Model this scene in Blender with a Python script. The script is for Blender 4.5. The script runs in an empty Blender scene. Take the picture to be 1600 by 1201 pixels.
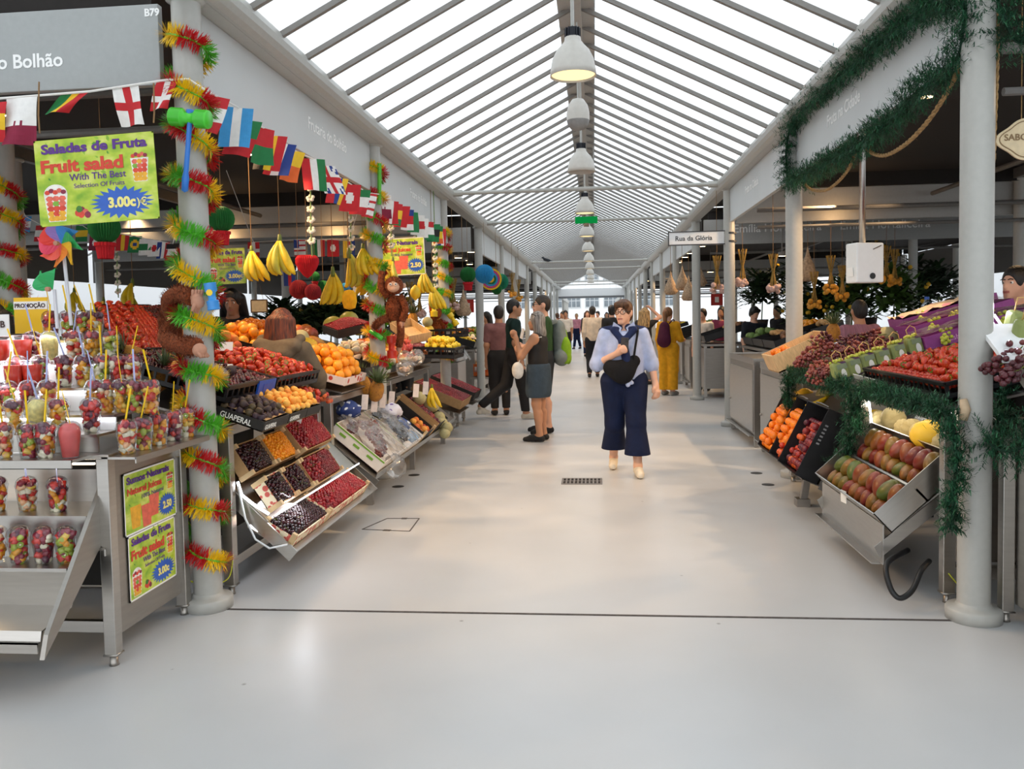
import bpy, math, random
import numpy as np
from mathutils import Vector, Matrix, Euler
random.seed(7); RNG = np.random.default_rng(7)
SC = bpy.context.scene; COL = SC.collection
PI = math.pi
# ---------------------------------------------------------------- camera
F_PX, YAW, PITCH, ROLL, CY, EYE = 1294.18, 0.0992, 0.05, 0.0198, 563.33, 1.5
_r = Vector((math.cos(YAW), math.sin(YAW), 0)); _f = Vector((-math.sin(YAW), math.cos(YAW), 0)); _u = Vector((0, 0, 1))
_d = _f*math.cos(PITCH) - _u*math.sin(PITCH); _v = _f*math.sin(PITCH) + _u*math.cos(PITCH)
RIGHT = _r*math.cos(ROLL) - _v*math.sin(ROLL); UP = _r*math.sin(ROLL) + _v*math.cos(ROLL); FWD = _d
cam_data = bpy.data.cameras.new('camera'); cam = bpy.data.objects.new('camera', cam_data); COL.objects.link(cam)
cam_data.sensor_width = 36; cam_data.lens = F_PX/1600*36; cam_data.shift_y = -(600.5-CY)/1600
cam_data.clip_start = 0.05; cam_data.clip_end = 300
M = Matrix((RIGHT, UP, -FWD)).transposed().to_4x4(); M.translation = (0, 0, EYE); cam.matrix_world = M
SC.camera = cam
# ---------------------------------------------------------------- exposure, sky, sun
SC.view_settings.view_transform = 'Standard'; SC.view_settings.look = 'None'
SC.view_settings.gamma = 1; SC.view_settings.use_curve_mapping = False
SC.view_settings.exposure = 0.42
W = bpy.data.worlds.new('overcast_sky'); SC.world = W; W.use_nodes = True
W.node_tree.nodes['Background'].inputs[0].default_value = (0.93, 0.965, 1.0, 1)
W.node_tree.nodes['Background'].inputs[1].default_value = 1.45

def ray_px(u, v): return RIGHT*((u-800)/F_PX) - UP*((v-CY)/F_PX) + FWD
def at(u, v, Y):                      # the point at distance Y down the aisle seen at (u, v)
    w = ray_px(u, v); t = Y/w.y; return Vector((w.x*t, Y, EYE+w.z*t))
def atx(u, v, X):
    w = ray_px(u, v); t = X/w.x; return Vector((X, w.y*t, EYE+w.z*t))

def srgb(h):
    if not isinstance(h, str): return tuple(h)[:3]
    h = h.lstrip('#'); c = [int(h[i:i+2], 16)/255 for i in (0, 2, 4)]
    return tuple(x/12.92 if x <= .04045 else ((x+.055)/1.055)**2.4 for x in c)
# ---------------------------------------------------------------- materials
MATS = {}
def _new(name):
    m = bpy.data.materials.new(name); m.use_nodes = True
    return m, m.node_tree, m.node_tree.nodes['Principled BSDF']
def mat(name, col, rough=.6, metal=0., var=0.06, scale=30., spec=.5, bump=0., bscale=80., emit=0., trans=0., coat=0., sheen=0., stretch=None):
    if name in MATS: return MATS[name]
    m, nt, b = _new(name); N = nt.nodes; L = nt.links
    c = srgb(col); b.inputs['Roughness'].default_value = rough; b.inputs['Metallic'].default_value = metal
    b.inputs['Specular IOR Level'].default_value = spec
    if coat: b.inputs['Coat Weight'].default_value = coat; b.inputs['Coat Roughness'].default_value = .12
    if sheen: b.inputs['Sheen Weight'].default_value = sheen
    if trans: b.inputs['Transmission Weight'].default_value = trans
    tc = N.new('ShaderNodeTexCoord'); src = tc.outputs['Object']
    if stretch:
        mp = N.new('ShaderNodeMapping'); mp.inputs['Scale'].default_value = stretch; L.new(src, mp.inputs[0]); src = mp.outputs[0]
    if var:
        n = N.new('ShaderNodeTexNoise'); n.inputs['Scale'].default_value = scale; n.inputs['Detail'].default_value = 2
        L.new(src, n.inputs['Vector'])
        r = N.new('ShaderNodeValToRGB'); r.color_ramp.elements[0].position = .3; r.color_ramp.elements[1].position = .7
        r.color_ramp.elements[0].color = tuple(max(0, x*(1-var*2)) for x in c)+(1,)
        r.color_ramp.elements[1].color = tuple(min(1, x*(1+var)) for x in c)+(1,)
        L.new(n.outputs['Fac'], r.inputs[0]); L.new(r.outputs[0], b.inputs['Base Color'])
    else: b.inputs['Base Color'].default_value = c+(1,)
    if bump:
        n2 = N.new('ShaderNodeTexNoise'); n2.inputs['Scale'].default_value = bscale; L.new(src, n2.inputs['Vector'])
        bp = N.new('ShaderNodeBump'); bp.inputs['Strength'].default_value = bump; bp.inputs['Distance'].default_value = .01
        L.new(n2.outputs['Fac'], bp.inputs['Height']); L.new(bp.outputs[0], b.inputs['Normal'])
    if emit:
        b.inputs['Emission Color'].default_value = c+(1,); b.inputs['Emission Strength'].default_value = emit
    MATS[name] = m; return m
def fruit(name, cols, rough=.4, scale=12., spots=None, spot_scale=60, coat=0., bump=0., bscale=150, mix=.55, axis=False):
    """skin with a per-fruit tone and a soft mottling between the given colours"""
    if name in MATS: return MATS[name]
    m, nt, b = _new(name); N = nt.nodes; L = nt.links
    b.inputs['Roughness'].default_value = rough
    if coat: b.inputs['Coat Weight'].default_value = coat; b.inputs['Coat Roughness'].default_value = .15
    oi = N.new('ShaderNodeObjectInfo'); tc = N.new('ShaderNodeTexCoord')
    n = N.new('ShaderNodeTexNoise'); n.inputs['Scale'].default_value = scale; n.inputs['Detail'].default_value = 2
    va = N.new('ShaderNodeVectorMath'); va.operation = 'ADD'; vm = N.new('ShaderNodeVectorMath'); vm.operation = 'SCALE'
    vm.inputs[0].default_value = (13, 7, 5); L.new(oi.outputs['Random'], vm.inputs['Scale'])
    L.new(tc.outputs['Object'], va.inputs[0]); L.new(vm.outputs[0], va.inputs[1]); L.new(va.outputs[0], n.inputs['Vector'])
    ma = N.new('ShaderNodeMath'); ma.operation = 'MULTIPLY_ADD'; ma.inputs[1].default_value = mix*2.2; ma.inputs[2].default_value = -mix*1.1+.5*mix
    L.new(n.outputs['Fac'], ma.inputs[0])
    mb = N.new('ShaderNodeMath'); mb.operation = 'MULTIPLY_ADD'; mb.inputs[1].default_value = 1-mix*.5
    L.new(oi.outputs['Random'], mb.inputs[0]); L.new(ma.outputs[0], mb.inputs[2])
    r = N.new('ShaderNodeValToRGB'); cr = r.color_ramp
    k = len(cols)
    while len(cr.elements) < k: cr.elements.new(.5)
    for i, c in enumerate(cols): cr.elements[i].position = i/(k-1); cr.elements[i].color = srgb(c)+(1,)
    L.new(mb.outputs[0], r.inputs[0]); out = r.outputs[0]
    if spots:
        v = N.new('ShaderNodeTexVoronoi'); v.inputs['Scale'].default_value = spot_scale; L.new(va.outputs[0], v.inputs['Vector'])
        r2 = N.new('ShaderNodeValToRGB'); r2.color_ramp.elements[0].position = .12; r2.color_ramp.elements[1].position = .25
        r2.color_ramp.elements[0].color = (1, 1, 1, 1); r2.color_ramp.elements[1].color = (0, 0, 0, 1)
        L.new(v.outputs['Distance'], r2.inputs[0])
        mx = N.new('ShaderNodeMix'); mx.data_type = 'RGBA'; L.new(r2.outputs[0], mx.inputs[0]); L.new(out, mx.inputs[6]); mx.inputs[7].default_value = srgb(spots)+(1,)
        out = mx.outputs[2]
    L.new(out, b.inputs['Base Color'])
    if bump:
        n2 = N.new('ShaderNodeTexNoise'); n2.inputs['Scale'].default_value = bscale; L.new(tc.outputs['Object'], n2.inputs['Vector'])
        bp = N.new('ShaderNodeBump'); bp.inputs['Strength'].default_value = bump; bp.inputs['Distance'].default_value = .004
        L.new(n2.outputs['Fac'], bp.inputs['Height']); L.new(bp.outputs[0], b.inputs['Normal'])
    MATS[name] = m; return m
def clear(name, tint='#ffffff', gloss=.12, rough=.05, haze=0.):
    """thin clear plastic: see-through with a fresnel sheen and, for film, some milky scatter"""
    if name in MATS: return MATS[name]
    m, nt, b = _new(name); N = nt.nodes; L = nt.links; N.remove(b); o = N['Material Output']
    t = N.new('ShaderNodeBsdfTransparent'); t.inputs[0].default_value = srgb(tint)+(1,)
    g = N.new('ShaderNodeBsdfGlossy'); g.inputs['Roughness'].default_value = rough
    lw = N.new('ShaderNodeLayerWeight'); lw.inputs[0].default_value = .25
    mu = N.new('ShaderNodeMath'); mu.operation = 'MULTIPLY_ADD'; mu.inputs[1].default_value = .55; mu.inputs[2].default_value = gloss*.4; mu.use_clamp = True
    L.new(lw.outputs['Fresnel'], mu.inputs[0])
    mx = N.new('ShaderNodeMixShader'); L.new(mu.outputs[0], mx.inputs[0]); L.new(t.outputs[0], mx.inputs[1]); L.new(g.outputs[0], mx.inputs[2]); out = mx.outputs[0]
    if haze:
        d = N.new('ShaderNodeBsdfDiffuse'); tr = N.new('ShaderNodeBsdfTranslucent'); ad = N.new('ShaderNodeMixShader'); ad.inputs[0].default_value = .4
        L.new(d.outputs[0], ad.inputs[1]); L.new(tr.outputs[0], ad.inputs[2])
        n = N.new('ShaderNodeTexNoise'); n.inputs['Scale'].default_value = 9; n.inputs['Detail'].default_value = 4
        r = N.new('ShaderNodeValToRGB'); r.color_ramp.elements[0].position = .45; r.color_ramp.elements[1].position = .62
        r.color_ramp.elements[0].color = (haze*.35,)*3+(1,); r.color_ramp.elements[1].color = (min(1, haze*1.5),)*3+(1,)
        tc = N.new('ShaderNodeTexCoord'); L.new(tc.outputs['Object'], n.inputs['Vector']); L.new(n.outputs['Fac'], r.inputs[0])
        m2 = N.new('ShaderNodeMixShader'); L.new(r.outputs[0], m2.inputs[0]); L.new(out, m2.inputs[1]); L.new(ad.outputs[0], m2.inputs[2]); out = m2.outputs[0]
    L.new(out, o.inputs[0]); MATS[name] = m; return m
def glow(name, col, strength):
    if name in MATS: return MATS[name]
    m, nt, b = _new(name); nt.nodes.remove(b)
    e = nt.nodes.new('ShaderNodeEmission'); e.inputs[0].default_value = srgb(col)+(1,); e.inputs[1].default_value = strength
    nt.links.new(e.outputs[0], nt.nodes['Material Output'].inputs[0]); MATS[name] = m; return m
# ---------------------------------------------------------------- mesh building
def orth(d):
    d = Vector(d).normalized(); a = Vector((0, 0, 1)) if abs(d.z) < .9 else Vector((1, 0, 0))
    x = d.cross(a).normalized(); return x, d.cross(x).normalized(), d
class MB:
    def __init__(s): s.v = []; s.f = []; s.m = []
    def add(s, vs, fs, mi=0):
        b = len(s.v); s.v.extend([tuple(x) for x in vs]); s.f.extend([tuple(i+b for i in f) for f in fs]); s.m.extend([mi]*len(fs)); return s
    def quad(s, a, b, c, d, mi=0): return s.add((a, b, c, d), ((0, 1, 2, 3),), mi)
    def hexa(s, p, mi=0):            # 8 corners: bottom ring of 4 then top ring of 4
        return s.add(p, ((3, 2, 1, 0), (4, 5, 6, 7), (0, 1, 5, 4), (1, 2, 6, 5), (2, 3, 7, 6), (3, 0, 4, 7)), mi)
    def box(s, c, d, mi=0, R=None):
        x, y, z = d[0]/2, d[1]/2, d[2]/2; c = Vector(c)
        p = [Vector(q) for q in ((-x, -y, -z), (x, -y, -z), (x, y, -z), (-x, y, -z), (-x, -y, z), (x, -y, z), (x, y, z), (-x, y, z))]
        if R is not None: p = [R @ q for q in p]
        return s.hexa([q+c for q in p], mi)
    def slab(s, a, b, c, d, t, mi=0):  # four corners of a face, thickened along its normal by t
        a, b, c, d = map(Vector, (a, b, c, d)); n = (b-a).cross(d-a).normalized()*t
        return s.hexa([a, b, c, d, a+n, b+n, c+n, d+n], mi)
    def bar(s, p, q, w, h=None, mi=0, up=(0, 0, 1)):
        p, q = Vector(p), Vector(q); h = h or w; d = (q-p).normalized(); up = Vector(up)
        if abs(d.dot(up)) > .98: up = Vector((0, 1, 0))
        x = d.cross(up).normalized()*w/2; y = x.normalized().cross(d)*h/2
        return s.hexa([p-x-y, p+x-y, p+x+y, p-x+y, q-x-y, q+x-y, q+x+y, q-x+y], mi)
    def tube(s, path, r, n=8, mi=0, caps=True, closed=False):
        path = [Vector(p) for p in path]; k = len(path); rs = r if hasattr(r, '__len__') else [r]*k
        b = len(s.v); px = None
        for i, p in enumerate(path):
            d = (path[(i+1) % k if closed else min(i+1, k-1)] - path[(i-1) % k if closed else max(i-1, 0)])
            if d.length < 1e-9: d = Vector((0, 0, 1))
            d.normalize()
            if px is None: x, y, _ = orth(d)
            else:
                x = px - d*px.dot(d)
                if x.length < 1e-6: x, y, _ = orth(d)
                x.normalize(); y = d.cross(x)
            px = x
            for j in range(n):
                a = 2*PI*j/n; s.v.append(tuple(p + (x*math.cos(a)+y*math.sin(a))*rs[i]))
        for i in range(k if closed else k-1):
            i2 = (i+1) % k
            for j in range(n):
                s.f.append((b+i*n+j, b+i*n+(j+1) % n, b+i2*n+(j+1) % n, b+i2*n+j)); s.m.append(mi)
        if caps and not closed:
            s.f.append(tuple(b+j for j in reversed(range(n)))); s.f.append(tuple(b+(k-1)*n+j for j in range(n))); s.m += [mi, mi]
        return s
    def lathe(s, prof, n=16, mi=0, M=None, lobes=0, depth=0., caps=False):
        b = len(s.v); k = len(prof)
        for r, z in prof:
            for j in range(n):
                a = 2*PI*j/n; rr = r*(1-depth*(abs(math.cos(a*lobes/2))**6)) if lobes else r
                q = Vector((rr*math.cos(a), rr*math.sin(a), z)); s.v.append(tuple(M @ q if M is not None else q))
        for i in range(k-1):
            for j in range(n): s.f.append((b+i*n+j, b+i*n+(j+1) % n, b+(i+1)*n+(j+1) % n, b+(i+1)*n+j)); s.m.append(mi)
        if caps:
            s.f.append(tuple(b+j for j in reversed(range(n)))); s.f.append(tuple(b+(k-1)*n+j for j in range(n))); s.m += [mi, mi]
        return s
    def ball(s, c, r, n=12, k=8, mi=0, R=None):
        r = r if hasattr(r, '__len__') else (r, r, r)
        Mx = Matrix.Translation(Vector(c)) @ (R.to_4x4() if R is not None else Matrix()) @ Matrix.Diagonal((r[0], r[1], r[2], 1))
        return s.lathe([(math.sin(PI*i/k), -math.cos(PI*i/k)) for i in range(k+1)], n, mi, Mx)
    def blade(s, p, d, l, w, mi=0, side=None):  # a thin leaf: a pointed strip
        p, d = Vector(p), Vector(d).normalized(); x = (orth(d)[0] if side is None else Vector(side).normalized())*w/2
        return s.add((p-x, p+x, p+d*l*.75+x*.8, p+d*l, p+d*l*.75-x*.8), ((0, 1, 2, 3, 4),), mi)
    def disc(s, c, nrm, r, n=16, mi=0, ry=None):
        x, y, _ = orth(nrm); c = Vector(c); ry = ry or r
        return s.add([c+x*r*math.cos(2*PI*j/n)+y*ry*math.sin(2*PI*j/n) for j in range(n)], (tuple(range(n)),), mi)
    def xf(s, M): s.v = [tuple(M @ Vector(p)) for p in s.v]; return s
    def mesh(s, name, mats, smooth=False):
        me = bpy.data.meshes.new(name); me.from_pydata(s.v, [], s.f)
        for m in (mats if isinstance(mats, (list, tuple)) else [mats]): me.materials.append(m)
        me.polygons.foreach_set('material_index', s.m)
        me.polygons.foreach_set('use_smooth', [bool(smooth)]*len(s.f)); me.update()
        return me
def link(name, me, parent=None, loc=None, rot=None):
    o = bpy.data.objects.new(name, me); COL.objects.link(o)
    if parent is not None: o.parent = parent
    if loc is not None: o.location = loc
    if rot is not None: o.rotation_euler = rot
    return o
def obj(name, mb, mats, parent=None, smooth=False, loc=None, rot=None, bevel=0):
    o = link(name, mb.mesh(name, mats, smooth), parent, loc, rot)
    if bevel:
        b = o.modifiers.new('edge', 'BEVEL'); b.width = bevel; b.segments = 2; b.limit_method = 'ANGLE'; b.angle_limit = .7
    return o
def tag(o, label, cat, group=None, kind=None):
    o['label'] = label; o['category'] = cat
    if group: o['group'] = group
    if kind: o['kind'] = kind
    return o
def thing(name, label, cat, loc=(0, 0, 0), rot=(0, 0, 0), group=None):
    o = bpy.data.objects.new(name, None); COL.objects.link(o); o.empty_display_size = .05
    o.location = loc; o.rotation_euler = rot if hasattr(rot, '__len__') else (0, 0, rot); return tag(o, label, cat, group)
def struct(name, mb, mats, smooth=False, **k):
    o = obj(name, mb, mats, None, smooth, **k); o['kind'] = 'structure'; return o
def dup(root, loc=None, rot=None, scale=None, label=None, group=None):
    r = root.copy(); COL.objects.link(r)
    if loc is not None: r.location = loc
    if rot is not None: r.rotation_euler = rot if hasattr(rot, '__len__') else (0, 0, rot)
    if scale is not None: r.scale = scale if hasattr(scale, '__len__') else (scale,)*3
    if label: r['label'] = label
    if group: r['group'] = group
    for ch in list(root.children):
        c = ch.copy(); COL.objects.link(c); c.parent = r
        for g in list(ch.children):
            e = g.copy(); COL.objects.link(e); e.parent = c
    return r
def text(name, s, size, mt, parent, loc, rot, bold=0., extrude=.0008, align='LEFT', sx=1.):
    cu = bpy.data.curves.new(name, 'FONT'); cu.body = s; cu.size = size; cu.offset = bold; cu.extrude = extrude
    cu.align_x = align; cu.align_y = 'BOTTOM_BASELINE'; cu.resolution_u = 3; cu.materials.append(mt)
    t = bpy.data.objects.new(name, cu); me = bpy.data.meshes.new_from_object(t); bpy.data.objects.remove(t); me.name = name
    if not me.materials: me.materials.append(mt)
    o = link(name, me, parent, loc, rot); o.scale = (sx, 1, 1); return o
def frame(o, x, y):                    # rotation whose local X, Y run along x, y
    x = Vector(x).normalized(); z = x.cross(Vector(y)).normalized(); y = z.cross(x)
    o.rotation_euler = Matrix((x, y, z)).transposed().to_euler(); return o
def rrot(): return (random.uniform(0, 6.28), random.uniform(0, 6.28), random.uniform(0, 6.28))
def lerp(a, b, t): return a+(b-a)*t
# ---------------------------------------------------------------- lights of the place
def lamp(name, kind, loc, energy, col, target=None, size=.2, spot=60, blend=.4):
    l = bpy.data.lights.new(name, kind); l.energy = energy; l.color = srgb(col)
    if kind == 'SPOT': l.spot_size = math.radians(spot); l.spot_blend = blend; l.shadow_soft_size = size
    elif kind == 'AREA': l.size = size
    else: l.shadow_soft_size = size
    o = bpy.data.objects.new(name, l); COL.objects.link(o); o.location = loc
    if target is not None: o.rotation_euler = (Vector(target)-Vector(loc)).to_track_quat('-Z', 'Y').to_euler()
    return o
WARM = '#ffd3a0'
for Y in (6.3, 8.4, 10.4, 16.5, 20.5, 24.5, 31, 36):
    lamp('stall_spot', 'SPOT', (-3.3, Y, 3.05), 125, WARM, (-.4, Y+.3, 0), .04, 75, .3)
    lamp('stall_spot', 'SPOT', (3.1, Y+.6, 3.05), 125, WARM, (.1, Y+.5, 0), .04, 75, .3)
for Y in (5.4, 8.2, 10.6, 17, 22, 31):
    for s in (-1, 1):
        lamp('stall_downlight', 'SPOT', (s*4.0, Y, 3.1), 45, WARM, (s*2.7, Y, .9), .06, 110, .5)
        lamp('stall_downlight', 'SPOT', (s*6.6, Y+.8, 3.1), 35, WARM, (s*6.3, Y+.8, .9), .06, 110, .5)
# ---------------------------------------------------------------- setting
BAY = 3.608; Y0 = 4.163; XL, XR = -2.064, 1.818; GL, GR = -1.912, 1.691; XC = -.11
def bayY(i): return Y0+BAY*i
m_steel_paint = mat('pale_grey_paint', '#b4b3ad', .35, var=.02)
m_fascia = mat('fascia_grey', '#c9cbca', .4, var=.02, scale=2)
m_rafter = mat('rafter_grey', '#85817c', .45, var=.02)
m_dark = mat('dark_soffit', '#1f1a17', .85, var=.05)  # near-black base colour stands in for the unlit undersides
m_joist = mat('joist_grey', '#6d6a66', .6, var=.05)
m_white = mat('white_render', '#f1f2f2', .7, var=.01)
m_black = mat('black_plastic', '#141415', .45, var=.05)
m_steel = mat('brushed_steel', '#bcb8b2', .3, 1., var=.025, scale=6, stretch=(1, 1, 12))
m_steel2 = mat('dull_steel', '#aaa59e', .4, 1., var=.03, scale=5, stretch=(1, 1, 9))
# floor: pale poured resin, faintly clouded
def floor_mat():
    m, nt, b = _new('resin_floor'); N = nt.nodes; L = nt.links
    tc = N.new('ShaderNodeTexCoord')
    n = N.new('ShaderNodeTexNoise'); n.inputs['Scale'].default_value = .55; n.inputs['Detail'].default_value = 6; L.new(tc.outputs['Object'], n.inputs['Vector'])
    r = N.new('ShaderNodeValToRGB'); r.color_ramp.elements[0].position = .3; r.color_ramp.elements[1].position = .72
    r.color_ramp.elements[0].color = srgb('#bcbdbd')+(1,); r.color_ramp.elements[1].color = srgb('#cdcecf')+(1,)
    L.new(n.outputs['Fac'], r.inputs[0])
    v = N.new('ShaderNodeTexVoronoi'); v.inputs['Scale'].default_value = 2.3; L.new(tc.outputs['Object'], v.inputs['Vector'])
    r2 = N.new('ShaderNodeValToRGB'); r2.color_ramp.elements[0].position = .012; r2.color_ramp.elements[1].position = .03
    r2.color_ramp.elements[0].color = (.35, .34, .33, 1); r2.color_ramp.elements[1].color = (1, 1, 1, 1); L.new(v.outputs['Distance'], r2.inputs[0])
    mx = N.new('ShaderNodeMix'); mx.data_type = 'RGBA'; mx.blend_type = 'MULTIPLY'; mx.inputs[0].default_value = .8
    L.new(r.outputs[0], mx.inputs[6]); L.new(r2.outputs[0], mx.inputs[7]); L.new(mx.outputs[2], b.inputs['Base Color'])
    n2 = N.new('ShaderNodeTexNoise'); n2.inputs['Scale'].default_value = 3; n2.inputs['Detail'].default_value = 5; L.new(tc.outputs['Object'], n2.inputs['Vector'])
    r3 = N.new('ShaderNodeMapRange'); r3.inputs[3].default_value = .24; r3.inputs[4].default_value = .42; L.new(n2.outputs['Fac'], r3.inputs[0]); L.new(r3.outputs[0], b.inputs['Roughness'])
    b.inputs['Specular IOR Level'].default_value = .45
    return m
struct('floor', MB().box((0, 30, -.1), (44, 90, .2)), floor_mat())
mb = MB()
mb.box((-.12, 4.135, .0015), (3.7, .012, .003)); mb.box((-.12, 4.125, .001), (3.7, .004, .0024))
struct('trim_1', mb, mat('joint_dark', '#56504c', .8, var=.2))
# roof glass
def glass_mat():
    m, nt, b = _new('roof_glass'); N = nt.nodes; L = nt.links; N.remove(b)
    t = N.new('ShaderNodeBsdfTransparent'); t.inputs[0].default_value = (.97, .99, 1, 1)
    d = N.new('ShaderNodeBsdfTranslucent'); d.inputs[0].default_value = (.8, .82, .83, 1)
    g = N.new('ShaderNodeBsdfGlossy'); g.inputs['Roughness'].default_value = .08
    tc = N.new('ShaderNodeTexCoord'); mp = N.new('ShaderNodeMapping'); mp.inputs['Scale'].default_value = (.9, 26, .9); L.new(tc.outputs['Object'], mp.inputs[0])
    n = N.new('ShaderNodeTexNoise'); n.inputs['Scale'].default_value = 1.1; n.inputs['Detail'].default_value = 3; L.new(mp.outputs[0], n.inputs['Vector'])
    r = N.new('ShaderNodeMapRange'); r.inputs[1].default_value = .4; r.inputs[2].default_value = .68; r.inputs[3].default_value = .25; r.inputs[4].default_value = .97; L.new(n.outputs['Fac'], r.inputs[0])
    mx = N.new('ShaderNodeMixShader'); L.new(r.outputs[0], mx.inputs[0]); L.new(t.outputs[0], mx.inputs[1]); L.new(d.outputs[0], mx.inputs[2])
    m2 = N.new('ShaderNodeMixShader'); m2.inputs[0].default_value = .04; L.new(mx.outputs[0], m2.inputs[1]); L.new(g.outputs[0], m2.inputs[2])
    L.new(m2.outputs[0], N['Material Output'].inputs[0]); return m
m_glass = glass_mat()
def glazed_roof(nm, xl, xr, y0, y1, ze, zr, step=BAY/8, w=.036, h=.034):
    xc = (xl+xr)/2; g = MB(); r = MB(); k = MB()
    for xa in (xl, xr):
        g.slab((xa, y0, ze+.05), (xc, y0, zr+.05), (xc, y1, zr+.05), (xa, y1, ze+.05), .008)
        y = Y0-math.floor((Y0-y0)/step)*step
        while y <= y1: r.bar((xa, y, ze), (xc, y, zr), w, h); y += step
    k.box((xc, (y0+y1)/2, zr-.05), (.085, y1-y0, .13))
    for s in (-1, 1): k.bar((xc+s*.1, y0, zr-.02), (xc+s*.1, y1, zr-.02), .12, .03)
    struct(nm+'_glass', g, m_glass); struct(nm+'_rafters', r, m_rafter); struct(nm+'_ridge_beam', k, mat('ridge_grey', '#a9a6a1', .45, var=.02))
glazed_roof('roof', GL, GR, -4., 48.9, 3.28, 4.19)
glazed_roof('roof_side', -13.2, -9.6, 2., 36., 3.28, 4.19, BAY/4, .05)
glazed_roof('roof_side', 9.6, 13.2, 2., 36., 3.28, 4.19, BAY/4, .05)
for xg, s in ((GL, -1), (GR, 1)):       # eaves gutters
    mb = MB(); mb.tube([(xg+s*.055, -4, 3.25), (xg+s*.055, 48.9, 3.25)], .085, 14)
    mb.box((xg+s*.12, 22.5, 3.215), (.12, 53, .1)); struct('eaves_gutter_beam', mb, m_steel_paint, smooth=False)
for i in (2, 3, 6, 7, 10, 11):
    y = bayY(i); mb = MB().tube([(GL, y, 3.245), (GR, y, 3.245)], .028, 10)
    for xg, s in ((GL, 1), (GR, -1)): mb.tube([(xg, y, 3.245), (xg+s*.14, y, 3.245)], .045, 10)
    struct('tie_rod_beam', mb, m_steel_paint)
def pillar_mb():
    mb = MB(); mb.lathe([(.074, .05), (.074, 3.19)], 20); mb.lathe([(0, 0), (.125, 0), (.127, .05), (.12, .062), (.085, .064), (.074, .085)], 24)
    mb.lathe([(.074, 3.15), (.098, 3.16), (.098, 3.185), (0, 3.185)], 20); return mb
pm = pillar_mb().mesh('pillar', m_steel_paint, True)
PILLARS = {}
for i in range(0, 13):
    for x in (XL, XR):
        o = link('pillar', pm, None, (x, bayY(i), 0)); o['kind'] = 'structure'; PILLARS[(x, i)] = o
for i in (0, 1, 2, 3, 4, 5, 6, 7, 8, 9):
    for x in (-5.7, -9.35, 5.5, 9.2):
        if i == 0 and abs(x) < 6: continue
        o = link('pillar', pm, None, (x, bayY(i), 0)); o['kind'] = 'structure'
BLOCKS = [(0, 2), (3, 6), (7, 10), (11, 13)]
for a, b in BLOCKS:
    for s, x in ((-1, XL), (1, XR)):
        ya, yb = bayY(a), bayY(b); mb = MB(); xo = x+s*7.4
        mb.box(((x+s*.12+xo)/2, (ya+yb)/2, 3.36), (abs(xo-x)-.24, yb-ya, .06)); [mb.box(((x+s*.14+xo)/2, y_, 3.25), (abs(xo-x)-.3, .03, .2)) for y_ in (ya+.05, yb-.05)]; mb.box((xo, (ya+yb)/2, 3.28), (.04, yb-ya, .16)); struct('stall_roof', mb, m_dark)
        mb = MB()                       # lattice joists and pipes under the roof
        for q in (3.6,): mb.bar((x+s*q, ya, 3.24), (x+s*q, yb, 3.24), .07, .12)
        mb.tube([(x+s*2.6, ya, 3.03), (x+s*2.6, yb, 3.03)], .03, 8)
        for yy in (ya+.4, yb-.35): mb.tube([(x+s*.3, yy, 2.62), (xo, yy, 2.62)], .022, 8); mb.tube([(x+s*.3, yy, 2.84), (xo, yy, 2.84)], .03, 8)
        struct('stall_roof_joists', mb, m_joist)
def grp_panel(x0, y0, x1, y1, za=2.73, zb=3.165, t=.045, name='signboard', label='', m=None):
    """fascia board between two plan points; local X runs along it, local Z up"""
    a = Vector((x0, y0, 0)); b = Vector((x1, y1, 0)); L = (b-a).length; ang = math.atan2(b.y-a.y, b.x-a.x)
    o = obj(name, MB().box((L/2, t/2, (za+zb)/2), (L, t, zb-za)), m or m_fascia, None, loc=a, rot=(0, 0, ang), bevel=.004)
    return tag(o, label, 'sign', 'stall fascia boards')
m_letter = mat('white_letters', '#f6f6f4', .5, var=0)
def letter(o, s, x, z, size, m=None, y=-.002): return text('lettering', s, size, m or m_letter, o, (x, y, z), (PI/2, 0, 0), .002)
words = {('L', 0): ('Frutaria do Bolhão', 1.72, 'pale grey fascia board lettered Frutaria do Bolhão above the cherry rack'),
         ('L', 1): ('Frutaria do Bolhão', 1.5, 'pale grey fascia board with small lettering above the bagged grapes'),
         ('R', 0): ('Fruta na Cidade', .98, 'grey fascia board lettered Fruta na Cidade framed by green garland'),
         ('R', 1): ('Fruta na Cidade', 1.1, 'grey fascia board between green garland and street name sign')}
NTH = ['', '', '', 'first', 'second', 'third', '', 'fourth', 'fifth', 'sixth', '', 'seventh', 'eighth']
for a, b in BLOCKS:
    for i in range(a, b):
        for side, x in (('L', XL), ('R', XR)):
            w = words.get((side, i))
            if i >= 11: continue
            ya, yb = bayY(i)+.09, bayY(i+1)-.09
            hand = 'above the packed left-hand stalls' if side == 'L' else 'above the right-hand stalls'
            lab = w[2] if w else 'pale grey fascia board past the cross aisle, %s %s' % (NTH[i], hand)
            o = grp_panel(x, ya, x, yb, label=lab) if side == 'L' else grp_panel(x, yb, x, ya, label=lab)
            if w: letter(o, w[0], w[1], 2.93, .125)
o = grp_panel(-7.4, Y0-.03, -2.2, Y0-.03, 2.74, 3.15, label='grey fascia board lettered do Bolhão, numbered B79, facing the viewer', m=mat('fascia_grey_shaded', '#a3a6a5', .45, var=.02)); o.name = 'signboard'  # same fascia paint, its colour darkened for the weaker light on this face
p0 = at(-120, 112, Y0-.035); text('lettering', 'Frutaria do Bolhão', .1, m_letter, o, (at(98, 98, Y0-.035).x+7.4, -.002, 2.862), (PI/2, 0, 0), .002, align='RIGHT')
letter(o, 'B79', at(225, 25, Y0-.035).x+7.4, at(225, 25, Y0-.035).z, .052)
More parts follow.
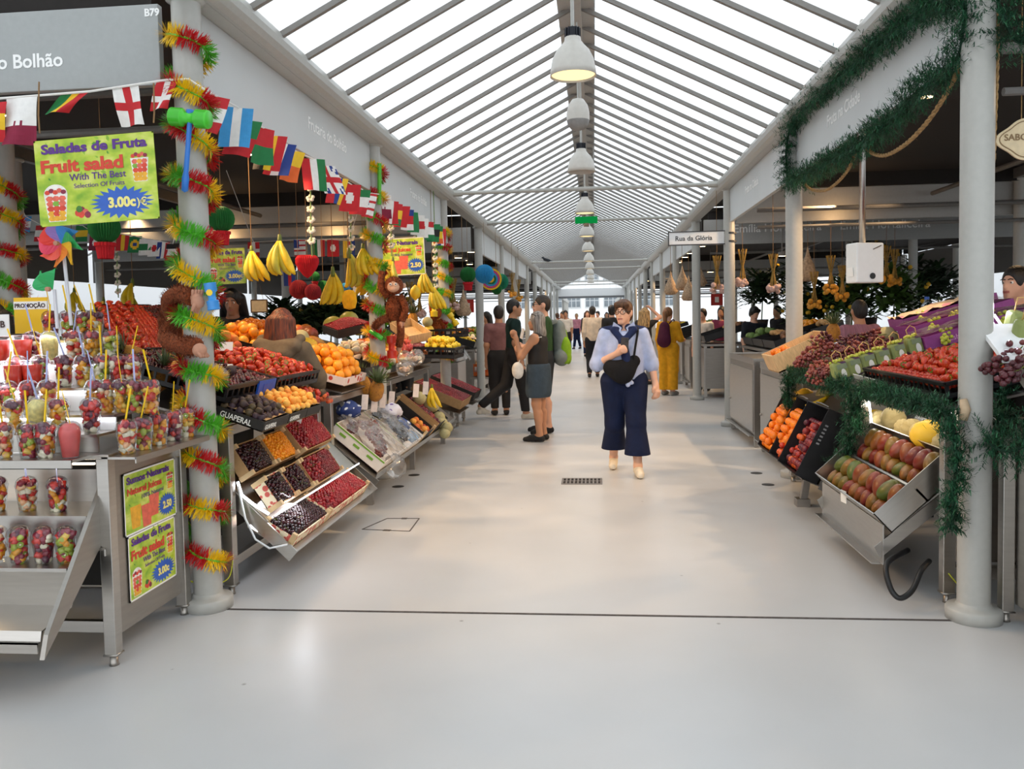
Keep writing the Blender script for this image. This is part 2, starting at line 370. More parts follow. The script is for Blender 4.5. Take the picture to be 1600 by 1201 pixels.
ORD = ['first', 'second', 'third', 'fourth', 'fifth', 'sixth', 'seventh', 'eighth', 'ninth', 'tenth', 'eleventh', 'twelfth']
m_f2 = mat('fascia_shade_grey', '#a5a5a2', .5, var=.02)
for s, x in ((-1, XL), (1, XR)):
    for i in (2, 3, 6, 7):
        y = bayY(i)+(.09 if i in (2, 6) else -.14)
        nm = {2: 'near side of the cross aisle', 3: 'far side of the cross aisle', 6: 'near side of the second cross aisle', 7: 'far side of the second cross aisle'}[i]
        a, b = sorted((x+s*.12, x+s*7.3))
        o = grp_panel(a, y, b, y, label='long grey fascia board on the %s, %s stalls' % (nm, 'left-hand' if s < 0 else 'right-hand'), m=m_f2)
        if s > 0 and i == 3:
            for u in (1146, 1313): q = at(u, 362, y-.03); letter(o, 'Emília Hortaliceira', q.x-a, 2.93, .2)
        if s < 0 and i == 3:
            for u, tx in ((40, 'Alegria'),):
                q = at(u, 400, y-.03); letter(o, tx, q.x-a, 2.9, .17)
for s, x in ((-1, -9.5), (1, 9.35)):
    for i in (2, 3, 4, 5, 6, 7):
        o = grp_panel(x, bayY(i)+.1, x, bayY(i+1)-.1, 2.35, 3.2, label='dark grey fascia board along the far %s aisle, %s one' % ('left-hand' if s < 0 else 'right-hand', ORD[i-2]), m=mat('fascia_backlit_shade', '#5c5a57', .6, var=.03))  # board grey darkened in the colour to stand in for back-lit shade
# side walls, far facade
def shutter_mat():
    m, nt, b = _new('white_shutter'); N = nt.nodes; L = nt.links
    tc = N.new('ShaderNodeTexCoord'); br = N.new('ShaderNodeTexBrick'); br.inputs['Scale'].default_value = 1; br.offset = 0
    br.inputs['Brick Width'].default_value = 1.8; br.inputs['Row Height'].default_value = .62; br.inputs['Mortar Size'].default_value = .012
    br.inputs[1].default_value = (.9, .91, .92, 1); br.inputs[2].default_value = (.86, .88, .9, 1); br.inputs[3].default_value = (.2, .2, .22, 1)
    mp = N.new('ShaderNodeMapping'); mp.inputs['Rotation'].default_value = (PI/2, 0, PI/2)
    L.new(tc.outputs['Object'], mp.inputs[0]); L.new(mp.outputs[0], br.inputs[0]); L.new(br.outputs[0], b.inputs['Base Color']); b.inputs['Roughness'].default_value = .5; return m
m_shut = shutter_mat()
struct('wall_left', MB().box((-15.2, 25, 3), (.3, 60, 6)), m_shut)
struct('wall_right', MB().box((15.2, 25, 3), (.3, 60, 6)), m_shut)
struct('wall_far', MB().box((0, 66, 6), (44, .4, 12)), m_white)
m_win = mat('window_glass_dark', '#7d868c', .15, var=.1, scale=3); m_frame = mat('window_frame', '#c9cccd', .5, var=.02)
n = 0
for zz in (2.3, 4.45, 6.2):
    for k in range(-4, 5):
        n += 1; x = k*1.45-.1
        f = obj('window_%d' % n, MB().box((0, 0, 0), (1.12, .08, 1.15)), m_frame, loc=(x, 65.78, zz+.55)); f['kind'] = 'structure'
        g = MB()
        for a in range(3):
            for c in range(2): g.box(((a-1)*.35, -.045, (c-.5)*.52), (.29, .02, .46))
        obj('pane', g, m_win, f)
# end gable and portal
mb = MB(); ye = 48.95
mb.bar((GL, ye, 3.3), (XC, ye, 4.2), .1, .12); mb.bar((GR, ye, 3.3), (XC, ye, 4.2), .1, .12)
for k in range(1, 10):
    x = lerp(GL, GR, k/10); zt = 3.3+.9*(1-abs(x-XC)/1.8); mb.bar((x, ye, 3.2), (x, ye, zt), .03, .03)
for zz in (3.45, 3.68, 3.92):
    hw = 1.8*(1-(zz-3.3)/.9); mb.bar((XC-hw, ye, zz), (XC+hw, ye, zz), .03, .03)
struct('end_gable_beam', mb, m_white)
struct('end_portal_beam', MB().box((XC, ye, 2.99), (3.9, .2, .44)), m_white)
struct('end_portal_beam', MB().box((XC, ye+.05, 2.71), (4.6, .26, .12)), mat('portal_grey', '#77787a', .5))
for s in (-1, 1):
    mb = MB()
    for y in (51, 54, 57, 60): mb.bar((XC+s*1.75, y, 0), (XC+s*1.75, y, 2.7), .12, .12)
    mb.bar((XC+s*1.75, 50, 2.7), (XC+s*1.75, 62, 2.7), .12, .2); struct('covered_way_beam', mb, m_steel_paint)
for i in (2, 6):
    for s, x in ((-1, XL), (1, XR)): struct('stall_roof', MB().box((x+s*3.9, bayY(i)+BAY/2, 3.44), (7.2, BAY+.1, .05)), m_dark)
# roof over the near cross aisle
mb = MB(); mb.box((-3.5, .2, 3.45), (3.1, 7.6, .01)); mb.box((3.3, .2, 3.45), (3.1, 7.6, .01)); struct('roof_near_glass', mb, m_glass)
mb = MB(); mb.box((-9.05, .2, 3.45), (8, 7.6, .05)); mb.box((8.85, .2, 3.45), (8, 7.6, .05)); struct('stall_roof', mb, m_dark)  # opaque parts added out of view to darken the near board and floor edges
mb = MB()
for k in range(-9, 10):
    x = k*1.4-.1
    if abs(x) > 2: mb.bar((x, -3.6, 3.4), (x, 4, 3.4), .06, .09)
struct('roof_near_rafters', mb, m_rafter)
# ---------------------------------------------------------------- lamps and fittings under the ridge
m_shade = mat('lamp_shade_white', '#cfcbc3', .35, var=.02); m_bulb = glow('lamp_warm', '#ffe0a0', 1.3); m_sink = mat('heat_sink', '#24262e', .4, .3)
def bell(loc, lit, lab):
    t = thing('pendant_lamp', lab, 'lamp', loc, 0, 'pendant lamps under the roof ridge')
    obj('stem', MB().tube([(0, 0, .3), (0, 0, 4.06-loc[2])], .012, 8), m_steel_paint, t)
    mb = MB(); mb.lathe([(0, .31), (.042, .31), (.042, .245), (0, .245)], 12)
    for k in range(12): a = k*PI/6; mb.box((.046*math.cos(a), .046*math.sin(a), .278), (.012, .005, .064), R=Matrix.Rotation(a, 3, 'Z'))
    obj('heat_sink', mb, m_sink, t)
    mb = MB(); mb.lathe([(.052, .25), (.056, .225), (.075, .2), (.108, .165), (.135, .11), (.148, .04), (.152, 0), (.149, 0), (.144, .04), (.13, .11), (.1, .165), (.05, .215), (0, .22)], 28)
    obj('shade', mb, m_shade, t, True)
    if lit: obj('bulb', MB().lathe([(0, .012), (.142, .012)], 20), m_bulb, t); lamp('pendant_light', 'SPOT', (loc[0], loc[1], loc[2]-.01), 60, WARM, (loc[0], loc[1], 0), .12, 130, .6)
    return t
for k in range(10):
    bell((XC, 5.53+3.6*k, 3.08), k != 1, 'white bell pendant lamp hanging from the ridge, %s one down the aisle' % ORD[k])
m_pod = mat('speaker_grey', '#8f8e8c', .5)
for y, lab in ((7.35, 'white and grey egg-shaped speaker between the first and second pendant lamps'), (18.1, 'small white speaker hanging beyond the green exit sign')):
    t = thing('hanging_speaker', lab, 'speaker', (XC, y, 3.2)); obj('stem', MB().tube([(0, 0, .2), (0, 0, .86)], .008, 6), m_steel_paint, t)
    obj('housing', MB().lathe([(.098, .02), (.1, .08), (.085, .15), (.05, .2), (0, .215)], 20), m_shade, t, True)
    obj('grille', MB().lathe([(.098, .02), (.09, -.02), (.06, -.055), (0, -.07)], 20), m_pod, t, True)
t = thing('exit_sign', 'green exit sign hanging under the third pendant lamp', 'sign', (XC+.02, 12.75, 2.985))
obj('panel', MB().box((0, 0, 0), (.34, .05, .1)), glow('exit_green', '#12a24c', .5), t); obj('housing', MB().box((0, 0, -.075), (.08, .05, .05)), m_black, t)
obj('wire', MB().tube([(.12, 0, .05), (.12, 0, 1.1)], .005, 5), m_steel_paint, t)
t = thing('street_sign', 'white street name sign reading Rua da Glória on a pillar bracket', 'sign', at(1088, 372, bayY(2)-.02))
W_ = at(1132, 371, bayY(2)).x-at(1046, 371, bayY(2)).x
obj('panel', MB().box((0, 0, 0), (W_, .035, .165)), m_white, t); mb = MB()
for z in (-.086, .086): mb.box((0, -.002, z), (W_+.02, .045, .012))
mb.box((-W_/2-.005, -.002, 0), (.012, .045, .18)); obj('rim', mb, mat('sign_rim', '#3c3e40', .5), t)
mb = MB()
mb.box((W_/2+.012, .01, 0), (.012, .012, .13))
for z in (.055, -.055): mb.box((W_/2+.03, 0, z), (.06, .02, .02)); mb.lathe([(.078, z-.012), (.08, z-.012), (.08, z+.012), (.078, z+.012)], 16, M=Matrix.Translation((W_/2+.088, .02, 0)))
obj('bracket', mb, mat('sign_rim', ''), t); text('lettering', 'Rua da Glória', .088, mat('ink_dark', '#2c2c30', .6, var=0), t, (-W_/2+.08, -.019, -.03), (PI/2, 0, 0), .001)
# floor fittings
def drain(u, v, r, lab):
    w = ray_px(u, v); k = -EYE/w.z; o = obj('floor_box_cover', MB().lathe([(0, .004), (r*.8, .004), (r, .002), (r, 0)], 20), mat('cover_dark', '#45423f', .5, .6), loc=(w.x*k, w.y*k, 0)); tag(o, lab, 'cover', 'round floor box covers')
for u, v, lab in ((647, 742, 'round dark floor cover by the left stalls, farther of the two'), (622, 760, 'round dark floor cover by the left stalls, nearer of the two'),
                  (1182, 739, 'round dark floor cover by the plum rack, farther of the two'), (1200, 757, 'round dark floor cover by the plum rack, nearer of the two')): drain(u, v, .055, lab)
t = thing('floor_grate', 'dark rectangular drain grate in the middle of the aisle floor', 'grate', (-.13, 7.56, 0))
obj('tray', MB().box((0, 0, .002), (.37, .26, .004)), mat('grate_pit', '#262322', .9), t); mb = MB()
for k in range(11): mb.box((-.175+k*.035, 0, .005), (.014, .26, .006))
for y in (-.125, 0, .125): mb.box((0, y, .005), (.37, .012, .007))
obj('bars', mb, mat('grate_bar', '#8d8782', .5, .5), t)
mb = MB(); a = [(566, 827), (605, 810), (655, 810), (640, 830)]
q = []
for u, v in a: w = ray_px(u, v); k = -EYE/w.z; q.append(Vector((w.x*k, w.y*k, .002)))
for i in range(4): mb.bar(q[i], q[(i+1) % 4], .008, .003)
c = sum(q, Vector())/4; mb.bar(lerp(q[1], q[2], .45), lerp(q[1], q[2], .62), .03, .004); mb.bar(lerp(q[3], q[0], .4), lerp(q[3], q[0], .55), .03, .004)
tag(obj('floor_hatch', mb, mat('joint_dark', '')), 'thin outline of a square access hatch in the floor', 'hatch')
# ---------------------------------------------------------------- fruit
m_stem = mat('stem_green', '#6f7a2c', .6); m_leaf = mat('leaf_green', '#4f8a2a', .55, var=.15); m_brownstem = mat('stem_brown', '#5b4126', .8)
FM = dict(
    orange=fruit('orange_peel', ['#f08a12', '#f79a1c', '#fbb02e'], .42, bump=.25), clementine=fruit('clementine_peel', ['#f0760f', '#f98d18'], .35, bump=.2),
    peach=fruit('peach_skin', ['#c8452c', '#e07b35', '#f0b04a'], .75), plum=fruit('plum_skin', ['#3c1626', '#6b2030', '#a33a32'], .4),
    redplum=fruit('red_plum_skin', ['#8d1f22', '#c53a24', '#e06a2a'], .32), mango=fruit('mango_skin', ['#541318', '#7a2418', '#86561a', '#4f5c1c'], .36, 6),
    apricot=fruit('apricot_skin', ['#e0822c', '#f2a63c', '#f6bf5a'], .6), strawberry=fruit('strawberry_skin', ['#8c1206', '#ae260e', '#c43a1a'], .32, spots='#e8b25a', spot_scale=160),
    cherry=fruit('dark_cherry_skin', ['#140306', '#26070b', '#43101a'], .18, coat=.15), redcherry=fruit('red_cherry_skin', ['#4a060c', '#7a0c16', '#a81620'], .18, coat=.15),
    mixcherry=fruit('mixed_cherry_skin', ['#180406', '#3a0a0e', '#85191e'], .2, coat=.15), physalis=fruit('physalis_skin', ['#ee8a10', '#f9a81e'], .3),
    canary=fruit('canary_melon_skin', ['#e7b420', '#f0c63a'], .45, bump=.15), cantaloupe=fruit('netted_melon_skin', ['#b59f6c', '#cdb984', '#bda974'], .75, 25, bump=.3),
    galia=fruit('galia_melon_skin', ['#a9a071', '#c2b887'], .8, 40, bump=.4), watermelon=fruit('watermelon_skin', ['#5c7a2e', '#a9a742', '#c5ba55'], .4, 4),
    apple=fruit('apple_skin', ['#8f1a1f', '#c23a2a', '#d98a35'], .3), lemon=fruit('lemon_peel', ['#eec11e', '#f6d93a'], .45), grape=fruit('red_grape_skin', ['#33101c', '#5e2329', '#96483a'], .3),
    blackgrape=fruit('black_grape_skin', ['#12121c', '#22202e', '#35344a'], .3), greengrape=fruit('green_grape_skin', ['#a9b53a', '#c9cc52'], .25),
    fig=fruit('fig_skin', ['#1c121c', '#38212f', '#54452a'], .6), dragonfruit=fruit('dragon_fruit_skin', ['#c4304a', '#d8553a'], .45), potato=fruit('potato_skin', ['#b98a55', '#d2a771'], .85),
    whitepeach=fruit('pale_pear_skin', ['#d8c987', '#ece6cf', '#e3b08a'], .5), tomato=fruit('tomato_skin', ['#c9260f', '#e2491a'], .25), papaya=fruit('papaya_skin', ['#d98a1e', '#c05a2a', '#8a8a35'], .4),
    coconut=fruit('brown_husk', ['#8a5a35', '#a87548'], .9, 40, bump=.5), veg=fruit('leaf_veg', ['#35512a', '#5d7a35', '#7d8f4a'], .7), aubergine=fruit('dark_veg', ['#3a2a22', '#6b4a30', '#8a5a35'], .6))
def sphere_mb(r, n=14, k=9, dim=.12, sq=1.):
    pr = []
    for i in range(k+1):
        a = PI*i/k; z = -math.cos(a)*sq; z -= (dim*math.exp(-(a-PI)**2*6)-dim*.6*math.exp(-a*a*6)); pr.append((r*math.sin(a), r*z))
    return MB().lathe(pr, n)
def mango_mb(a, b, c, n=14, k=10):
    mb = MB().lathe([(math.sin(PI*i/k), -math.cos(PI*i/k)) for i in range(k+1)], n)
    mb.v = [(x*c*(1+.18*z), y*b*(1+.12*z)+.12*b*z*z, z*a) for x, y, z in mb.v]; return mb
def crease(mb, d=.1): 
    mb.v = [(x*(1-d*max(0, x/(abs(x)+abs(y)+1e-6))**8), y, z) for x, y, z in mb.v]; return mb
KIND = {}
def kind(key, name, cat, mb, m, parts=(), smooth=True):
    KIND[key] = (name, cat, mb.mesh(name, m, smooth), [(pn, pmb.mesh(pn, pm, ps)) for pn, pmb, pm, ps in parts])
def place(key, loc, rot=None, s=1., label='', group=None, name=None, cat=None, parts=True):
    nm, ct, me, pts = KIND[key]
    o = link(name or nm, me, None, loc, rot if rot is not None else rrot()); o.scale = s if hasattr(s, '__len__') else (s, s, s)
    tag(o, label, cat or ct, group)
    if parts:
        for pn, pm in pts: link(pn, pm, o)
    return o
for k, r in (('orange', .039), ('clementine', .029), ('redplum', .026), ('plum', .027), ('apricot', .024), ('physalis', .0105), ('tomato', .03), ('apple', .037), ('potato', .036)):
    kind(k, {'redplum': 'plum', 'physalis': 'physalis_berry'}.get(k, k), {'redplum': 'plum'}.get(k, k), sphere_mb(r, 12 if r < .03 else 14, 8), FM[k], [('stem_end', MB().disc((0, 0, r*.93), (0, 0, 1), r*.13, 6), m_stem, False)] if r > .028 else ())
kind('peach', 'peach', 'peach', crease(sphere_mb(.037, 16, 9, .2)), FM['peach'])
kind('mango', 'mango', 'mango', mango_mb(.058, .042, .045), FM['mango'], [('stem_end', MB().disc((0, .006, .0575), (0, 0, 1), .006, 6), m_brownstem, False)])
kind('papaya', 'papaya', 'papaya', mango_mb(.1, .055, .058), FM['papaya'])
kind('lemon', 'lemon', 'lemon', MB().lathe([(0, -.042), (.008, -.036), (.024, -.02), (.029, 0), (.024, .02), (.008, .036), (0, .042)], 12), FM['lemon'])
kind('fig', 'fig', 'fig', MB().lathe([(0, -.024), (.018, -.02), (.024, -.004), (.018, .012), (.006, .026), (.003, .034), (0, .035)], 12), FM['fig'])
kind('pear', 'pear', 'pear', MB().lathe([(0, -.04), (.026, -.034), (.034, -.01), (.024, .02), (.013, .042), (0, .05)], 12), FM['whitepeach'])
kind('cantaloupe', 'cantaloupe_melon', 'melon', MB().lathe([(.072*math.sin(PI*i/12), -.066*math.cos(PI*i/12)) for i in range(13)], 40, 0, None, 10, .09), FM['cantaloupe'], [('stem_scar', MB().disc((0, 0, .066), (0, 0, 1), .009, 8), m_brownstem, False)])
kind('galia', 'galia_melon', 'melon', sphere_mb(.07, 18, 11, .04), FM['galia'])
kind('canary', 'canary_melon', 'melon', MB().lathe([(0, -.1), (.03, -.092), (.066, -.055), (.078, 0), (.066, .055), (.028, .092), (0, .1)], 20), FM['canary'], [('stem_scar', MB().disc((0, 0, .1), (0, 0, 1), .007, 8), m_brownstem, False)])
kind('watermelon', 'striped_melon', 'melon', MB().lathe([(.105*math.sin(PI*i/12), -.12*math.cos(PI*i/12)) for i in range(13)], 22, 0, None, 10, .03), FM['watermelon'])
cap = MB()
for j in range(7): a = j*2*PI/7; cap.blade((0, 0, .015), (math.cos(a), math.sin(a), .15), .014, .007)
kind('strawberry', 'strawberry', 'strawberry', MB().lathe([(0, -.024), (.006, -.021), (.0135, -.008), (.017, .004), (.0155, .012), (.008, .016), (0, .0155)], 9), FM['strawberry'], [('leaf_cap', cap, m_leaf, False)])
cst = MB().tube([(0, 0, .01), (.003, .001, .026), (.009, .003, .042)], .0009, 4)
for key in ('cherry', 'redcherry', 'mixcherry'):
    kind(key, 'cherry', 'cherry', sphere_mb(.0125, 10, 7, .18), FM[key], [('stem', cst, m_stem, False)])
# bananas
m_banana = mat('banana_yellow', '#eac41c', .5, var=.1, scale=18); m_bananag = mat('banana_greenish', '#cfc23a', .5, var=.12, scale=14); m_btip = mat('banana_tip', '#5a4a22', .7)
def bananas(loc, n=5, L=.19, spread=.5, label='', group='hanging banana bunches', rot=0., m=None, tilt=0., s=1.):
    t = thing('banana_bunch', label, 'bananas', loc, (tilt, 0, rot), group); t.scale = (s, s, s)
    obj('stem', MB().tube([(0, 0, .035), (0, 0, 0), (0, 0, -.03)], [.009, .014, .012], 8), m_stem, t, True)
    for i in range(n):
        a = (i-(n-1)/2)*spread/max(1, n-1)*2; row = i % 2; mb = MB(); p = []
        for k in range(8):
            q = k/7; p.append(Vector((math.sin(a)*(.012+.1*math.sin(q*2.0))+.05*q*q, -.012-.05*math.sin(q*2.3)-row*.036*q, -.005-L*(.25*q+.75*math.sin(q*1.45)))))
        mb.tube(p, [.007, .014, .02, .0225, .0225, .02, .013, .005], 8)
        o = obj('banana', mb, m or (m_banana if random.random() < .6 else m_bananag), t, True)
        obj('tip', MB().ball(p[-1], .0048, 6, 4), m_btip, o)
    return t
# pineapple
m_pine = fruit('pineapple_rind', ['#8a5a1e', '#c98a2a', '#a9702a'], .7, 40, spots='#5a3a1a', spot_scale=55, bump=.6, bscale=70); m_crown = mat('crown_green', '#5e6f45', .5, var=.2, scale=10)
def pineapple(loc, label, rot=(0, 0, 0), s=1., group=None):
    t = thing('pineapple', label, 'pineapple', loc, rot, group); t.scale = (s, s, s)
    obj('fruit_body', MB().lathe([(0, -.085), (.035, -.08), (.055, -.045), (.06, 0), (.054, .045), (.034, .078), (0, .085)], 16), m_pine, t, True)
    mb = MB()
    for i in range(42):
        a = i*2.4; e = .35+1.1*(i/46); mb.blade((.012*math.cos(a), .012*math.sin(a), .075), (math.cos(a)*math.cos(e), math.sin(a)*math.cos(e), math.sin(e)), .09+.05*(i/46), .018)
    obj('crown', mb, m_crown, t); return t
# grapes
def grapes(loc, key, label, rot=None, s=1., group=None, n=42, L=.15):
    t = thing('grape_bunch', label, 'grapes', loc, rot or (0, 0, random.uniform(0, 6)), group); t.scale = (s, s, s); mb = MB()
    for i in range(n):
        q = (i+.5)/n; r = .045*(1-q*.75)*(1-.35*math.exp(-q*12)); a = i*2.399
        mb.ball((r*math.cos(a)+random.uniform(-.004, .004), r*math.sin(a), .0-L*q+random.uniform(-.006, .006)), random.uniform(.0105, .0135), 8, 5)
    obj('berries', mb, FM[key], t, True); obj('stalk', MB().tube([(0, 0, .03), (.004, 0, 0), (0, 0, -L*.8)], .0025, 5), m_stem, t); return t
# ---------------------------------------------------------------- crates and trays
class Fr:
    """a working plane: origin, axes along and down the tray, and its normal"""
    def __init__(s, o, u, v):
        s.o = Vector(o); s.u = Vector(u).normalized(); s.n = s.u.cross(Vector(v)).normalized(); s.v = s.n.cross(s.u)
        s.R = Matrix((s.u, s.v, s.n)).transposed(); s.e = s.R.to_euler()
    def p(s, x, y, z=0): return s.o+s.u*x+s.v*y+s.n*z
    def off(s, x, y, z=0): return Fr(s.p(x, y, z), s.u, s.v)
m_wood = mat('thin_pine_wood', '#d9b98a', .7, var=.1, scale=14, stretch=(1, 8, 1)); m_card = mat('brown_card', '#b48d5e', .85, var=.06); m_kraft = mat('kraft_light', '#cfae80', .85, var=.05)
m_pcard = mat('white_print_card', '#efe7dc', .7, var=.02); m_bcard = mat('black_card', '#211d1b', .6, var=.08); m_crate = mat('black_crate', '#17171a', .42, var=.05)
def print_mat(nm, base, spot, sc, th=.35):
    if nm in MATS: return MATS[nm]
    m, nt, b = _new(nm); N = nt.nodes; L = nt.links; tc = N.new('ShaderNodeTexCoord'); v = N.new('ShaderNodeTexVoronoi'); v.inputs['Scale'].default_value = sc; v.inputs['Randomness'].default_value = .6
    L.new(tc.outputs['Object'], v.inputs[0]); r = N.new('ShaderNodeValToRGB'); r.color_ramp.elements[0].position = th; r.color_ramp.elements[1].position = th+.06
    r.color_ramp.elements[0].color = srgb(spot)+(1,); r.color_ramp.elements[1].color = srgb(base)+(1,); L.new(v.outputs['Distance'], r.inputs[0]); L.new(r.outputs[0], b.inputs['Base Color']); b.inputs['Roughness'].default_value = .6
    MATS[nm] = m; return m
m_cherrycard = print_mat('cherry_print_card', '#e9d9b8', '#c9564a', 24, .42)
def crate(fr, L, Wd, H, label, ms=None, mbot=None, mposts=None, post=.03, name='fruit_box', cat='box', group=None, sides='FBLR', fm=None, slots=False, ph=1.25, t=.006):
    """open box: L along u, Wd along v, H along n; F is the v=Wd side"""
    c = thing(name, label, cat, fr.o, tuple(fr.e), group); ms = ms or m_card
    obj('base', MB().box((L/2, Wd/2, t/2), (L, Wd, t)), mbot or ms, c)
    for k in sides:
        mb = MB(); ce, dm = {'F': ((L/2, Wd-t/2, H/2), (L, t, H)), 'B': ((L/2, t/2, H/2), (L, t, H)), 'L': ((t/2, Wd/2, H/2), (t, Wd-2*t, H)), 'R': ((L-t/2, Wd/2, H/2), (t, Wd-2*t, H))}[k]
        if slots:
            ax = 0 if k in 'FB' else 1; ln = dm[ax]; n = max(2, int(ln/.07)); thk = .008
            for z0, z1 in ((0, .35), (.8, 1)):
                d2 = list(dm); d2[2] = H*(z1-z0); c2 = list(ce); c2[2] = H*(z0+z1)/2; mb.box(c2, d2)
            for q in range(n+1):
                c2 = list(ce); c2[ax] += (q/n-.5)*(ln-.012); c2[2] = H*.575; d2 = list(dm); d2[ax] = .014; d2[2] = H*.46; mb.box(c2, d2)
            c2 = list(ce); d2 = list(dm); c2[2] = H; d2[2] = .012; d2[1-ax] = .02; mb.box(c2, d2)
        else: mb.box(ce, dm)
        obj('side_panel', mb, (fm if (fm and k in 'FL') else ms), c)
    if mposts:
        for x in (post/2, L-post/2):
            for y in (post/2, Wd-post/2): obj('corner_post', MB().box((x+(.002 if x > L/2 else -.002), y+(.002 if y > Wd/2 else -.002), H*ph/2+.001), (post, post, H*ph)), mposts, c)
    return c
def fill(fr, L, Wd, h, m, r, label, name='fruit_fill', cat='fruit', bulge=.02, n=None, group=None):
    """the uncountable bed of small fruit under the ones on top"""
    mb = MB(); nx, ny = max(2, int(L/(r*1.75))), max(2, int(Wd/(r*1.6)))
    for i in range(nx):
        for j in range(ny):
            x = (i+.5+(.25 if j % 2 else -.25))/nx*L; y = (j+.5)/ny*Wd; b = math.sin(PI*min(1, max(0, x/L)))*math.sin(PI*y/Wd)
            mb.ball((min(L-r, max(r, x))+random.uniform(-.2, .2)*r, y+random.uniform(-.2, .2)*r, h-r*.8+bulge*b+random.uniform(-.25, .25)*r), r, 7, 5)
    o = obj(name, mb, m, None, True, loc=fr.o, rot=tuple(fr.e)); return tag(o, label, cat, group, 'stuff')
def heap(key, fr, L, Wd, h, sp, label, group, bulge=.03, layers=1, jit=.25, s=1., keep=1., parts=1., align=None, shape=1., sv=.08, maxn=999, shift=None):
    """fruit laid in staggered rows over a tray, one upon another"""
    n = 0; R = []
    for l in range(layers):
        m = l*sp*.55; nx, ny = int((L-2*m)/sp), int((Wd-2*m)/(sp*.87))
        if nx < 1 or ny < 1: break
        for j in range(ny):
            for i in range(nx - (j % 2)):
                if random.random() > keep or n >= maxn: continue
                x = m+(i+.5+(j % 2)*.5)*(L-2*m)/nx+random.uniform(-jit, jit)*sp*.4; y = m+(j+.5)*(Wd-2*m)/ny+random.uniform(-jit, jit)*sp*.4
                b = math.sin(PI*min(1, max(0, x/L)))**shape*math.sin(PI*min(1, max(0, y/Wd)))**shape
                q = fr.p(x, y, h+bulge*b+l*sp*.62+random.uniform(-.1, .1)*sp)
                rot = rrot() if align is None else tuple((fr.R @ Euler((align[0]+random.uniform(-.35, .35), align[1]+random.uniform(-.5, .5), align[2]+random.uniform(-.6, .6))).to_matrix()).to_euler())
                R.append(place(key, q, rot, s*random.uniform(1-sv, 1+sv), label, group, parts=random.random() < parts)); n += 1
    return R
# ---------------------------------------------------------------- fruit salad cups
m_cup = clear('clear_cup', '#fbfdff', .1); CH = ['#f0a21e', '#e9c04a', '#d9362c', '#8c1f35', '#a8b83e', '#efe6c8', '#5c1d38', '#f2b98a']
m_chunks = [mat('chunk_%d' % i, c, .3, var=.1, scale=60, coat=.4) for i, c in enumerate(CH)]; m_kiwi = mat('kiwi_flesh', '#9bb52e', .35); m_kiwic = mat('kiwi_core', '#ece9c0', .4); m_kiwis = mat('kiwi_seed', '#2c2a18', .5)
m_spoony = mat('spoon_yellow', '#f3c80a', .35, var=0); m_spoonl = mat('spoon_lilac', '#b4bce8', .35, var=0); m_juice = mat('red_juice', '#e2402c', .25, var=.05); m_smooth = mat('pink_smoothie', '#d95a55', .35, var=.06)
cup_me = MB().lathe([(0, .001), (.033, .001), (.034, .004), (.0455, .108), (.0475, .112), (.0475, .115), (.0455, .116)], 20).mesh('cup_wall', m_cup, True)
dome_me = MB().lathe([(.047, .116), (.049, .118), (.0455, .121), (.042, .138), (.032, .15), (.016, .157), (0, .158)], 20).mesh('dome_lid', m_cup, True)
flat_me = MB().lathe([(.047, .116), (.049, .118), (.045, .121), (0, .121)], 20).mesh('flat_lid', m_cup, True)
def chunk_mb(seed, pal, topred=True):
    rd = random.Random(seed); mb = MB()
    for i in range(42):
        z = .012+.1*(i % 8)/7+rd.uniform(-.006, .006); rr = .030+.0115*z/.11; a = rd.uniform(0, 2*PI); top = i >= 32
        if top: z = .118+rd.uniform(0, .018); rr = rd.uniform(0, .03)
        else: rr *= rd.uniform(.5, .62)
        c = Vector((rr*math.cos(a), rr*math.sin(a), z)); mi = rd.choice([2, 3, 6, 3] if (top and topred) else pal); k = rd.random()
        R = Euler((rd.uniform(0, 6), rd.uniform(0, 6), rd.uniform(0, 6))).to_matrix()
        if mi == 8:
            d = Vector((math.cos(a), math.sin(a), 0)); p = c+d*.008; mb.disc(p, d, .013, 12, 8); mb.disc(p+d*.0006, d, .0045, 8, 9)
            x, y, _ = orth(d)
            for s in range(8): e = s*PI/4; mb.box(p+d*.0008+x*.0068*math.cos(e)+y*.0068*math.sin(e), (.0018,)*3, 10)
        elif k < .5: mb.ball(c, (.019, .016, .013), 8, 6, mi, R)
        else: mb.box(c, (.032, .019, .025), mi, R)
    return mb
PALS = [[0, 1, 2, 4, 8, 3], [0, 0, 1, 5, 8, 2], [2, 2, 3, 5, 6], [0, 1, 0, 5, 2, 7], [5, 5, 4, 8, 1], [3, 6, 2, 8, 0, 5], [2, 0, 2, 7, 1]]
cont_me = [chunk_mb(i+3, PALS[i % len(PALS)]).mesh('fruit_pieces', m_chunks+[m_kiwi, m_kiwic, m_kiwis], True) for i in range(9)]
pine_me = MB().lathe([(0, .004), (.032, .004), (.043, .108), (.038, .13), (.02, .148), (0, .15)], 16).mesh('pineapple_pieces', mat('pineapple_flesh', '#e9d98a', .4, var=.15, scale=60), True)
smooth_me = MB().lathe([(0, .004), (.032, .004), (.0435, .108), (.038, .13), (.02, .146), (0, .147)], 16).mesh('smoothie', m_smooth, True)
juice_me = MB().lathe([(0, .004), (.032, .004), (.0425, .1), (0, .1)], 16).mesh('juice', m_juice, True)
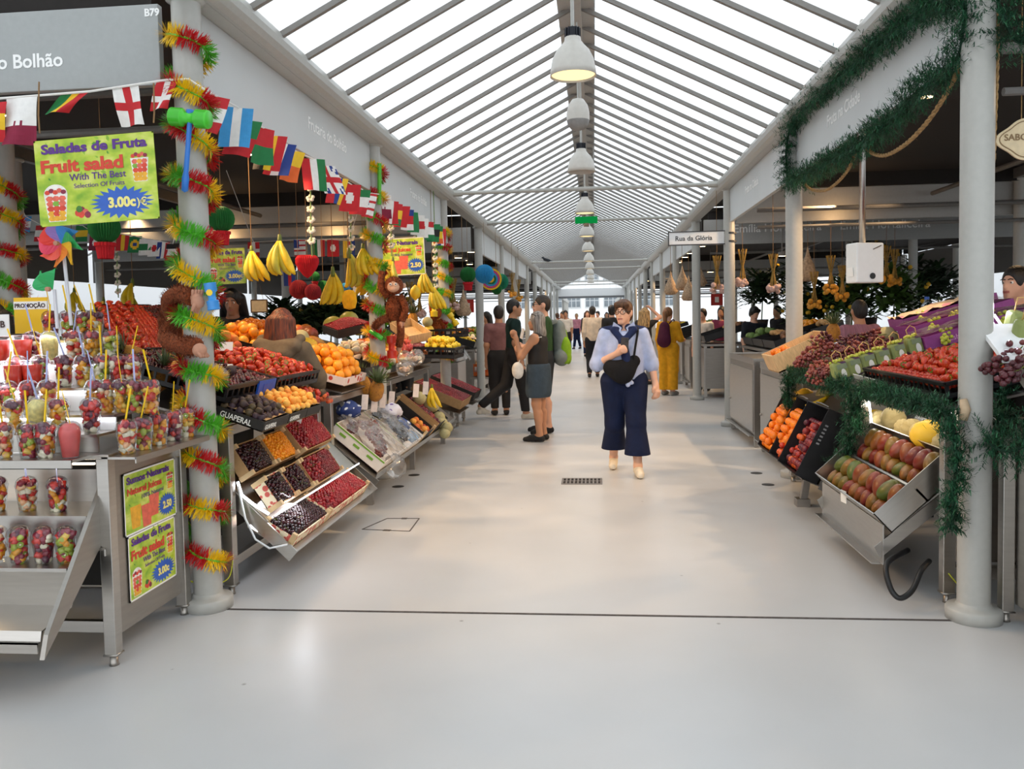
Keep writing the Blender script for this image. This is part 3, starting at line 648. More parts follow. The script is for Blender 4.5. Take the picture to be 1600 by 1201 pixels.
def spoon_mb():
    mb = MB(); mb.bar((0, 0, .03), (0, 0, .13), .0075, .003); mb.hexa([(-.004, -.0015, -.01), (.004, -.0015, -.01), (.004, .0015, -.01), (-.004, .0015, -.01), (-.0035, -.0015, .03), (.0035, -.0015, .03), (.0035, .0015, .03), (-.0035, .0015, .03)])
    mb.hexa([(-.009, -.002, -.045), (.009, -.002, -.045), (.009, .002, -.045), (-.009, .002, -.045), (-.004, -.0015, -.01), (.004, -.0015, -.01), (.004, .0015, -.01), (-.004, .0015, -.01)]); return mb
spy, spl = spoon_mb().mesh('spoon', m_spoony), spoon_mb().mesh('spoon', m_spoonl)
FLAV = ['mixed fruit', 'orange and kiwi', 'strawberry and berry', 'orange and melon', 'melon and kiwi', 'berry and kiwi', 'watermelon and orange', 'mixed orange fruit', 'pale melon fruit']
def cup(loc, v, label, spoon='y', group='fruit salad cups on the counter', s=1., lean=None, lid=True):
    t = thing('fruit_salad_cup' if v < 10 else ('smoothie_cup' if v == 11 else 'juice_cup' if v == 12 else 'fruit_salad_cup'), label, 'cup', loc, (0, 0, random.uniform(0, 6)), group); t.scale = (s, s, s)
    link('cup_wall', cup_me, t)
    link({10: 'pineapple_pieces', 11: 'smoothie', 12: 'juice'}.get(v, 'fruit_pieces'), {10: pine_me, 11: smooth_me, 12: juice_me}.get(v) or cont_me[v % 9], t)
    if lid: link('dome_lid' if v != 12 else 'flat_lid', dome_me if v != 12 else flat_me, t)
    if spoon:
        lx, ly = lean if lean else (random.uniform(-.28, .28), random.uniform(-.2, .2))
        link('spoon', spy if spoon == 'y' else spl, t, (0, 0, .165), (ly, lx, random.uniform(-.5, .5)))
    return t
# ---------------------------------------------------------------- printed posters
def leafy_mat():
    m, nt, b = _new('leafy_print'); N = nt.nodes; L = nt.links; tc = N.new('ShaderNodeTexCoord')
    n = N.new('ShaderNodeTexNoise'); n.inputs['Scale'].default_value = 5; n.inputs['Detail'].default_value = 3; L.new(tc.outputs['Generated'], n.inputs[0])
    r = N.new('ShaderNodeValToRGB'); e = r.color_ramp.elements; e[0].position = .3; e[0].color = srgb('#7fae26')+(1,); e[1].position = .68; e[1].color = srgb('#dfe27a')+(1,); x = e.new(.5); x.color = srgb('#b9cf3c')+(1,)
    L.new(n.outputs['Fac'], r.inputs[0]); L.new(r.outputs[0], b.inputs['Base Color']); b.inputs['Roughness'].default_value = .35; return m
m_leafy = leafy_mat(); m_pw = mat('print_white', '#f4f2ec', .4, var=0); m_purple = mat('print_purple', '#5a2a86', .4, var=0); m_pred = mat('print_red', '#d8402a', .4, var=0); m_pblue = mat('print_blue', '#2f62c0', .4, var=.03); m_pyel = mat('print_yellow', '#f6ea8a', .4, var=0)
PIC = [mat('pic_%d' % i, c, .4, var=.08, scale=40) for i, c in enumerate(('#f2b02a', '#e0462e', '#7fb03a', '#f4efe6', '#8c2340', '#e86a55', '#3f7a2a'))]
def flat_poly(mb, pts, z, mi): mb.add([(x, y, z) for x, y in pts], (tuple(range(len(pts))),), mi)
def pic_cup(parent, x, y, w, h, z, seed=1, dome=True):
    rd = random.Random(seed); mb = MB(); flat_poly(mb, [(x-w*.36, y), (x+w*.36, y), (x+w*.5, y+h*.68), (x-w*.5, y+h*.68)], z, 3)
    for j in range(5):
        for i in range(3):
            cx = x+(i-1)*w*.27*(.8+.05*j); cy = y+h*(.08+.125*j); mb.add([(cx+w*.17*math.cos(a*PI/3+j), cy+h*.075*math.sin(a*PI/3+j), z+.0002+i*.0001+j*.00005) for a in range(6)], ((0, 1, 2, 3, 4, 5),), [0, 0, 1, 2, 5][j] if rd.random() < .7 else rd.choice([0, 1, 5]))
    if dome: flat_poly(mb, [(x+w*.5*math.cos(PI*a/12), y+h*.68+h*.26*math.sin(PI*a/12)) for a in range(13)], z, 3)
    for i in range(5): cx = x+(i-2)*w*.17; cy = y+h*(.74+.04*(i % 2)); mb.add([(cx+w*.12*math.cos(a*PI/4), cy+h*.06*math.sin(a*PI/4), z+.0009+i*.0001) for a in range(8)], (tuple(range(8)),), [1, 4, 1, 5, 4][i])
    return obj('cup_picture', mb, PIC, parent)
def pic_berries(parent, x, y, r, z):
    mb = MB()
    for i, (dx, dy, c) in enumerate(((-1, 0, 1), (0, .7, 4), (.9, .1, 5), (-.2, -.4, 1), (1.4, -.5, 4), (-.6, .9, 6))): mb.add([(x+dx*r+r*.8*math.cos(a*PI/5), y+dy*r+r*.8*math.sin(a*PI/5), z+i*.00015) for a in range(10)], (tuple(range(10)),), c)
    return obj('berry_picture', mb, PIC, parent)
def burst(parent, x, y, rx, ry, z, price, extra=None, ps=.5):
    n = 22; pts = []
    for i in range(2*n): a = PI*i/n; k = 1 if i % 2 == 0 else .72; pts.append((x+rx*k*math.cos(a), y+ry*k*math.sin(a)))
    mb = MB(); b = len(mb.v); mb.v = [(x, y, z)]+[(p, q, z) for p, q in pts]
    for i in range(2*n): mb.f.append((0, 1+i, 1+(i+1) % (2*n))); mb.m.append(0)
    obj('starburst', mb, m_pblue, parent); text('lettering', price, ry*ps*1.5, m_pyel, parent, (x, y-ry*ps*.5, z+.0015), (0, 0, 0), .002*ry/.05, .0003, 'CENTER')
    if extra: text('lettering', extra, ry*ps*1.2, m_pyel, parent, (x+rx*.62, y-ry*.28, z+.0015), (0, 0, 0), .001, .0003, 'CENTER')
def leaves_print(parent, w, h, z, x0, y0):
    rd = random.Random(5); mb = MB()
    for i in range(26):
        x, y = x0+rd.uniform(0, w), y0+rd.uniform(0, h); a = rd.uniform(0, 6.3); l = rd.uniform(.1, .2)*min(w, h)
        mb.add([(x, y, z+i*2e-5), (x+l*.5*math.cos(a+.5), y+l*.5*math.sin(a+.5), z+i*2e-5), (x+l*math.cos(a), y+l*math.sin(a), z+i*2e-5), (x+l*.5*math.cos(a-.5), y+l*.5*math.sin(a-.5), z+i*2e-5)], ((0, 1, 2, 3),), 0 if rd.random() < .5 else 1)
    o = obj('leaf_print', mb, [mat('print_leaf', '#4f8f22', .4, var=.1), mat('print_leaf_pale', '#8fbf34', .4, var=.1)], parent); return o
def salad_poster(loc, x, y, w, h, label, t=.004, wide=True, hangers=False):
    p = thing('poster', label, 'poster', loc, 0, 'fruit salad and juice posters'); frame(p, x, y)
    obj('sheet', MB().box((w/2, h/2, 0), (w, h, t)), m_leafy, p); z = t/2+.0004
    obj('border', MB().box((w/2, .004, 0), (w, .008, t*1.05)).box((w/2, h-.004, 0), (w, .008, t*1.05)).box((.004, h/2, 0), (.008, h, t*1.05)).box((w-.004, h/2, 0), (.008, h, t*1.05)), m_pw if not wide else m_leafy, p)
    leaves_print(p, w*.62, h*.42, z, w*.02, h*.56)
    text('lettering', 'Saladas de Fruta', h*.15, m_purple, p, (w*.06, h*.84, z+.002), (0, 0, 0), h*.006, .0003, sx=w/h/(1.0 if wide else 1.06)*.9)
    text('lettering', 'Fruit salad', h*.2, m_pred, p, (w*.04, h*.62, z+.002), (0, 0, 0), h*.008, .0003, sx=w/h*.84)
    text('lettering', 'With The Best', h*.11, m_purple, p, (w*.28, h*.51, z+.002), (0, 0, 0), h*.001, .0003, sx=w/h/1.2*.86); text('lettering', 'Selection Of Fruits', h*.075, m_purple, p, (w*.31, h*.42, z+.002), (0, 0, 0), 0, .0003, sx=w/h/1.2*.9)
    pic_cup(p, w*.15, h*.05, w*.2, h*.46, z, 2); pic_cup(p, w*.87, h*.44, w*.15, h*.4, z, 3, False); pic_berries(p, w*.36, h*.13, h*.05, z)
    burst(p, w*.7, h*.22, w*.27, h*.19, z+.0004, '3.00c', ')€' if wide else None, .55); return p
def juice_poster(loc, x, y, w, h, label, t=.004):
    p = thing('poster', label, 'poster', loc, 0, 'fruit salad and juice posters'); frame(p, x, y)
    obj('sheet', MB().box((w/2, h/2, 0), (w, h, t)), m_leafy, p); z = t/2+.0004
    obj('border', MB().box((w/2, .004, 0), (w, .008, t*1.05)).box((w/2, h-.004, 0), (w, .008, t*1.05)).box((.004, h/2, 0), (.008, h, t*1.05)).box((w-.004, h/2, 0), (.008, h, t*1.05)), m_pw, p)
    leaves_print(p, w*.5, h*.45, z, w*.02, h*.5)
    text('lettering', 'Sumos Naturais', h*.15, m_purple, p, (w*.05, h*.82, z+.002), (0, 0, 0), h*.006, .0003, sx=w/h*.85)
    text('lettering', 'Natural Juices', h*.15, m_pred, p, (w*.05, h*.64, z+.002), (0, 0, 0), h*.005, .0003, sx=w/h*.78); text('lettering', '100% Natural', h*.1, m_purple, p, (w*.3, h*.52, z+.002), (0, 0, 0), 0, .0003, sx=w/h*.8)
    mb = MB()
    for i, (cx, cy, c) in enumerate(((.2, .08, 0), (.55, .16, 5), (.4, .04, 5))): flat_poly(mb, [((cx-.075)*w, cy*h), ((cx+.075)*w, cy*h), ((cx+.1)*w, (cy+.36)*h), ((cx-.1)*w, (cy+.36)*h)], z+i*.0003, c)
    obj('glass_picture', mb, PIC, p); burst(p, w*.8, h*.26, w*.19, h*.2, z+.0014, '2.50', None, .55); pic_cup(p, w*.88, h*.5, w*.14, h*.34, z, 4, False); return p
# ---------------------------------------------------------------- fruit salad counter, near left
def legs(t, pts, z, w=.055, mtx=None):
    for x, y in pts:
        o = obj('leg', MB().box((x, y, (z+.05)/2), (w, w, z-.05)), mtx or m_steel, t, bevel=.003)
        obj('foot', MB().lathe([(0, 0), (.022, 0), (.018, .012), (.018, .05), (0, .05)], 12, M=Matrix.Translation((x, y, 0))).box((x, y, .052), (w+.008, w+.008, .008)), m_steel2, o, True)
m_led = glow('led_white', '#f4f7ff', 5.); m_ledw = glow('led_warm_white', '#fff0d8', 6.)
xa, xb = -4.7, -2.145
c1 = thing('salad_counter', 'stainless counter with fruit salad posters on its end panel', 'counter')
legs(c1, ((xb, 3.42), (xb, 4.055), (xa, 3.42), (xa, 4.08)), .93)
obj('end_panel', MB().box((xb-.006, 3.75, .515), (.014, .62, .79)), m_steel2, c1)
obj('countertop', MB().box(((xa+xb)/2+.01, 3.76, .935), (2.6, .74, .022)), m_steel, c1, bevel=.003)
obj('front_shelf', MB().box(((xa-2.19)/2, 3.33, .939), (-2.19-xa, .16, .012)).box(((xa-2.19)/2, 3.253, .928), (-2.19-xa, .008, .034)), m_steel, c1)
obj('side_ledge', MB().box((-2.065, 3.735, .93), (.16, .69, .01)).box((-1.987, 3.735, .921), (.006, .69, .026)), m_steel, c1)
obj('rail', MB().bar((xa, 3.46, .16), (xb, 3.46, .16), .03, .05), m_steel, c1); obj('rail', MB().bar((xa, 4.08, .16), (xb, 4.08, .16), .03, .05), m_steel, c1)
obj('back_panel', MB().box(((xa+xb)/2, 4.05, .5), (2.5, .01, .7)), m_black, c1)
mb = MB(); X0, X1 = xa, -2.2; prof = [(3.62, .84), (3.62, .69), (3.35, .685), (3.35, .505), (3.2, .5), (3.2, .485), (3.225, .335), (3.03, .3), (3.02, .262), (3.0, .262), (3.0, .22)]
for (ya, za), (yb, zb) in zip(prof, prof[1:]): mb.slab((X0, ya, za), (X1, ya, za), (X1, yb, zb), (X0, yb, zb), .006)
obj('stepped_tray', mb, m_steel, c1)
for x in (-2.175, -4.66):
    obj('side_arm', MB().hexa([(x-.01, 3.4, .55), (x+.01, 3.4, .55), (x+.01, 3.42, .8), (x-.01, 3.42, .8), (x-.01, 2.99, .2), (x+.01, 2.99, .2), (x+.01, 3.02, .29), (x-.01, 3.02, .29)]), m_steel2, c1)
obj('led_strip', MB().box(((xa+xb)/2, 3.43, .9), (2.44, .012, .008)), m_ledw, c1); lamp('counter_led', 'AREA', (-3.0, 3.42, .88), 9, '#ffd9a0', (-3.3, 3.3, .5), .6)
obj('clamp', MB().box((xb-.03, 3.39, .53), (.06, .012, .012)).tube([(xb, 3.388, .53), (xb, 3.388, .5)], .006, 6), m_steel2, c1)
tiers = [(3.44, 3.58, 1.028), (3.58, 3.74, 1.1), (3.74, 3.92, 1.212), (3.92, 4.08, 1.33), (4.08, 4.24, 1.436)]
tr = thing('tiered_stand', 'stepped steel stand lit by white strips under the salad cups', 'stand')
prev = .947
for i, (ya, yb, z) in enumerate(tiers):
    x1 = (-2.19, -2.19, -2.22, -2.45, -2.62)[i]; obj('step', MB().box(((xa+x1)/2, (ya+yb)/2+.01, z-.006), (x1-xa, yb-ya+.03, .012)), m_steel, tr)
    obj('riser', MB().box(((xa+x1)/2, ya+.01, (prev+z)/2-.006), (x1-xa, .008, z-prev-.014)), m_steel if i == 0 else m_white, tr)
    if i: obj('led_strip', MB().box(((xa+x1)/2, ya-.004, z-.018), (x1-xa, .008, .006)), m_led, tr); lamp('tier_led', 'AREA', (-2.9, ya-.01, z-.02), 1.6, '#f4f7ff', (-2.9, ya-.1, z-.2), .35)
    prev = z
# cups: base pixel column, tier, flavour, spoon
rows = [('front shelf', 3.33, .945, [(42, 0, 'y'), (69, 5, 'y'), (107, 11, 'y'), (2, 3, 'y')]), ('lowest tier', 3.51, 1.03, [(-20, 4, 'y'), (22, 1, 'y'), (58, 10, 'l'), (92, 8, 'y'), (142, 2, 'l')]),
    ('second tier', 3.66, 1.102, [(-8, 5, 'l'), (14, 0, 'y'), (46, 2, 'l'), (75, 6, 'l'), (149, 8, 'l'), (167, 3, 'y'), (191, 1, 'y'), (212, 7, 'l'), (236, 6, 'y')]),
    ('third tier', 3.83, 1.214, [(30, 5, 'y'), (66, 0, 'y'), (103, 5, 'l'), (134, 1, 'l'), (162, 4, 'y'), (188, 2, 'y'), (210, 3, 'y')]), ('fourth tier', 4.0, 1.332, [(56, 5, 'l'), (83, 10, 'y'), (121, 3, 'l'), (148, 8, 'y'), (177, 4, 'l')]), ('top tier', 4.16, 1.438, [(86, 5, 'y'), (113, 7, 'y'), (137, 0, 'y'), (154, 1, 'y')])]
seen = {}
for nm, Y, z, L in rows:
    L = sorted(L)
    for i, (u, v, s) in enumerate(L):
        p = at(u, 640, Y); what = {10: 'pineapple salad cup', 11: 'pink smoothie cup'}.get(v) or FLAV[v]+' salad cup'
        cup((p.x, Y, z), v, '%s, %s spoon, %s from left on the %s' % (what, 'yellow' if s == 'y' else 'lilac', ORD[i], nm), s)
for i, (u, Y, v) in enumerate(((210, 3.47, 3), (235, 3.6, 7), (259, 3.74, 1), (278, 3.88, 2), (293, 4.01, 8))):
    p = at(u, 640, Y); cup((-2.07, Y, .936), v, '%s salad cup with a yellow spoon, %s one along the side ledge' % (FLAV[v], ('nearest', 'second', 'third', 'fourth', 'last')[i]), 'y')
for i, u in enumerate((-4, 43, 91)):
    p = at(u, 790, 3.44); cup((p.x, 3.44, .686), (1, 3, 5)[i], '%s salad cup with a lilac spoon on the upper shelf under the counter' % FLAV[(1, 3, 5)[i]], 'l', lean=((.35, 0), (.06, 0), (-.4, 0))[i])
for i, u in enumerate((-5, 30, 68, 103)):
    p = at(u, 860, 3.27); cup((p.x, 3.27, .506), (6, 0, 2, 7)[i], '%s salad cup without spoon on the lower shelf under the counter' % FLAV[(6, 0, 2, 7)[i]], None)
for i, (u, Y, z, v) in enumerate(((32, 3.93, 1.34, 12), (16, 3.72, 1.22, 12), (45, 3.75, 1.22, 12), (14, 3.93, 1.34, 12))):
    p = at(u, 560, Y); cup((p.x-.06*(i == 3), Y+.02, z-.005), v, ('red juice cup standing highest at the left end of the tiers', 'red juice cup on the third tier by the left edge', 'dark red juice cup next to the strawberry salads', 'red juice cup behind the others at the left end')[i], None, 'juice cups on the tiers', 1.1)
# posters
q = [at(186, 738, 3.53), ]
def on_panel(u, v): w = atx(u, v, xb+.004); return w
a, b = on_panel(200, 942), on_panel(272, 902); c = on_panel(192, 836)
salad_poster((xb+.006, 3.553, .232), (0, 1, 0), (0, 0, 1), .425, .305, 'green Saladas de Fruta poster, lower one on the counter end panel', wide=False)
juice_poster((xb+.0065, 3.535, .54), (0, 1, 0), (0, 0, 1), .465, .29, 'green Sumos Naturais poster, upper one on the counter end panel')
a = at(64, 356, 3.85); b = at(250, 338, 3.85); a = Vector((a.x, 3.85, (a.z+b.z)/2)); h = at(60, 213, 3.85).z-a.z
p = salad_poster(a+Vector((0, 0, -.015)), (1, 0, .04), (0, 0, 1), b.x-a.x, h*.98, 'large hanging Saladas de Fruta poster over the fruit salad counter')
tag(obj('hanging_string', MB().tube([at(240, 192, 3.86), at(241, 176, 3.87), at(240, 130, 3.9)], .004, 5), mat('twine', '#8a6a45', .9)), 'twine holding the right corner of the large salad poster', 'string')
tag(obj('hanging_string', MB().tube([at(62, 208, 3.86), at(60, 180, 3.87), at(61, 128, 3.9)], .004, 5), mat('twine', '')), 'twine holding the left corner of the large salad poster', 'string')
for lab, (u, v, Y), tx, w, h, cm, tm in (('red and yellow PROMOÇÃO card standing behind the juice cups', (50, 515, 4.35), 'PROMOÇÃO', .2, .2, '#f2c21a', '#b3261a'), ('small white MB payment card at the picture edge by the juice', (2, 520, 4.2), 'MB', .1, .12, '#f4f4f2', '#b33')):
    p = at(u, v, Y); t = thing('price_card', lab, 'card', (p.x, Y, p.z-.02)); obj('card', MB().box((0, 0, h/2), (w, .004, h)), mat('card_'+tx[:2], cm, .5, var=0), t)
    if tx != 'MB':
        mb = MB()
        for k in range(16): a = 2*PI*k/16; mb.add([(.02*math.cos(a+.2), .001, h/2+.02*math.sin(a+.2)), (.13*math.cos(a), .001, h/2+.13*math.sin(a)), (.02*math.cos(a-.2), .001, h/2+.02*math.sin(a-.2))], ((0, 1, 2),))
        obj('starburst', mb, mat('card_red', '#e0402a', .5), t); obj('label_strip', MB().box((0, -.003, h*.78), (w, .003, h*.22)), m_pw, t)
    text('lettering', tx, w*.16 if tx != 'MB' else .05, mat('card_ink', '#3a1a16' if 1 else tm, .5, var=0), t, (-w*.47 if tx != 'MB' else -.04, -.006, h*.72 if tx != 'MB' else .05), (PI/2, 0, 0), .001, .0005)
# slope of strawberries and pineapples behind the cups
P1, P2, P3 = at(150, 476, 6.2), at(205, 488, 6.2), at(262, 578, 4.75)
fr = Fr(at(146, 472, 6.3), at(188, 560, 4.7)-at(146, 472, 6.3), at(215, 480, 6.3)-at(146, 472, 6.3)); LL = (at(188, 560, 4.7)-at(146, 472, 6.3)).length
crate(fr.off(0, 0, -.09), LL, .42, .07, 'long black crate sloping up behind the salad cups', m_crate, name='fruit_crate', cat='crate', slots=True)
fill(fr.off(0, 0, -.08), LL, .42, .06, FM['strawberry'], .018, 'bed of strawberries under the heap behind the salad cups')
heap('strawberry', fr, LL, .42, .0, .075, 'strawberry in the sloping heap behind the fruit salad cups', 'strawberries behind the salad cups', .03, 1, .5, 1.3, .95, .6, maxn=80)
fr2 = Fr(at(215, 480, 6.4), at(262, 556, 5.2)-at(215, 480, 6.4), at(262, 480, 6.4)-at(215, 480, 6.4)); L2 = (at(262, 556, 5.2)-at(215, 480, 6.4)).length
crate(fr2.off(0, 0, -.09), L2, .4, .07, 'black crate of dark cherries beside the monkey-hugged pillar', m_crate, name='fruit_crate', cat='crate', slots=True)
fill(fr2.off(0, 0, -.07), L2, .4, .07, FM['mixcherry'], .013, 'dark cherries filling the crate left of the monkey pillar', 'cherry_fill', 'cherries', .03)
pineapple(at(250, 590, 4.5), 'golden pineapple behind the side ledge cups, crown up', (.3, .5, .3)); pineapple(at(212, 560, 4.6), 'cut netted pineapple lying behind the middle tier cups', (.5, -.9, .3), 1.15)
for i, (u, v) in enumerate(((262, 560), (258, 575), (268, 572))): place('peach', at(u, v, 4.7), label='%s peach beside the tinsel pillar' % ('topmost', 'front', 'right-hand')[i], group='peaches beside the tinsel pillar')
# ---------------------------------------------------------------- cherry stall
c2 = thing('cherry_stall_table', 'long stainless stall table with sloped top behind the cherry boxes', 'table')
legs(c2, ((-2.035, 4.38), (-2.035, 5.86), (-3.4, 4.38), (-3.4, 5.86)), .94, .06)
obj('frame_rail', MB().bar((-2.035, 4.4, .915), (-2.035, 5.85, .915), .05, .05), m_steel, c2); obj('frame_rail', MB().bar((-3.4, 4.38, .915), (-2.035, 4.38, .915), .05, .05), m_steel, c2)
obj('frame_rail', MB().bar((-3.4, 4.42, .16), (-2.05, 4.42, .16), .04, .05), m_steel, c2); obj('frame_rail', MB().bar((-2.06, 4.4, .16), (-2.06, 5.85, .16), .04, .05), m_steel, c2)
obj('sloped_top', MB().slab((-3.45, 4.35, 1.32), (-2.02, 4.35, .94), (-2.02, 5.9, .94), (-3.45, 5.9, 1.32), .012), m_steel2, c2)
obj('back_panel', MB().box((-2.5, 5.1, .5), (.02, 1.4, .8)), m_black, c2)
rk = thing('sloped_rack', 'tilted stainless rack with light strips holding the cherry boxes', 'rack')
for y in (4.44, 6.16): obj('side_plate', MB().hexa([(-2.06, y-.006, .5), (-1.72, y-.006, .17), (-1.72, y+.006, .17), (-2.06, y+.006, .5), (-2.06, y-.006, .6), (-1.67, y-.006, .225), (-1.67, y+.006, .225), (-2.06, y+.006, .6)]), m_steel, rk)
obj('back_plate', MB().slab((-2.1, 4.44, .64), (-1.84, 4.44, .39), (-1.84, 6.16, .39), (-2.1, 6.16, .64), .008), m_steel, rk); obj('lower_shelf', MB().slab((-1.96, 4.44, .36), (-1.7, 4.44, .2), (-1.7, 6.16, .2), (-1.96, 6.16, .36), .008), m_steel, rk)
obj('led_strip', MB().bar((-1.79, 4.46, .43), (-1.79, 6.1, .43), .006, .006), m_led, rk); lamp('rack_led', 'AREA', (-1.85, 4.7, .46), 2.5, '#f2f6ff', (-1.75, 4.6, .2), .3)
mb = MB(); mb.tube([(-2.0, 4.43, .62), (-1.97, 4.41, .55), (-1.9, 4.4, .5), (-1.82, 4.42, .44)], .008, 8); obj('led_tube', mb, m_led, rk, True)
mb = MB(); mb.tube([(-1.99, 4.41, .6), (-1.95, 4.4, .42), (-1.9, 4.41, .3), (-1.82, 4.41, .25), (-1.72, 4.42, .27)], .006, 6); obj('white_cable', mb, mat('cable_white', '#eef0f2', .4), rk, True)
V = (0, 1, 0)
def yfr(x, y, z, sl): return Fr((x, y, z), (1, 0, -sl), V)
boxes = [  # x, y, z at the back, slope, depth, width along the aisle, key, fill, label bits
    (-2.12, 4.5, .77, 1.55, .2, .36, 'cherry', 'FM', 'top row, nearest box'), (-2.12, 4.89, .77, 1.55, .2, .36, 'physalis', 'FM', 'top row, middle box'), (-2.12, 5.28, .8, 1.35, .24, .62, 'redcherry', 'FM', 'top row, far box'),
    (-1.955, 4.5, .585, 1.5, .19, .27, 'cherry', 'FM', 'middle row, nearest box'), (-1.955, 4.78, .585, 1.5, .19, .29, 'cherry', 'FM', 'middle row, second box'), (-1.955, 5.09, .59, 1.5, .2, .56, 'redcherry', 'FM', 'middle row, far box'),
    (-1.9, 4.46, .335, .62, .2, .62, 'cherry', 'FM', 'bottom row, nearest box'), (-1.9, 5.1, .335, .62, .2, .9, 'redcherry', 'FM', 'bottom row, long far box')]
for i, (x, y, z, sl, dp, wd, key, _, nm) in enumerate(boxes):
    fr = yfr(x, y, z, sl); col = {'cherry': 'dark', 'redcherry': 'bright red', 'physalis': ''}[key]
    printed = nm.startswith('bottom') or nm == 'middle row, nearest box'
    crate(fr, dp, wd, .075, 'small %s of %s, %s of the tilted rack' % ('fruit-printed box' if printed else 'wooden-cornered box', (col+' cherries') if col else 'orange physalis', nm), m_cherrycard if printed else m_card, m_card, m_wood, .028, group='small fruit boxes on the tilted rack')
    r = .0125 if key != 'physalis' else .0105; what = (col+' cherries') if col else 'physalis'
    fill(fr.off(.008, .008, .006), dp-.016, wd-.016, .07, FM[key], r, '%s filling the %s' % (what, nm), 'cherry_fill' if col else 'physalis_fill', 'cherries' if col else 'physalis', .02)
    heap(key, fr.off(.008, .008, 0), dp-.016, wd-.016, .077, .028 if col else .024, '%s on top of the %s' % ((col+' cherry') if col else 'orange physalis berry', nm), '%s, %s' % (what, nm), .022, 1, .5, 1, .85, .35, maxn=40)
# ledge of figs and apricots
lg = [(4.38, .37, 'fig', .045, 'ripe figs'), (4.76, .3, 'apricot', .045, 'apricots in brown paper'), (5.07, .26, 'apricot', .045, 'apricots')]
for y, wd, key, sp, nm in lg:
    fr = Fr((-2.1, y, 1.0), (1, 0, -.35), V)
    b = crate(fr, .29, wd, .06, 'black printed tray of %s on the table edge, %s' % (nm, {4.38: 'lettered GUAPERAL', 4.76: 'second along', 5.07: 'third along'}[y]), m_bcard, m_card, None, name='fruit_tray', cat='tray', group='black trays along the table edge')
    if y < 5:
        text('lettering', 'GUAPERAL', .045 if y < 4.5 else .04, m_pw, b, (.03, -.002, .012), (PI/2, 0, 0), .0006, .0006, sx=.85); text('lettering', 'GUAPERAL', .04, m_pw, b, (.2905, .02, .012), (PI/2, 0, PI/2), .0004, .0006, sx=.85)
    obj('paper_lining', MB().quad(*[(.01+.27*a+random.uniform(-.01, .01), wd*b_, .058+random.uniform(0, .025)) for a, b_ in ((0, .05), (1, .05), (1, .95), (0, .95))]), m_card, b)
    heap(key, fr.off(.01, .01, .02), .27, wd-.02, .045, sp, '%s in the %s tray at the table edge' % (key, nm if 'paper' not in nm else 'paper-lined'), 'small fruit at the table edge, '+nm, .02, 2, .5, .95, 1, 0)
t = thing('fruit_plate', 'clear plate of mixed plums and figs at the far end of the ledge', 'plate', (-2.0, 5.65, .965)); obj('plate', MB().box((0, 0, 0), (.32, .5, .006)), clear('clear_cup', ''), t)
fr = Fr((-2.15, 5.4, 1.01), (1, 0, -.3), V); heap('redplum', fr, .28, .45, .0, .047, 'small red plum on the clear plate', 'plums on the clear plate', .03, 2, .5, .75, .9); 
for y in (5.5, 5.72): place('fig', (-1.93, y, 1.0), label='dark fig on the clear plate, %s one' % ('nearer' if y < 5.6 else 'farther'), group='figs on the clear plate', s=1.2)
# upper table
T2 = lambda x, y, dz=0: Fr((x, y, 1.0+(-2.03-x)*.27+.02+dz), (1, 0, -.27), V)
fr = T2(-2.78, 4.36, .05); crate(fr, .78, .68, .09, 'black crate of dark cherries with a blue end on the stall table', m_crate, name='fruit_crate', cat='crate', slots=True)
fill(fr.off(.01, .01, .01), .76, .66, .08, FM['mixcherry'], .0135, 'dark cherries filling the crate with a blue end', 'cherry_fill', 'cherries', .03)
heap('mixcherry', fr.off(.02, .02, 0), .74, .64, .1, .055, 'dark cherry on top of the crate with a blue end', 'cherries in the blue-ended crate', .03, 1, .8, 1.05, .3, .5, maxn=40)
tag(obj('crate_label_panel', MB().box((.786, .54, .045), (.012, .26, .1)).box((.793, .54, .05), (.004, .12, .05)), mat('crate_blue', '#2456b8', .45), None, loc=fr.o, rot=tuple(fr.e)), 'blue slotted end panel clipped on the dark cherry crate', 'panel')
pk = thing('apple_pack', 'film-wrapped pack of red apples at the near corner of the cherry crate', 'pack', tuple(fr.p(.62, .0, .13)), tuple(fr.e)); obj('film', MB().ball((.0, .1, 0), (.11, .09, .05), 14, 8), clear('wrap_film', '#ffffff', .3, .15, .12), pk, True)
for i in range(4): place('apple', fr.p(.58+.07*(i % 2), .06+.07*(i//2), .125), label='red apple inside the film-wrapped pack', group='apples inside the film pack', s=.95)
place('fig', fr.p(.66, .27, .14), label='pale green courgette-like fruit beside the apple pack', name='custard_apple', cat='fruit', s=1.4)
for i, (x, y) in enumerate(((.52, -.02), (.45, .03), (.5, .06))): place('apricot', fr.p(x, y, .13), label='%s apricot left of the apple pack' % ('nearest', 'second', 'third')[i], s=1.2)
fr = T2(-2.62, 5.07, .05); crate(fr, .62, .8, .09, 'black crate of strawberries sloping towards the aisle before the hooded woman', m_crate, name='fruit_crate', cat='crate', slots=True)
fill(fr.off(.01, .01, .01), .6, .78, .075, FM['strawberry'], .02, 'bed of strawberries under the heap by the hooded woman')
heap('strawberry', fr.off(.02, .02, .02), .57, .76, .075, .064, 'strawberry in the crate in front of the hooded woman', 'strawberries before the hooded woman', .07, 1, .5, 1.5, 1, 1, None, maxn=110)
fr = T2(-3.05, 5.5, .06); crate(fr, .42, .65, .09, 'dark crate of peaches at the back of the stall table', m_crate, name='fruit_crate', cat='crate')
heap('peach', fr.off(.01, .01, .02), .4, .63, .04, .082, 'ripe peach heaped at the back beside the young vendor', 'peaches at the back of the table', .05, 2, .4, 1.05)
fr = T2(-3.0, 6.2, .07); crate(fr, .4, .4, .09, 'crate of oranges left of the hooded woman', m_crate, name='fruit_crate', cat='crate')
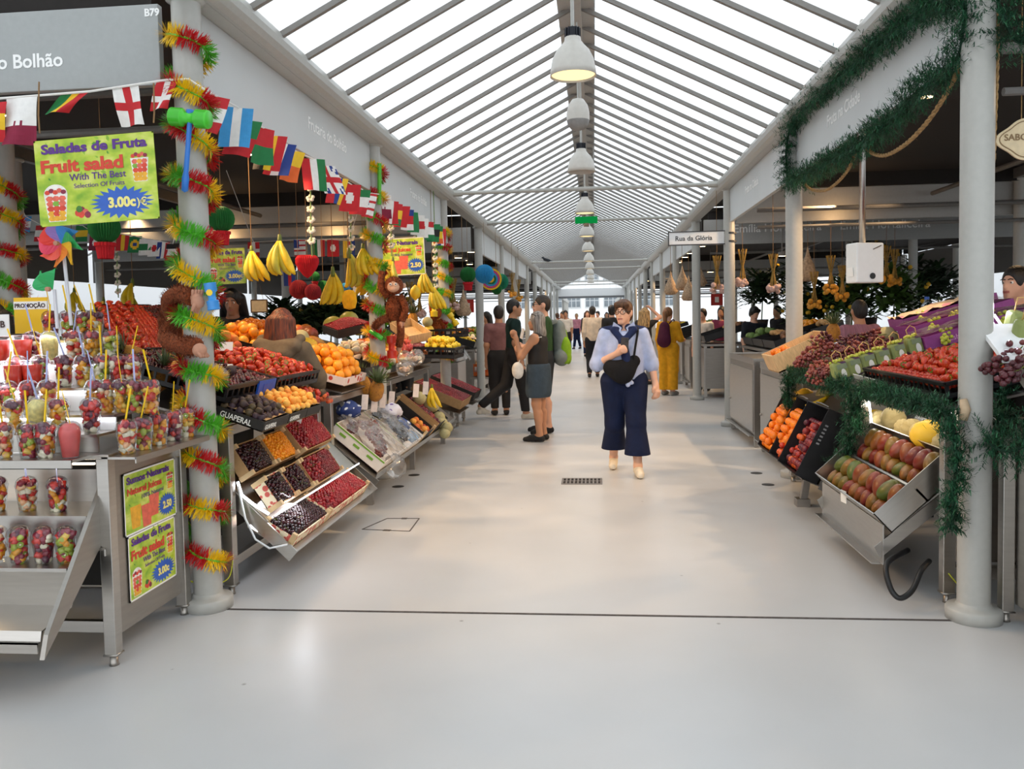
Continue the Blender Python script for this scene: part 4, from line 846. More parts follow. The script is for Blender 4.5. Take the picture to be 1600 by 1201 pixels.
heap('orange', fr.off(.01, .01, .02), .38, .38, .05, .09, 'orange in the heap left of the hooded woman', 'oranges left of the hooded woman', .06, 2, .4, 1.05)
tag(obj('price_note', MB().box((0, 0, .0), (.1, .004, .06)), m_pw, None, loc=tuple(at(352, 541, 5.3)), rot=(-.3, 0, .1)), 'small white price note among the back peaches', 'note')
tag(obj('price_note', MB().box((0, 0, .0), (.09, .004, .06)), m_pw, None, loc=tuple(at(352, 583, 5.0)+Vector((0, 0, .03))), rot=(-.5, 0, .1)), 'small white price note between cherries and strawberries', 'note')
tag(obj('price_note', MB().box((0, 0, 0), (.07, .003, .085)).box((0, -.0015, .01), (.05, .002, .006)), m_pw, None, loc=tuple(at(462, 662, 5.5)), rot=(-.3, .2, .3)), 'white handwritten price note over the top red cherries', 'note')
# ---------------------------------------------------------------- orange and grape stall
c3 = thing('orange_stall_table', 'long stainless stall table under the oranges, pineapples and pears', 'table')
legs(c3, ((-2.05, 6.2), (-2.1, 8.3), (-2.1, 10.2), (-3.5, 6.6), (-3.5, 10.2)), .9, .06)
obj('sloped_top', MB().slab((-3.55, 6.55, 1.3), (-2.05, 6.55, .92), (-2.05, 10.3, .92), (-3.55, 10.3, 1.3), .012), m_steel2, c3)
obj('frame_rail', MB().bar((-2.1, 6.22, .88), (-2.1, 10.2, .88), .05, .05), m_steel, c3); obj('brace', MB().bar((-2.08, 6.62, .85), (-1.9, 6.62, .45), .02, .03), m_steel, c3); obj('back_panel', MB().box((-2.5, 8.4, .45), (.02, 3.6, .8)), m_black, c3)
T3 = lambda x, y, dz=0: Fr((x, y, .96+(-2.0-x)*.26+.02+dz), (1, 0, -.26), V)
fr = T3(-2.5, 6.5, .0); b = crate(fr, .5, .62, .07, 'red and white printed box of oranges at the stall corner', print_mat('orange_print_card', '#e8d5cd', '#c0402f', 14, .3), m_card, name='fruit_box')
heap('orange', fr.off(.01, .01, .02), .48, .6, .05, .083, 'large orange in the printed box at the stall corner', 'oranges in the printed corner box', .07, 3, .3, 1.08)
fr = T3(-2.95, 6.5, .03); crate(fr, .42, .8, .08, 'crate of yellow clementines behind the printed orange box', m_crate, name='fruit_crate', cat='crate')
heap('orange', fr.off(.01, .01, .02), .4, .78, .06, .075, 'yellow orange in the crate behind the corner box', 'yellow oranges behind the corner box', .09, 2, .4, .95)
fr = T3(-3.5, 6.6, .06); crate(fr, .5, 1.3, .08, 'crate of mangoes and melons at the back behind the oranges', m_crate, name='fruit_crate', cat='crate')
heap('clementine', fr.off(.22, .3, .02), .28, 1., .05, .066, 'clementine at the back behind the oranges', 'clementines at the back', .08, 2, .4, 1.1)
for i, (u, v, Y, k, s) in enumerate(((470, 528, 6.9, 'galia', 1.05), (482, 540, 6.8, 'canary', .9), (483, 522, 7.1, 'mango', 1.4), (466, 515, 7.2, 'apple', 1.3), (493, 535, 7, 'papaya', .9), (476, 517, 7.3, 'mango', 1.4))):
    place(k, at(u, v, Y), label='%s right of the hooded woman, %s of the mixed heap' % ({'galia': 'round pale melon', 'canary': 'yellow melon', 'mango': 'red mango', 'apple': 'large red apple', 'papaya': 'orange papaya'}[k], ('left end', 'front', 'middle', 'back', 'right end', 'top')[i]), s=s)
fr = T3(-2.55, 7.2, .02); crate(fr, .52, .55, .08, 'dark crate holding two crowned pineapples', m_crate, name='fruit_crate', cat='crate')
pineapple(at(588, 610, 7.15), 'pineapple with spiky crown at the table edge, right one', (.35, .3, 0), 1.15); pineapple(at(568, 600, 7.3), 'pineapple with spiky crown at the table edge, left one', (.3, -.25, 0), 1.1)
mats3 = [(7.8, .5, 'pear', .075, 'pale wrapped pear', 'pears'), (8.35, .5, 'peach', .075, 'pale peach', 'pale peaches'), (8.9, .6, 'dragon', .1, 'pink dragon fruit', 'dragon fruits'), (9.55, .55, 'apple', .08, 'apple', 'apples')]
scal = MB(); 
for i in range(18): a = i*2.4; z = -.04+.09*i/18; r = .045*math.sqrt(max(.05, 1-(z/.058)**2)); scal.blade((r*math.cos(a), r*math.sin(a), z), (math.cos(a)*.6, math.sin(a)*.6, .9), .035, .018)
kind('dragon', 'dragon_fruit', 'dragon fruit', MB().ball((0, 0, 0), (.046, .046, .06), 12, 8), FM['dragonfruit'], [('scales', scal, mat('scale_green', '#c96a4a', .5, var=.2), False)])
for y, wd, key, sp, one, many in mats3:
    fr = T3(-2.6, y, .0); b = crate(fr, .6, wd, .08, 'black box of %s along the orange stall' % many, m_bcard, m_card, name='fruit_box', group='black boxes along the orange stall')
    if key == 'pear': text('lettering', 'GUAPERAL', .05, m_pw, b, (.6015, .04, .015), (PI/2, 0, PI/2), .0006, .0006, sx=.85)
    heap(key, fr.off(.01, .01, .03), .58, wd-.02, .06, sp, '%s in the box beyond the pineapples' % one, many+' beyond the pineapples', .09, 2, .4, 1.0)
for i, (u, v) in enumerate(((634, 560), (650, 558), (632, 575))):
    t = thing('film_bag', 'knotted clear bag of pale fruit on the box tops, %s one' % ('left', 'right', 'front')[i], 'bag', at(u, v, 8.2-.2*(i == 2))); mb = MB().ball((0, 0, 0), (.09, .08, .08), 14, 9); mb.v = [(x+random.uniform(-.008, .008), y, z+random.uniform(-.008, .008)) for x, y, z in mb.v]; obj('bag', mb, clear('bag_film', '#ffffff', .2, .15, .12), t, True)
    for k in range(4): place('pear', at(u, v, 8.2-.2*(i == 2))+Vector((.035*math.cos(k*1.6), .035*math.sin(k*1.6), -.01)), label='pale pear inside a knotted clear bag', group='pears inside the clear bags', s=.7)
m_bag = mat('paper_tag', '#e9d9cf', .7)
for i, (u, v) in enumerate(((570, 628), (585, 632), (598, 626), (612, 622), (650, 610), (665, 606))):
    o = obj('label_card', MB().box((0, 0, 0), (.055, .004, .13)).box((0, -.002, .02), (.035, .003, .05)), [m_bag, m_pred][0:1], None, loc=tuple(at(u, v, 6.9+.25*i)), rot=(-.1, .1, .25)); tag(o, 'pale printed fruit card hanging at the table edge, %s from the pineapple' % ORD[i], 'card', 'fruit cards at the table edge')
# grape rack
rk = thing('sloped_rack', 'long tilted stainless rack holding bagged grapes and melons', 'rack')
for y in (6.33, 10.1): obj('side_plate', MB().hexa([(-2.12, y-.006, .5), (-1.74, y-.006, .2), (-1.74, y+.006, .2), (-2.12, y+.006, .5), (-2.12, y-.006, .58), (-1.7, y-.006, .25), (-1.7, y+.006, .25), (-2.12, y+.006, .58)]), m_steel, rk)
obj('back_plate', MB().slab((-2.14, 6.33, .6), (-1.74, 6.33, .27), (-1.74, 10.1, .27), (-2.14, 10.1, .6), .008), m_steel, rk); obj('front_lip', MB().slab((-1.74, 6.33, .25), (-1.71, 6.33, .31), (-1.71, 10.1, .31), (-1.74, 10.1, .25), .006), m_steel, rk)
for y in (6.6, 8.2, 9.9): obj('foot', MB().bar((-1.85, y, 0), (-1.85, y, .34), .05, .05), m_steel2, rk)
R3 = lambda y, dz=0: Fr((-2.12, y, .62+dz), (1, 0, -.83), V)
m_green = mat('print_green', '#7cae3a', .6); m_film = clear('bag_film', '')
for y, wd, key, lab, n in ((6.4, .75, 'grape', 'white and green box of red grapes under film, nearest on the rack', 7), (7.18, .72, 'blackgrape', 'white box of black grapes spilling at the front of the rack', 8)):
    fr = R3(y); b = crate(fr, .5, wd, .11, lab, m_pcard, m_pcard, name='fruit_box')
    mb = MB()
    for x in (.1, .24, .38): mb.box((x, -.002, .06), (.06, .003, .02))
    mb.box((.25, -.0025, .1), (.5, .003, .012)); obj('print', mb, m_green, b)
    for i in range(n):
        x, yy = .1+.34*((i*.62) % 1), .12+(wd-.24)*((i*.38) % 1); grapes(fr.p(x, yy, .12), key, '%s grape bunch in the %s box' % ('red' if key == 'grape' else 'black', 'film-covered' if key == 'grape' else 'spilling white'), tuple((fr.R @ Euler((1.4, 0, i*1.1)).to_matrix()).to_euler()), 1.1, '%s grape bunches on the rack' % key, 34, .13)
    for k in range(3 if key == 'grape' else 2):
        mb = MB(); nx, ny = 12, 10; w_, l_ = wd*.5, .5
        P = [[fr.p(-.03+l_*1.1*i/nx, k*wd*.24+w_*j/ny, .14+.05*math.sin(PI*j/ny)*math.sin(PI*i/nx)+random.uniform(-.014, .014)) for j in range(ny+1)] for i in range(nx+1)]
        for i in range(nx):
            for j in range(ny): mb.quad(P[i][j], P[i+1][j], P[i+1][j+1], P[i][j+1])
        tag(obj('plastic_film', mb, m_film, None, True), 'crumpled clear film over the %s grapes, %s sheet' % ('red' if key == 'grape' else 'black', ('near', 'middle', 'far')[k]), 'film')
mb = MB(); fr = R3(6.45)
for i in range(1): mb.ball((0, 0, 0), (.09, .13, .1), 16, 10)
mb.v = [(x+random.uniform(-.012, .012), y+random.uniform(-.012, .012), z+random.uniform(-.012, .012)) for x, y, z in mb.v]
tag(obj('plastic_bag', mb, m_film, None, True, loc=tuple(at(618, 728, 6.75))), 'loose clear bag hanging off the front corner of the grape box', 'bag')
for i, (u, v, Y, c, n) in enumerate(((625, 665, 7.8, '#274f9c', 'blue printed bag of grapes between the black grapes and peaches'), (640, 685, 7.9, '#7aa3c9', 'blue and green printed bag at the rack front edge'), (545, 640, 6.7, '#233a78', 'dark blue bag at the top corner of the grape rack'), (612, 642, 7.6, '#e6e4ef', 'white printed grape bag with violet marks above the black grapes'))):
    mb = MB().ball((0, 0, 0), (.1, .12, .07), 14, 9); mb.v = [(x+random.uniform(-.014, .014), y+random.uniform(-.014, .014), z+random.uniform(-.014, .014)) for x, y, z in mb.v]
    tag(obj('printed_bag', mb, print_mat('bag_print_%d' % i, c, '#dfe6ee' if i != 3 else '#6a4fa0', 18, .3), None, True, loc=tuple(at(u, v, Y))), n, 'bag')
fr = R3(8.0); crate(fr, .5, .45, .11, 'black box with a few orange peaches on the grape rack', m_bcard, m_bcard, m_wood, .025); heap('peach', fr.off(.25, .02, .0), .24, .4, .06, .085, 'orange peach in the black box on the grape rack', 'peaches in the black rack box', .02, 1, .3, 1, .8); heap('redplum', fr.off(.38, .2, .0), .11, .24, .05, .055, 'red plum in the front of the black peach box', 'plums in the black rack box', .01)
fr = R3(8.5); crate(fr, .5, .1, .15, 'empty brown card box edge between peaches and dark plums', m_card); fr = R3(8.65); crate(fr, .5, .6, .12, 'black box of dark plums beside the pile of round melons', m_bcard, m_bcard); heap('plum', fr.off(.02, .02, 0), .46, .5, .05, .056, 'dark plum in the black box beside the melons', 'dark plums beside the melons', .02, 1, .4)
for i, (u, v, s) in enumerate(((674, 632, 1.35), (673, 657, 1.1), (686, 652, 1.), (683, 666, 1.05), (690, 661, 1.), (698, 668, .95), (695, 676, .9), (655, 622, 1.1))): place('galia', at(u, v, 9.2-.1*i*.3), label='netted round melon piled on the rack, %s in size order' % ORD[i], group='round melons piled on the rack', s=s)
bananas(at(675, 605, 8.6), 3, .2, .5, 'small yellow banana hand hanging at the table edge above the round melons', tilt=.2)
for y0_, y1_, lb_ in ((10.4, 11.2, 'low steel stand under the brown box of dark cherries'), (11.52, 12.2, 'low steel stand under the black box of red cherries')):
    rk2 = thing('card_box_stand', lb_, 'stand'); legs(rk2, ((-1.95, y0_+.05), (-1.95, y1_-.05), (-2.6, y0_+.05), (-2.6, y1_-.05)), .3, .05); obj('top', MB().slab((-2.6, y0_, .55), (-1.72, y0_, .3), (-1.72, y1_, .3), (-2.6, y1_, .55), .01), m_steel, rk2)
for y, key, lab in ((10.4, 'mixcherry', 'brown card box of dark cherries past the grape rack'), (11.54, 'redcherry', 'black box of red cherries beside the steel bin')):
    fr = Fr((-2.35, y, .62), (1, 0, -.42), V); crate(fr, .68, .8 if y < 11 else .66, .12, lab, m_card if key == 'mixcherry' else m_bcard); fill(fr.off(.01, .01, .01), .66, .78 if y < 11 else .64, .11, FM[key], .014, 'cherries filling the '+lab.split(' of ')[0], 'cherry_fill', 'cherries', .03)
# more at the back of this stall
fr = Fr(at(505, 520, 9.0), at(570, 545, 8.2)-at(505, 520, 9.0), (0, 1, .25)); crate(fr, .42, .4, .09, 'black tray of dark red currants in front of the striped melons', m_bcard, name='fruit_tray', cat='tray'); fill(fr.off(.01, .01, .01), .4, .38, .09, fruit('currant_skin', ['#4a0a10', '#8c1420'], .2), .009, 'dark red currants filling the black tray', 'currant_fill', 'currants', .06)
for i, (u, v, s) in enumerate(((520, 507, 1.), (545, 501, 1.1), (560, 512, .9))): place('watermelon', at(u, v, 9.8), (0, 1.3, .3+i), s, 'yellow-green striped melon at the stall back, %s one' % ('left', 'middle', 'right')[i], 'striped melons at the stall back')
fr = Fr(at(557, 540, 9.1), (1, -.3, -.1), V); crate(fr, .45, .4, .08, 'small black crate of orange physalis behind the second pillar', m_crate); fill(fr.off(.01, .01, 0), .43, .38, .08, FM['clementine'], .018, 'orange fruit filling the crate behind the second pillar', bulge=.05)
fr = Fr(at(610, 515, 10.2), at(650, 545, 9.4)-at(610, 515, 10.2), (.3, 1, .3)); crate(fr, .75, .28, .1, 'upended pale wooden crate leaning beside the second pillar', m_wood)
fr = Fr(at(628, 558, 9.2), (1, 0, -.05), V); crate(fr, .6, .7, .12, 'black lattice crate of lemons and cherries beyond the second pillar', m_crate, slots=True); fill(fr.off(.01, .01, .03), .2, .66, .1, FM['mixcherry'], .014, 'cherries at the left of the lattice crate', 'cherry_fill', 'cherries'); heap('lemon', fr.off(.22, .02, .05), .36, .64, .08, .075, 'yellow lemon in the lattice crate past the second pillar', 'lemons in the lattice crate', .05, 2, .3)
fr = Fr(at(640, 528, 10.6), (1, 0, 0), V); crate(fr, .7, .5, .1, 'dark basket of yellow melons under the third tinsel pillar', m_crate, slots=True)
for i, (u, v, k, s) in enumerate(((638, 510, 'canary', 1.05), (655, 520, 'galia', 1.1), (670, 518, 'canary', 1.), (668, 503, 'galia', 1.), (650, 500, 'coco', 1.))):
    if k == 'coco': pineapple(at(645, 500, 11.0), 'dull pineapple behind the yellow melons', (0, 0, 0), 1.2)
    else: place(k, at(u, v, 10.8), (0, .3*i, i), s, '%s melon in the dark basket, %s' % ('yellow' if k == 'canary' else 'round', ('at the left', 'in front', 'at the right', 'behind', '')[i]), 'melons in the dark basket')
bn = thing('steel_bin', 'stainless bin with clear film over its lid beside the pillar', 'bin', (-2.5, 13.3, 0)); obj('body', MB().box((0, 0, .42), (.72, .8, .84)), m_steel, bn, bevel=.01); obj('lid', MB().box((0, 0, .9), (.78, .86, .1)), m_steel, bn, bevel=.02)
mb = MB(); 
for i in range(10):
    for j in range(8): pass
P = [[Vector((-.45+.1*i, -.46+.115*j, 1.0+random.uniform(-.03, .05)-(.14 if i in (0, 9) or j in (0, 8) else 0))) for j in range(9)] for i in range(10)]
for i in range(9):
    for j in range(8): mb.quad(P[i][j], P[i+1][j], P[i+1][j+1], P[i][j+1])
tag(obj('plastic_film', mb, m_film, None, True, loc=(-2.5, 13.3, 0)), 'clear film sheet draped over the steel bin lid', 'film')
# ---------------------------------------------------------------- pine garlands and rope
m_needle = mat('pine_needle', '#154a30', .7, var=.25, scale=9); m_needle2 = mat('pine_needle_light', '#2c6c44', .7, var=.2, scale=9); m_core = mat('garland_core', '#123524', .9)
def resample(pts, step):
    pts = [Vector(p) for p in pts]; out = [pts[0]]; acc = 0
    for a, b in zip(pts, pts[1:]):
        L = (b-a).length; t = step-acc
        while t <= L: out.append(a+(b-a)*(t/L)); t += step
        acc = L-(t-step)
    return out
def smooth_path(pts, n=8):
    pts = [Vector(p) for p in pts]; P = [pts[0]]+pts+[pts[-1]]; out = []
    for i in range(1, len(P)-2):
        for k in range(n):
            t = k/n; a, b, c, d = P[i-1], P[i], P[i+1], P[i+2]
            out.append(.5*((2*b)+(c-a)*t+(2*a-5*b+4*c-d)*t*t+(3*b-3*c+d-a)*t*t*t))
    return out+[pts[-1]]
def garland(pts, label, r=.075, step=.012, nb=4, group=None):
    pts = smooth_path(pts); P = resample(pts, step); o = MB(); rd = random.Random(len(P))
    for i, p in enumerate(P[:-1]):
        d = (P[i+1]-p).normalized(); x, y, _ = orth(d)
        for b in range(nb):
            a = rd.uniform(0, 2*PI); out = (x*math.cos(a)+y*math.sin(a)); ax = (out+d*rd.uniform(-.5, .8)).normalized(); L = r*rd.uniform(.75, 1.25)*(1.5 if rd.random() < .04 else 1); sx, sy, _ = orth(ax)
            for k in range(15):
                q = .1+.9*k/14; e = rd.uniform(0, 2*PI); dr = (ax*.75+sx*math.cos(e)+sy*math.sin(e)).normalized(); s = p+ax*L*q; l = .03; w = (orth(dr)[0])*.0027
                o.add((s-w, s+w, s+dr*l+w*.5, s+dr*l-w*.5), ((0, 1, 2, 3),), 0 if rd.random() < .7 else 1)
    g = tag(obj('pine_garland', o, [m_needle, m_needle2]), label, 'garland', group); obj('core', MB().tube(P[::3], .009, 5), m_core, g); return g
X = 1.745
garland([atx(u, v, X) for u, v in ((1516, -30), (1470, 2), (1425, 22), (1395, 50), (1345, 92), (1300, 128), (1262, 163), (1237, 195), (1229, 230), (1229, 262), (1234, 290))], 'green pine garland along the top edge of the Fruta na Cidade board', .1)
garland([atx(u, v, X) for u, v in ((1234, 288), (1262, 272), (1300, 252), (1345, 225), (1385, 195), (1410, 165), (1440, 138), (1470, 118), (1497, 88), (1506, 40), (1508, -10))], 'green pine garland along the lower edge of the Fruta na Cidade board', .1)
garland([at(u, v, Y) for u, v, Y in ((1550, -20, 4.15), (1570, 30, 4.1), (1590, 65, 4.05), (1625, 60, 4.0), (1660, 10, 3.95))], 'green pine garland at the top right corner beyond the near pillar', .12)
garland([at(u, v, Y) for u, v, Y in ((1537, 650, 4.3), (1545, 690, 4.05), (1575, 705, 3.95), (1610, 690, 3.85), (1650, 660, 3.8))], 'green pine garland low on the counter right of the near pillar', .11)
garland([at(u, v, Y) for u, v, Y in ((1560, 610, 4.4), (1575, 640, 4.35), (1560, 670, 4.2))], 'short pine garland sprig under the steel ledge by the near pillar', .07)
garland([atx(u, v, 1.66) for u, v in ((1237, 655), (1233, 620), (1232, 590), (1255, 584), (1280, 592), (1305, 600), (1325, 606), (1331, 640), (1328, 680), (1320, 715), (1300, 732))], 'green pine garland framing the opening over oranges and plums', .066)
garland([atx(u, v, 1.68) for u, v in ((1345, 675), (1341, 640), (1345, 612), (1370, 610), (1400, 622), (1440, 630), (1475, 645), (1490, 680), (1494, 720), (1490, 770), (1488, 810), (1486, 832))], 'green pine garland framing the opening over melons and mangoes', .06)
m_rope = mat('jute_rope', '#a88658', .95, var=.2, scale=60)
def rope(pts, r, lab):
    P = resample(smooth_path(pts), .02); mb = MB()
    for s in range(3):
        Q = []
        for i, p in enumerate(P):
            d = (P[min(i+1, len(P)-1)]-P[max(i-1, 0)]).normalized(); x, y, _ = orth(d); a = i*.9+s*2.1; Q.append(p+(x*math.cos(a)+y*math.sin(a))*r*.5)
        mb.tube(Q, r*.55, 5)
    rd = random.Random(1)
    for i in range(0, len(P), 2):
        d = Vector((rd.uniform(-1, 1), rd.uniform(-1, 1), rd.uniform(-1, .3))); mb.blade(P[i], d, .035, .0012)
    tag(obj('jute_rope', mb, m_rope, None, True), lab, 'rope')
rope([atx(u, v, 1.78) for u, v in ((1503, 98), (1490, 125), (1470, 160), (1445, 195), (1415, 225), (1385, 242), (1365, 240), (1352, 230))], .013, 'jute rope swag between the lower garland and the scale pole, longer one')
rope([atx(u, v, 1.78) for u, v in ((1337, 240), (1325, 265), (1308, 285), (1290, 297), (1270, 297), (1258, 288))], .012, 'jute rope swag under the far end of the garland, shorter one')
rope([at(u, v, 4.2) for u, v in ((1556, 20), (1557, 60), (1556, 120), (1553, 200), (1551, 260))], .014, 'jute rope hanging straight down behind the near right pillar')
# hanging scale
t = thing('hanging_scale', 'white box scale with black dial hanging on a steel pole', 'scale', at(1351, 411, 5.9)); s = 6/1294
obj('pole', MB().tube([(0, .05, .14), (0, .05, 1.65)], .021, 12), m_steel, t, True)
obj('housing', MB().box((0, 0, 0), (.215, .12, .27)), mat('scale_white', '#e9e8e4', .35, var=.01), t, bevel=.01, rot=(0, 0, .35))
obj('dial', MB().lathe([(0, .004), (.021, .004), (.021, 0)], 20, M=Matrix.Rotation(.35, 4, 'Z') @ Matrix.Translation((.015, -.062, -.09)) @ Matrix.Rotation(PI/2, 4, 'X')), m_black, t)
obj('side_plate', MB().box((.108, 0, 0), (.006, .1, .26)), m_black, t, rot=(0, 0, .35)); obj('receipt', MB().slab((-.112, -.03, -.09), (-.112, .03, -.09), (-.118, .03, -.03), (-.118, -.03, -.03), .002), m_pw, t, rot=(0, 0, .35)); obj('hook', MB().tube([(.02, -.062, .09), (.08, -.066, .115)], .004, 6), m_steel2, t, rot=(0, 0, .35))
t = thing('hanging_sign', 'cream scalloped wooden sign lettered SABORES at the right edge', 'sign', at(1603, 217, 4.6)); mb = MB(); n = 48
pts = []
for i in range(n): a = 2*PI*i/n; k = 1+.1*math.cos(4*a); pts.append((.135*k*math.cos(a), .098*k*math.sin(a)))
mb.add([(x, 0, z) for x, z in pts]+[(x, .012, z) for x, z in pts], [tuple(range(n)), tuple(reversed(range(n, 2*n)))]+[(i, i+n, (i+1) % n+n, (i+1) % n) for i in range(n)]); m_cream = mat('cream_wood', '#e0cba4', .6, var=.05)
obj('board', mb, m_cream, t); obj('border_line', MB().tube([(x*.88, -.002, z*.86) for x, z in pts], .0025, 5, closed=True), mat('engraved_brown', '#8a7050', .8), t); text('lettering', 'SABORES', .047, mat('engraved_brown', ''), t, (-.108, -.002, -.005), (PI/2, 0, 0), .0006, .001); obj('cord', MB().tube([(-.02, .006, .095), (-.022, .006, .9)], .0025, 5), m_rope, t)
# ---------------------------------------------------------------- mango stall
ca = thing('mango_stall_table', 'stainless stall table with sloped top under the strawberries', 'table'); legs(ca, ((1.79, 4.4), (1.79, 5.72), (3.1, 4.4), (3.1, 5.72)), .96, .06)
obj('sloped_top', MB().slab((1.76, 4.36, .985), (3.2, 4.36, 1.31), (3.2, 5.76, 1.31), (1.76, 5.76, .985), .012), m_steel2, ca); obj('frame_rail', MB().bar((1.79, 4.4, .95), (1.79, 5.72, .95), .05, .05), m_steel, ca); obj('frame_rail', MB().bar((1.79, 4.4, .16), (3.1, 4.4, .16), .05, .06), m_steel, ca)
obj('back_panel', MB().box((2.3, 5.06, .5), (.02, 1.3, .84)), m_black, ca); obj('side_panel', MB().box((2.35, 4.44, .55), (1., .012, .7)), m_steel2, ca)
# local: u far to near along the aisle (0,-1,0), v down towards the aisle
UA = (0, 1, 0); fa = Fr((1.86, 4.51, .735), UA, (-1, 0, -.93)); LA = 1.17; DA = .5
rk = thing('mango_rack', 'tilted stainless box rack with two compartments of mangoes', 'rack', fa.o, tuple(fa.e))
obj('base', MB().box((LA/2, DA/2, -.085), (LA, DA, .006)), m_steel, rk)
for x in (.003, LA-.003): obj('side_panel', MB().box((x, DA/2, -.02), (.006, DA, .14)), m_steel, rk)
obj('front_panel', MB().box((LA/2, DA-.003, -.02), (LA, .006, .14)), m_steel, rk); obj('back_panel', MB().box((LA/2, .003, -.02), (LA, .006, .14)), m_steel, rk); obj('divider', MB().box((LA/2, DA*.5, -.045), (LA, .012, .09)), m_steel, rk)
pf = thing('rack_apron', 'vertical steel apron and tilted arms under the mango rack', 'panel')
q0, q1 = fa.p(0, DA, -.03), fa.p(LA, DA, -.03); obj('front_sheet', MB().slab(q0, q1, q1+Vector((.0, 0, -.215)), q0+Vector((.0, 0, -.215)), .006), m_steel, pf)
obj('bottom_lip', MB().bar(q0+Vector((-.03, .03, -.215)), q1+Vector((-.03, -.01, -.215)), .05, .008), m_steel, pf)
for y in (4.53, 5.66): obj('arm', MB().hexa([(1.5, y-.005, .19), (1.5, y+.005, .19), (1.86, y+.005, .5), (1.86, y-.005, .5), (1.47, y-.005, .25), (1.47, y+.005, .25), (1.86, y+.005, .58), (1.86, y-.005, .58)]), m_steel2, pf)
random.seed(11)
pos = ['far end', 'near end', 'middle']; n = 0
def mango_rows(y0, rows, lab):
    global n
    for r, (cnt, yy, zz, s) in enumerate(rows):
        for i in range(cnt):
            x = LA*(.06+.88*(i+.5*(r % 2)*.6)/(cnt-.4)); q = fa.p(min(LA-.05, x), y0+yy, zz); rot = tuple((fa.R @ Euler((1.4+random.uniform(-.3, .3), random.uniform(-.3, .3), random.uniform(-.55, .55))).to_matrix()).to_euler())
            place('mango', q, rot, s*random.uniform(.9, 1.08), 'red-green mango, %s from the near end in the %s row of the %s compartment' % (ORD[i], ('back', 'front')[r] if len(rows) < 3 else ('back', 'middle', 'front')[r], lab), 'mangoes in the %s compartment' % lab)
mango_rows(0, [(9, .085, .01, 1.2), (10, .18, -.03, .98)], 'upper'); mango_rows(.25, [(9, .085, .01, 1.2), (10, .18, -.03, 1.)], 'lower')
tag(obj('price_tag', MB().box((0, 0, 0), (.05, .004, .075)), m_pw, None, loc=tuple(at(1320, 775, 5.15)+Vector((-.01, -.01, 0))), rot=(.1, .1, -1.2)), 'torn white price tag stuck on the mango rack front', 'tag')
tag(obj('black_hose', MB().tube(smooth_path([fa.p(.02, DA, -.22), at(1386, 880, 4.36), at(1390, 915, 4.28), at(1405, 934, 4.25), at(1425, 922, 4.28), at(1440, 890, 4.36), at(1452, 876, 4.45)]), .014, 10), m_black, None, True), 'black rubber hose looping under the mango rack', 'hose')
tag(obj('earth_wire', MB().tube(smooth_path([(1.785, 4.37, .16), (1.83, 4.33, .1), (1.87, 4.28, .08)]), .004, 6), mat('wire_yellow_green', '#b7b92e', .5), None, True), 'yellow-green earth wire between stall leg and right pillar', 'wire')
tag(obj('earth_wire', MB().tube(smooth_path([(-2.01, 4.355, .2), (-2.01, 4.3, .12), (-2.05, 4.24, .1), (-2.1, 4.16, .12), (-2.14, 4.11, .16)]), .004, 6), mat('wire_yellow_green', ''), None, True), 'yellow earth wire round the tinsel pillar foot', 'wire')
mf = thing('melon_shelf', 'steel shelf with bright light strips above the mangoes', 'shelf'); obj('shelf_plate', MB().slab((1.84, 4.5, .75), (2.1, 4.5, .79), (2.1, 5.7, .79), (1.84, 5.7, .75), .008), m_steel, mf); obj('back_plate', MB().box((2.11, 5.1, .87), (.008, 1.2, .2)), m_white, mf)
for p, q in (((1.83, 5.69, .76), (1.81, 5.69, .92)), ((1.83, 4.5, .74), (1.83, 4.5, .84)), ((1.87, 5.6, .955), (1.87, 4.55, .955))): obj('led_strip', MB().bar(p, q, .012, .012), m_led, mf)
lamp('melon_led', 'AREA', (1.85, 5.1, .95), 1.1, '#fff0d0', (1.95, 5.1, .75), .7); lamp('melon_led', 'POINT', (1.8, 5.62, .9), .5, '#fff8ea', size=.03)
for i, (u, v, k, s, lab) in enumerate(((1358, 648, 'canary', .95, 'yellow melon at the far end of the lit shelf'), (1374, 656, 'cantaloupe', .95, 'striped cantaloupe, second from the far end of the shelf'), (1396, 655, 'cantaloupe', 1.15, 'largest striped cantaloupe, third on the lit shelf'), (1412, 668, 'cantaloupe', .8, 'small striped cantaloupe, fourth on the lit shelf'), (1425, 671, 'cantaloupe', .95, 'striped cantaloupe, fifth on the lit shelf'), (1436, 676, 'cantaloupe', .85, 'striped cantaloupe half hidden by the large yellow melon'), (1453, 679, 'canary', 1.15, 'large bright yellow melon near the shelf end'), (1474, 693, 'cantaloupe', .85, 'striped cantaloupe at the near end by the garland'))):
    q = atx(u, v, 1.9); place(k, q, (1.25, .2*i, .5+.7*i) if k == 'cantaloupe' else (1.4, .3, .6), s, lab)
FA2 = lambda x, y, dz=0: Fr((x, y, 1.015+(x-1.76)*.225+dz), (0, 1, 0), (-1, 0, -.225))
fr = FA2(2.5, 4.42, .02); crate(fr, 1.28, .72, .085, 'black crate of strawberries behind the near right pillar', m_crate, name='fruit_crate', cat='crate', slots=True); fill(fr.off(.01, .01, .01), 1.26, .7, .07, FM['strawberry'], .02, 'bed of strawberries behind the near right pillar')
heap('strawberry', fr.off(.02, .02, .02), 1.24, .68, .07, .072, 'strawberry in the crate over the mango rack', 'strawberries over the mango rack', .05, 1, .5, 1.45, maxn=150)
fr = FA2(3.1, 4.5, .06); crate(fr, .8, .5, .085, 'second black crate of strawberries farther back right', m_crate, name='fruit_crate', cat='crate', slots=True); fill(fr.off(.01, .01, .03), .78, .48, .07, FM['strawberry'], .02, 'strawberries filling the crate farther back right', bulge=.04)
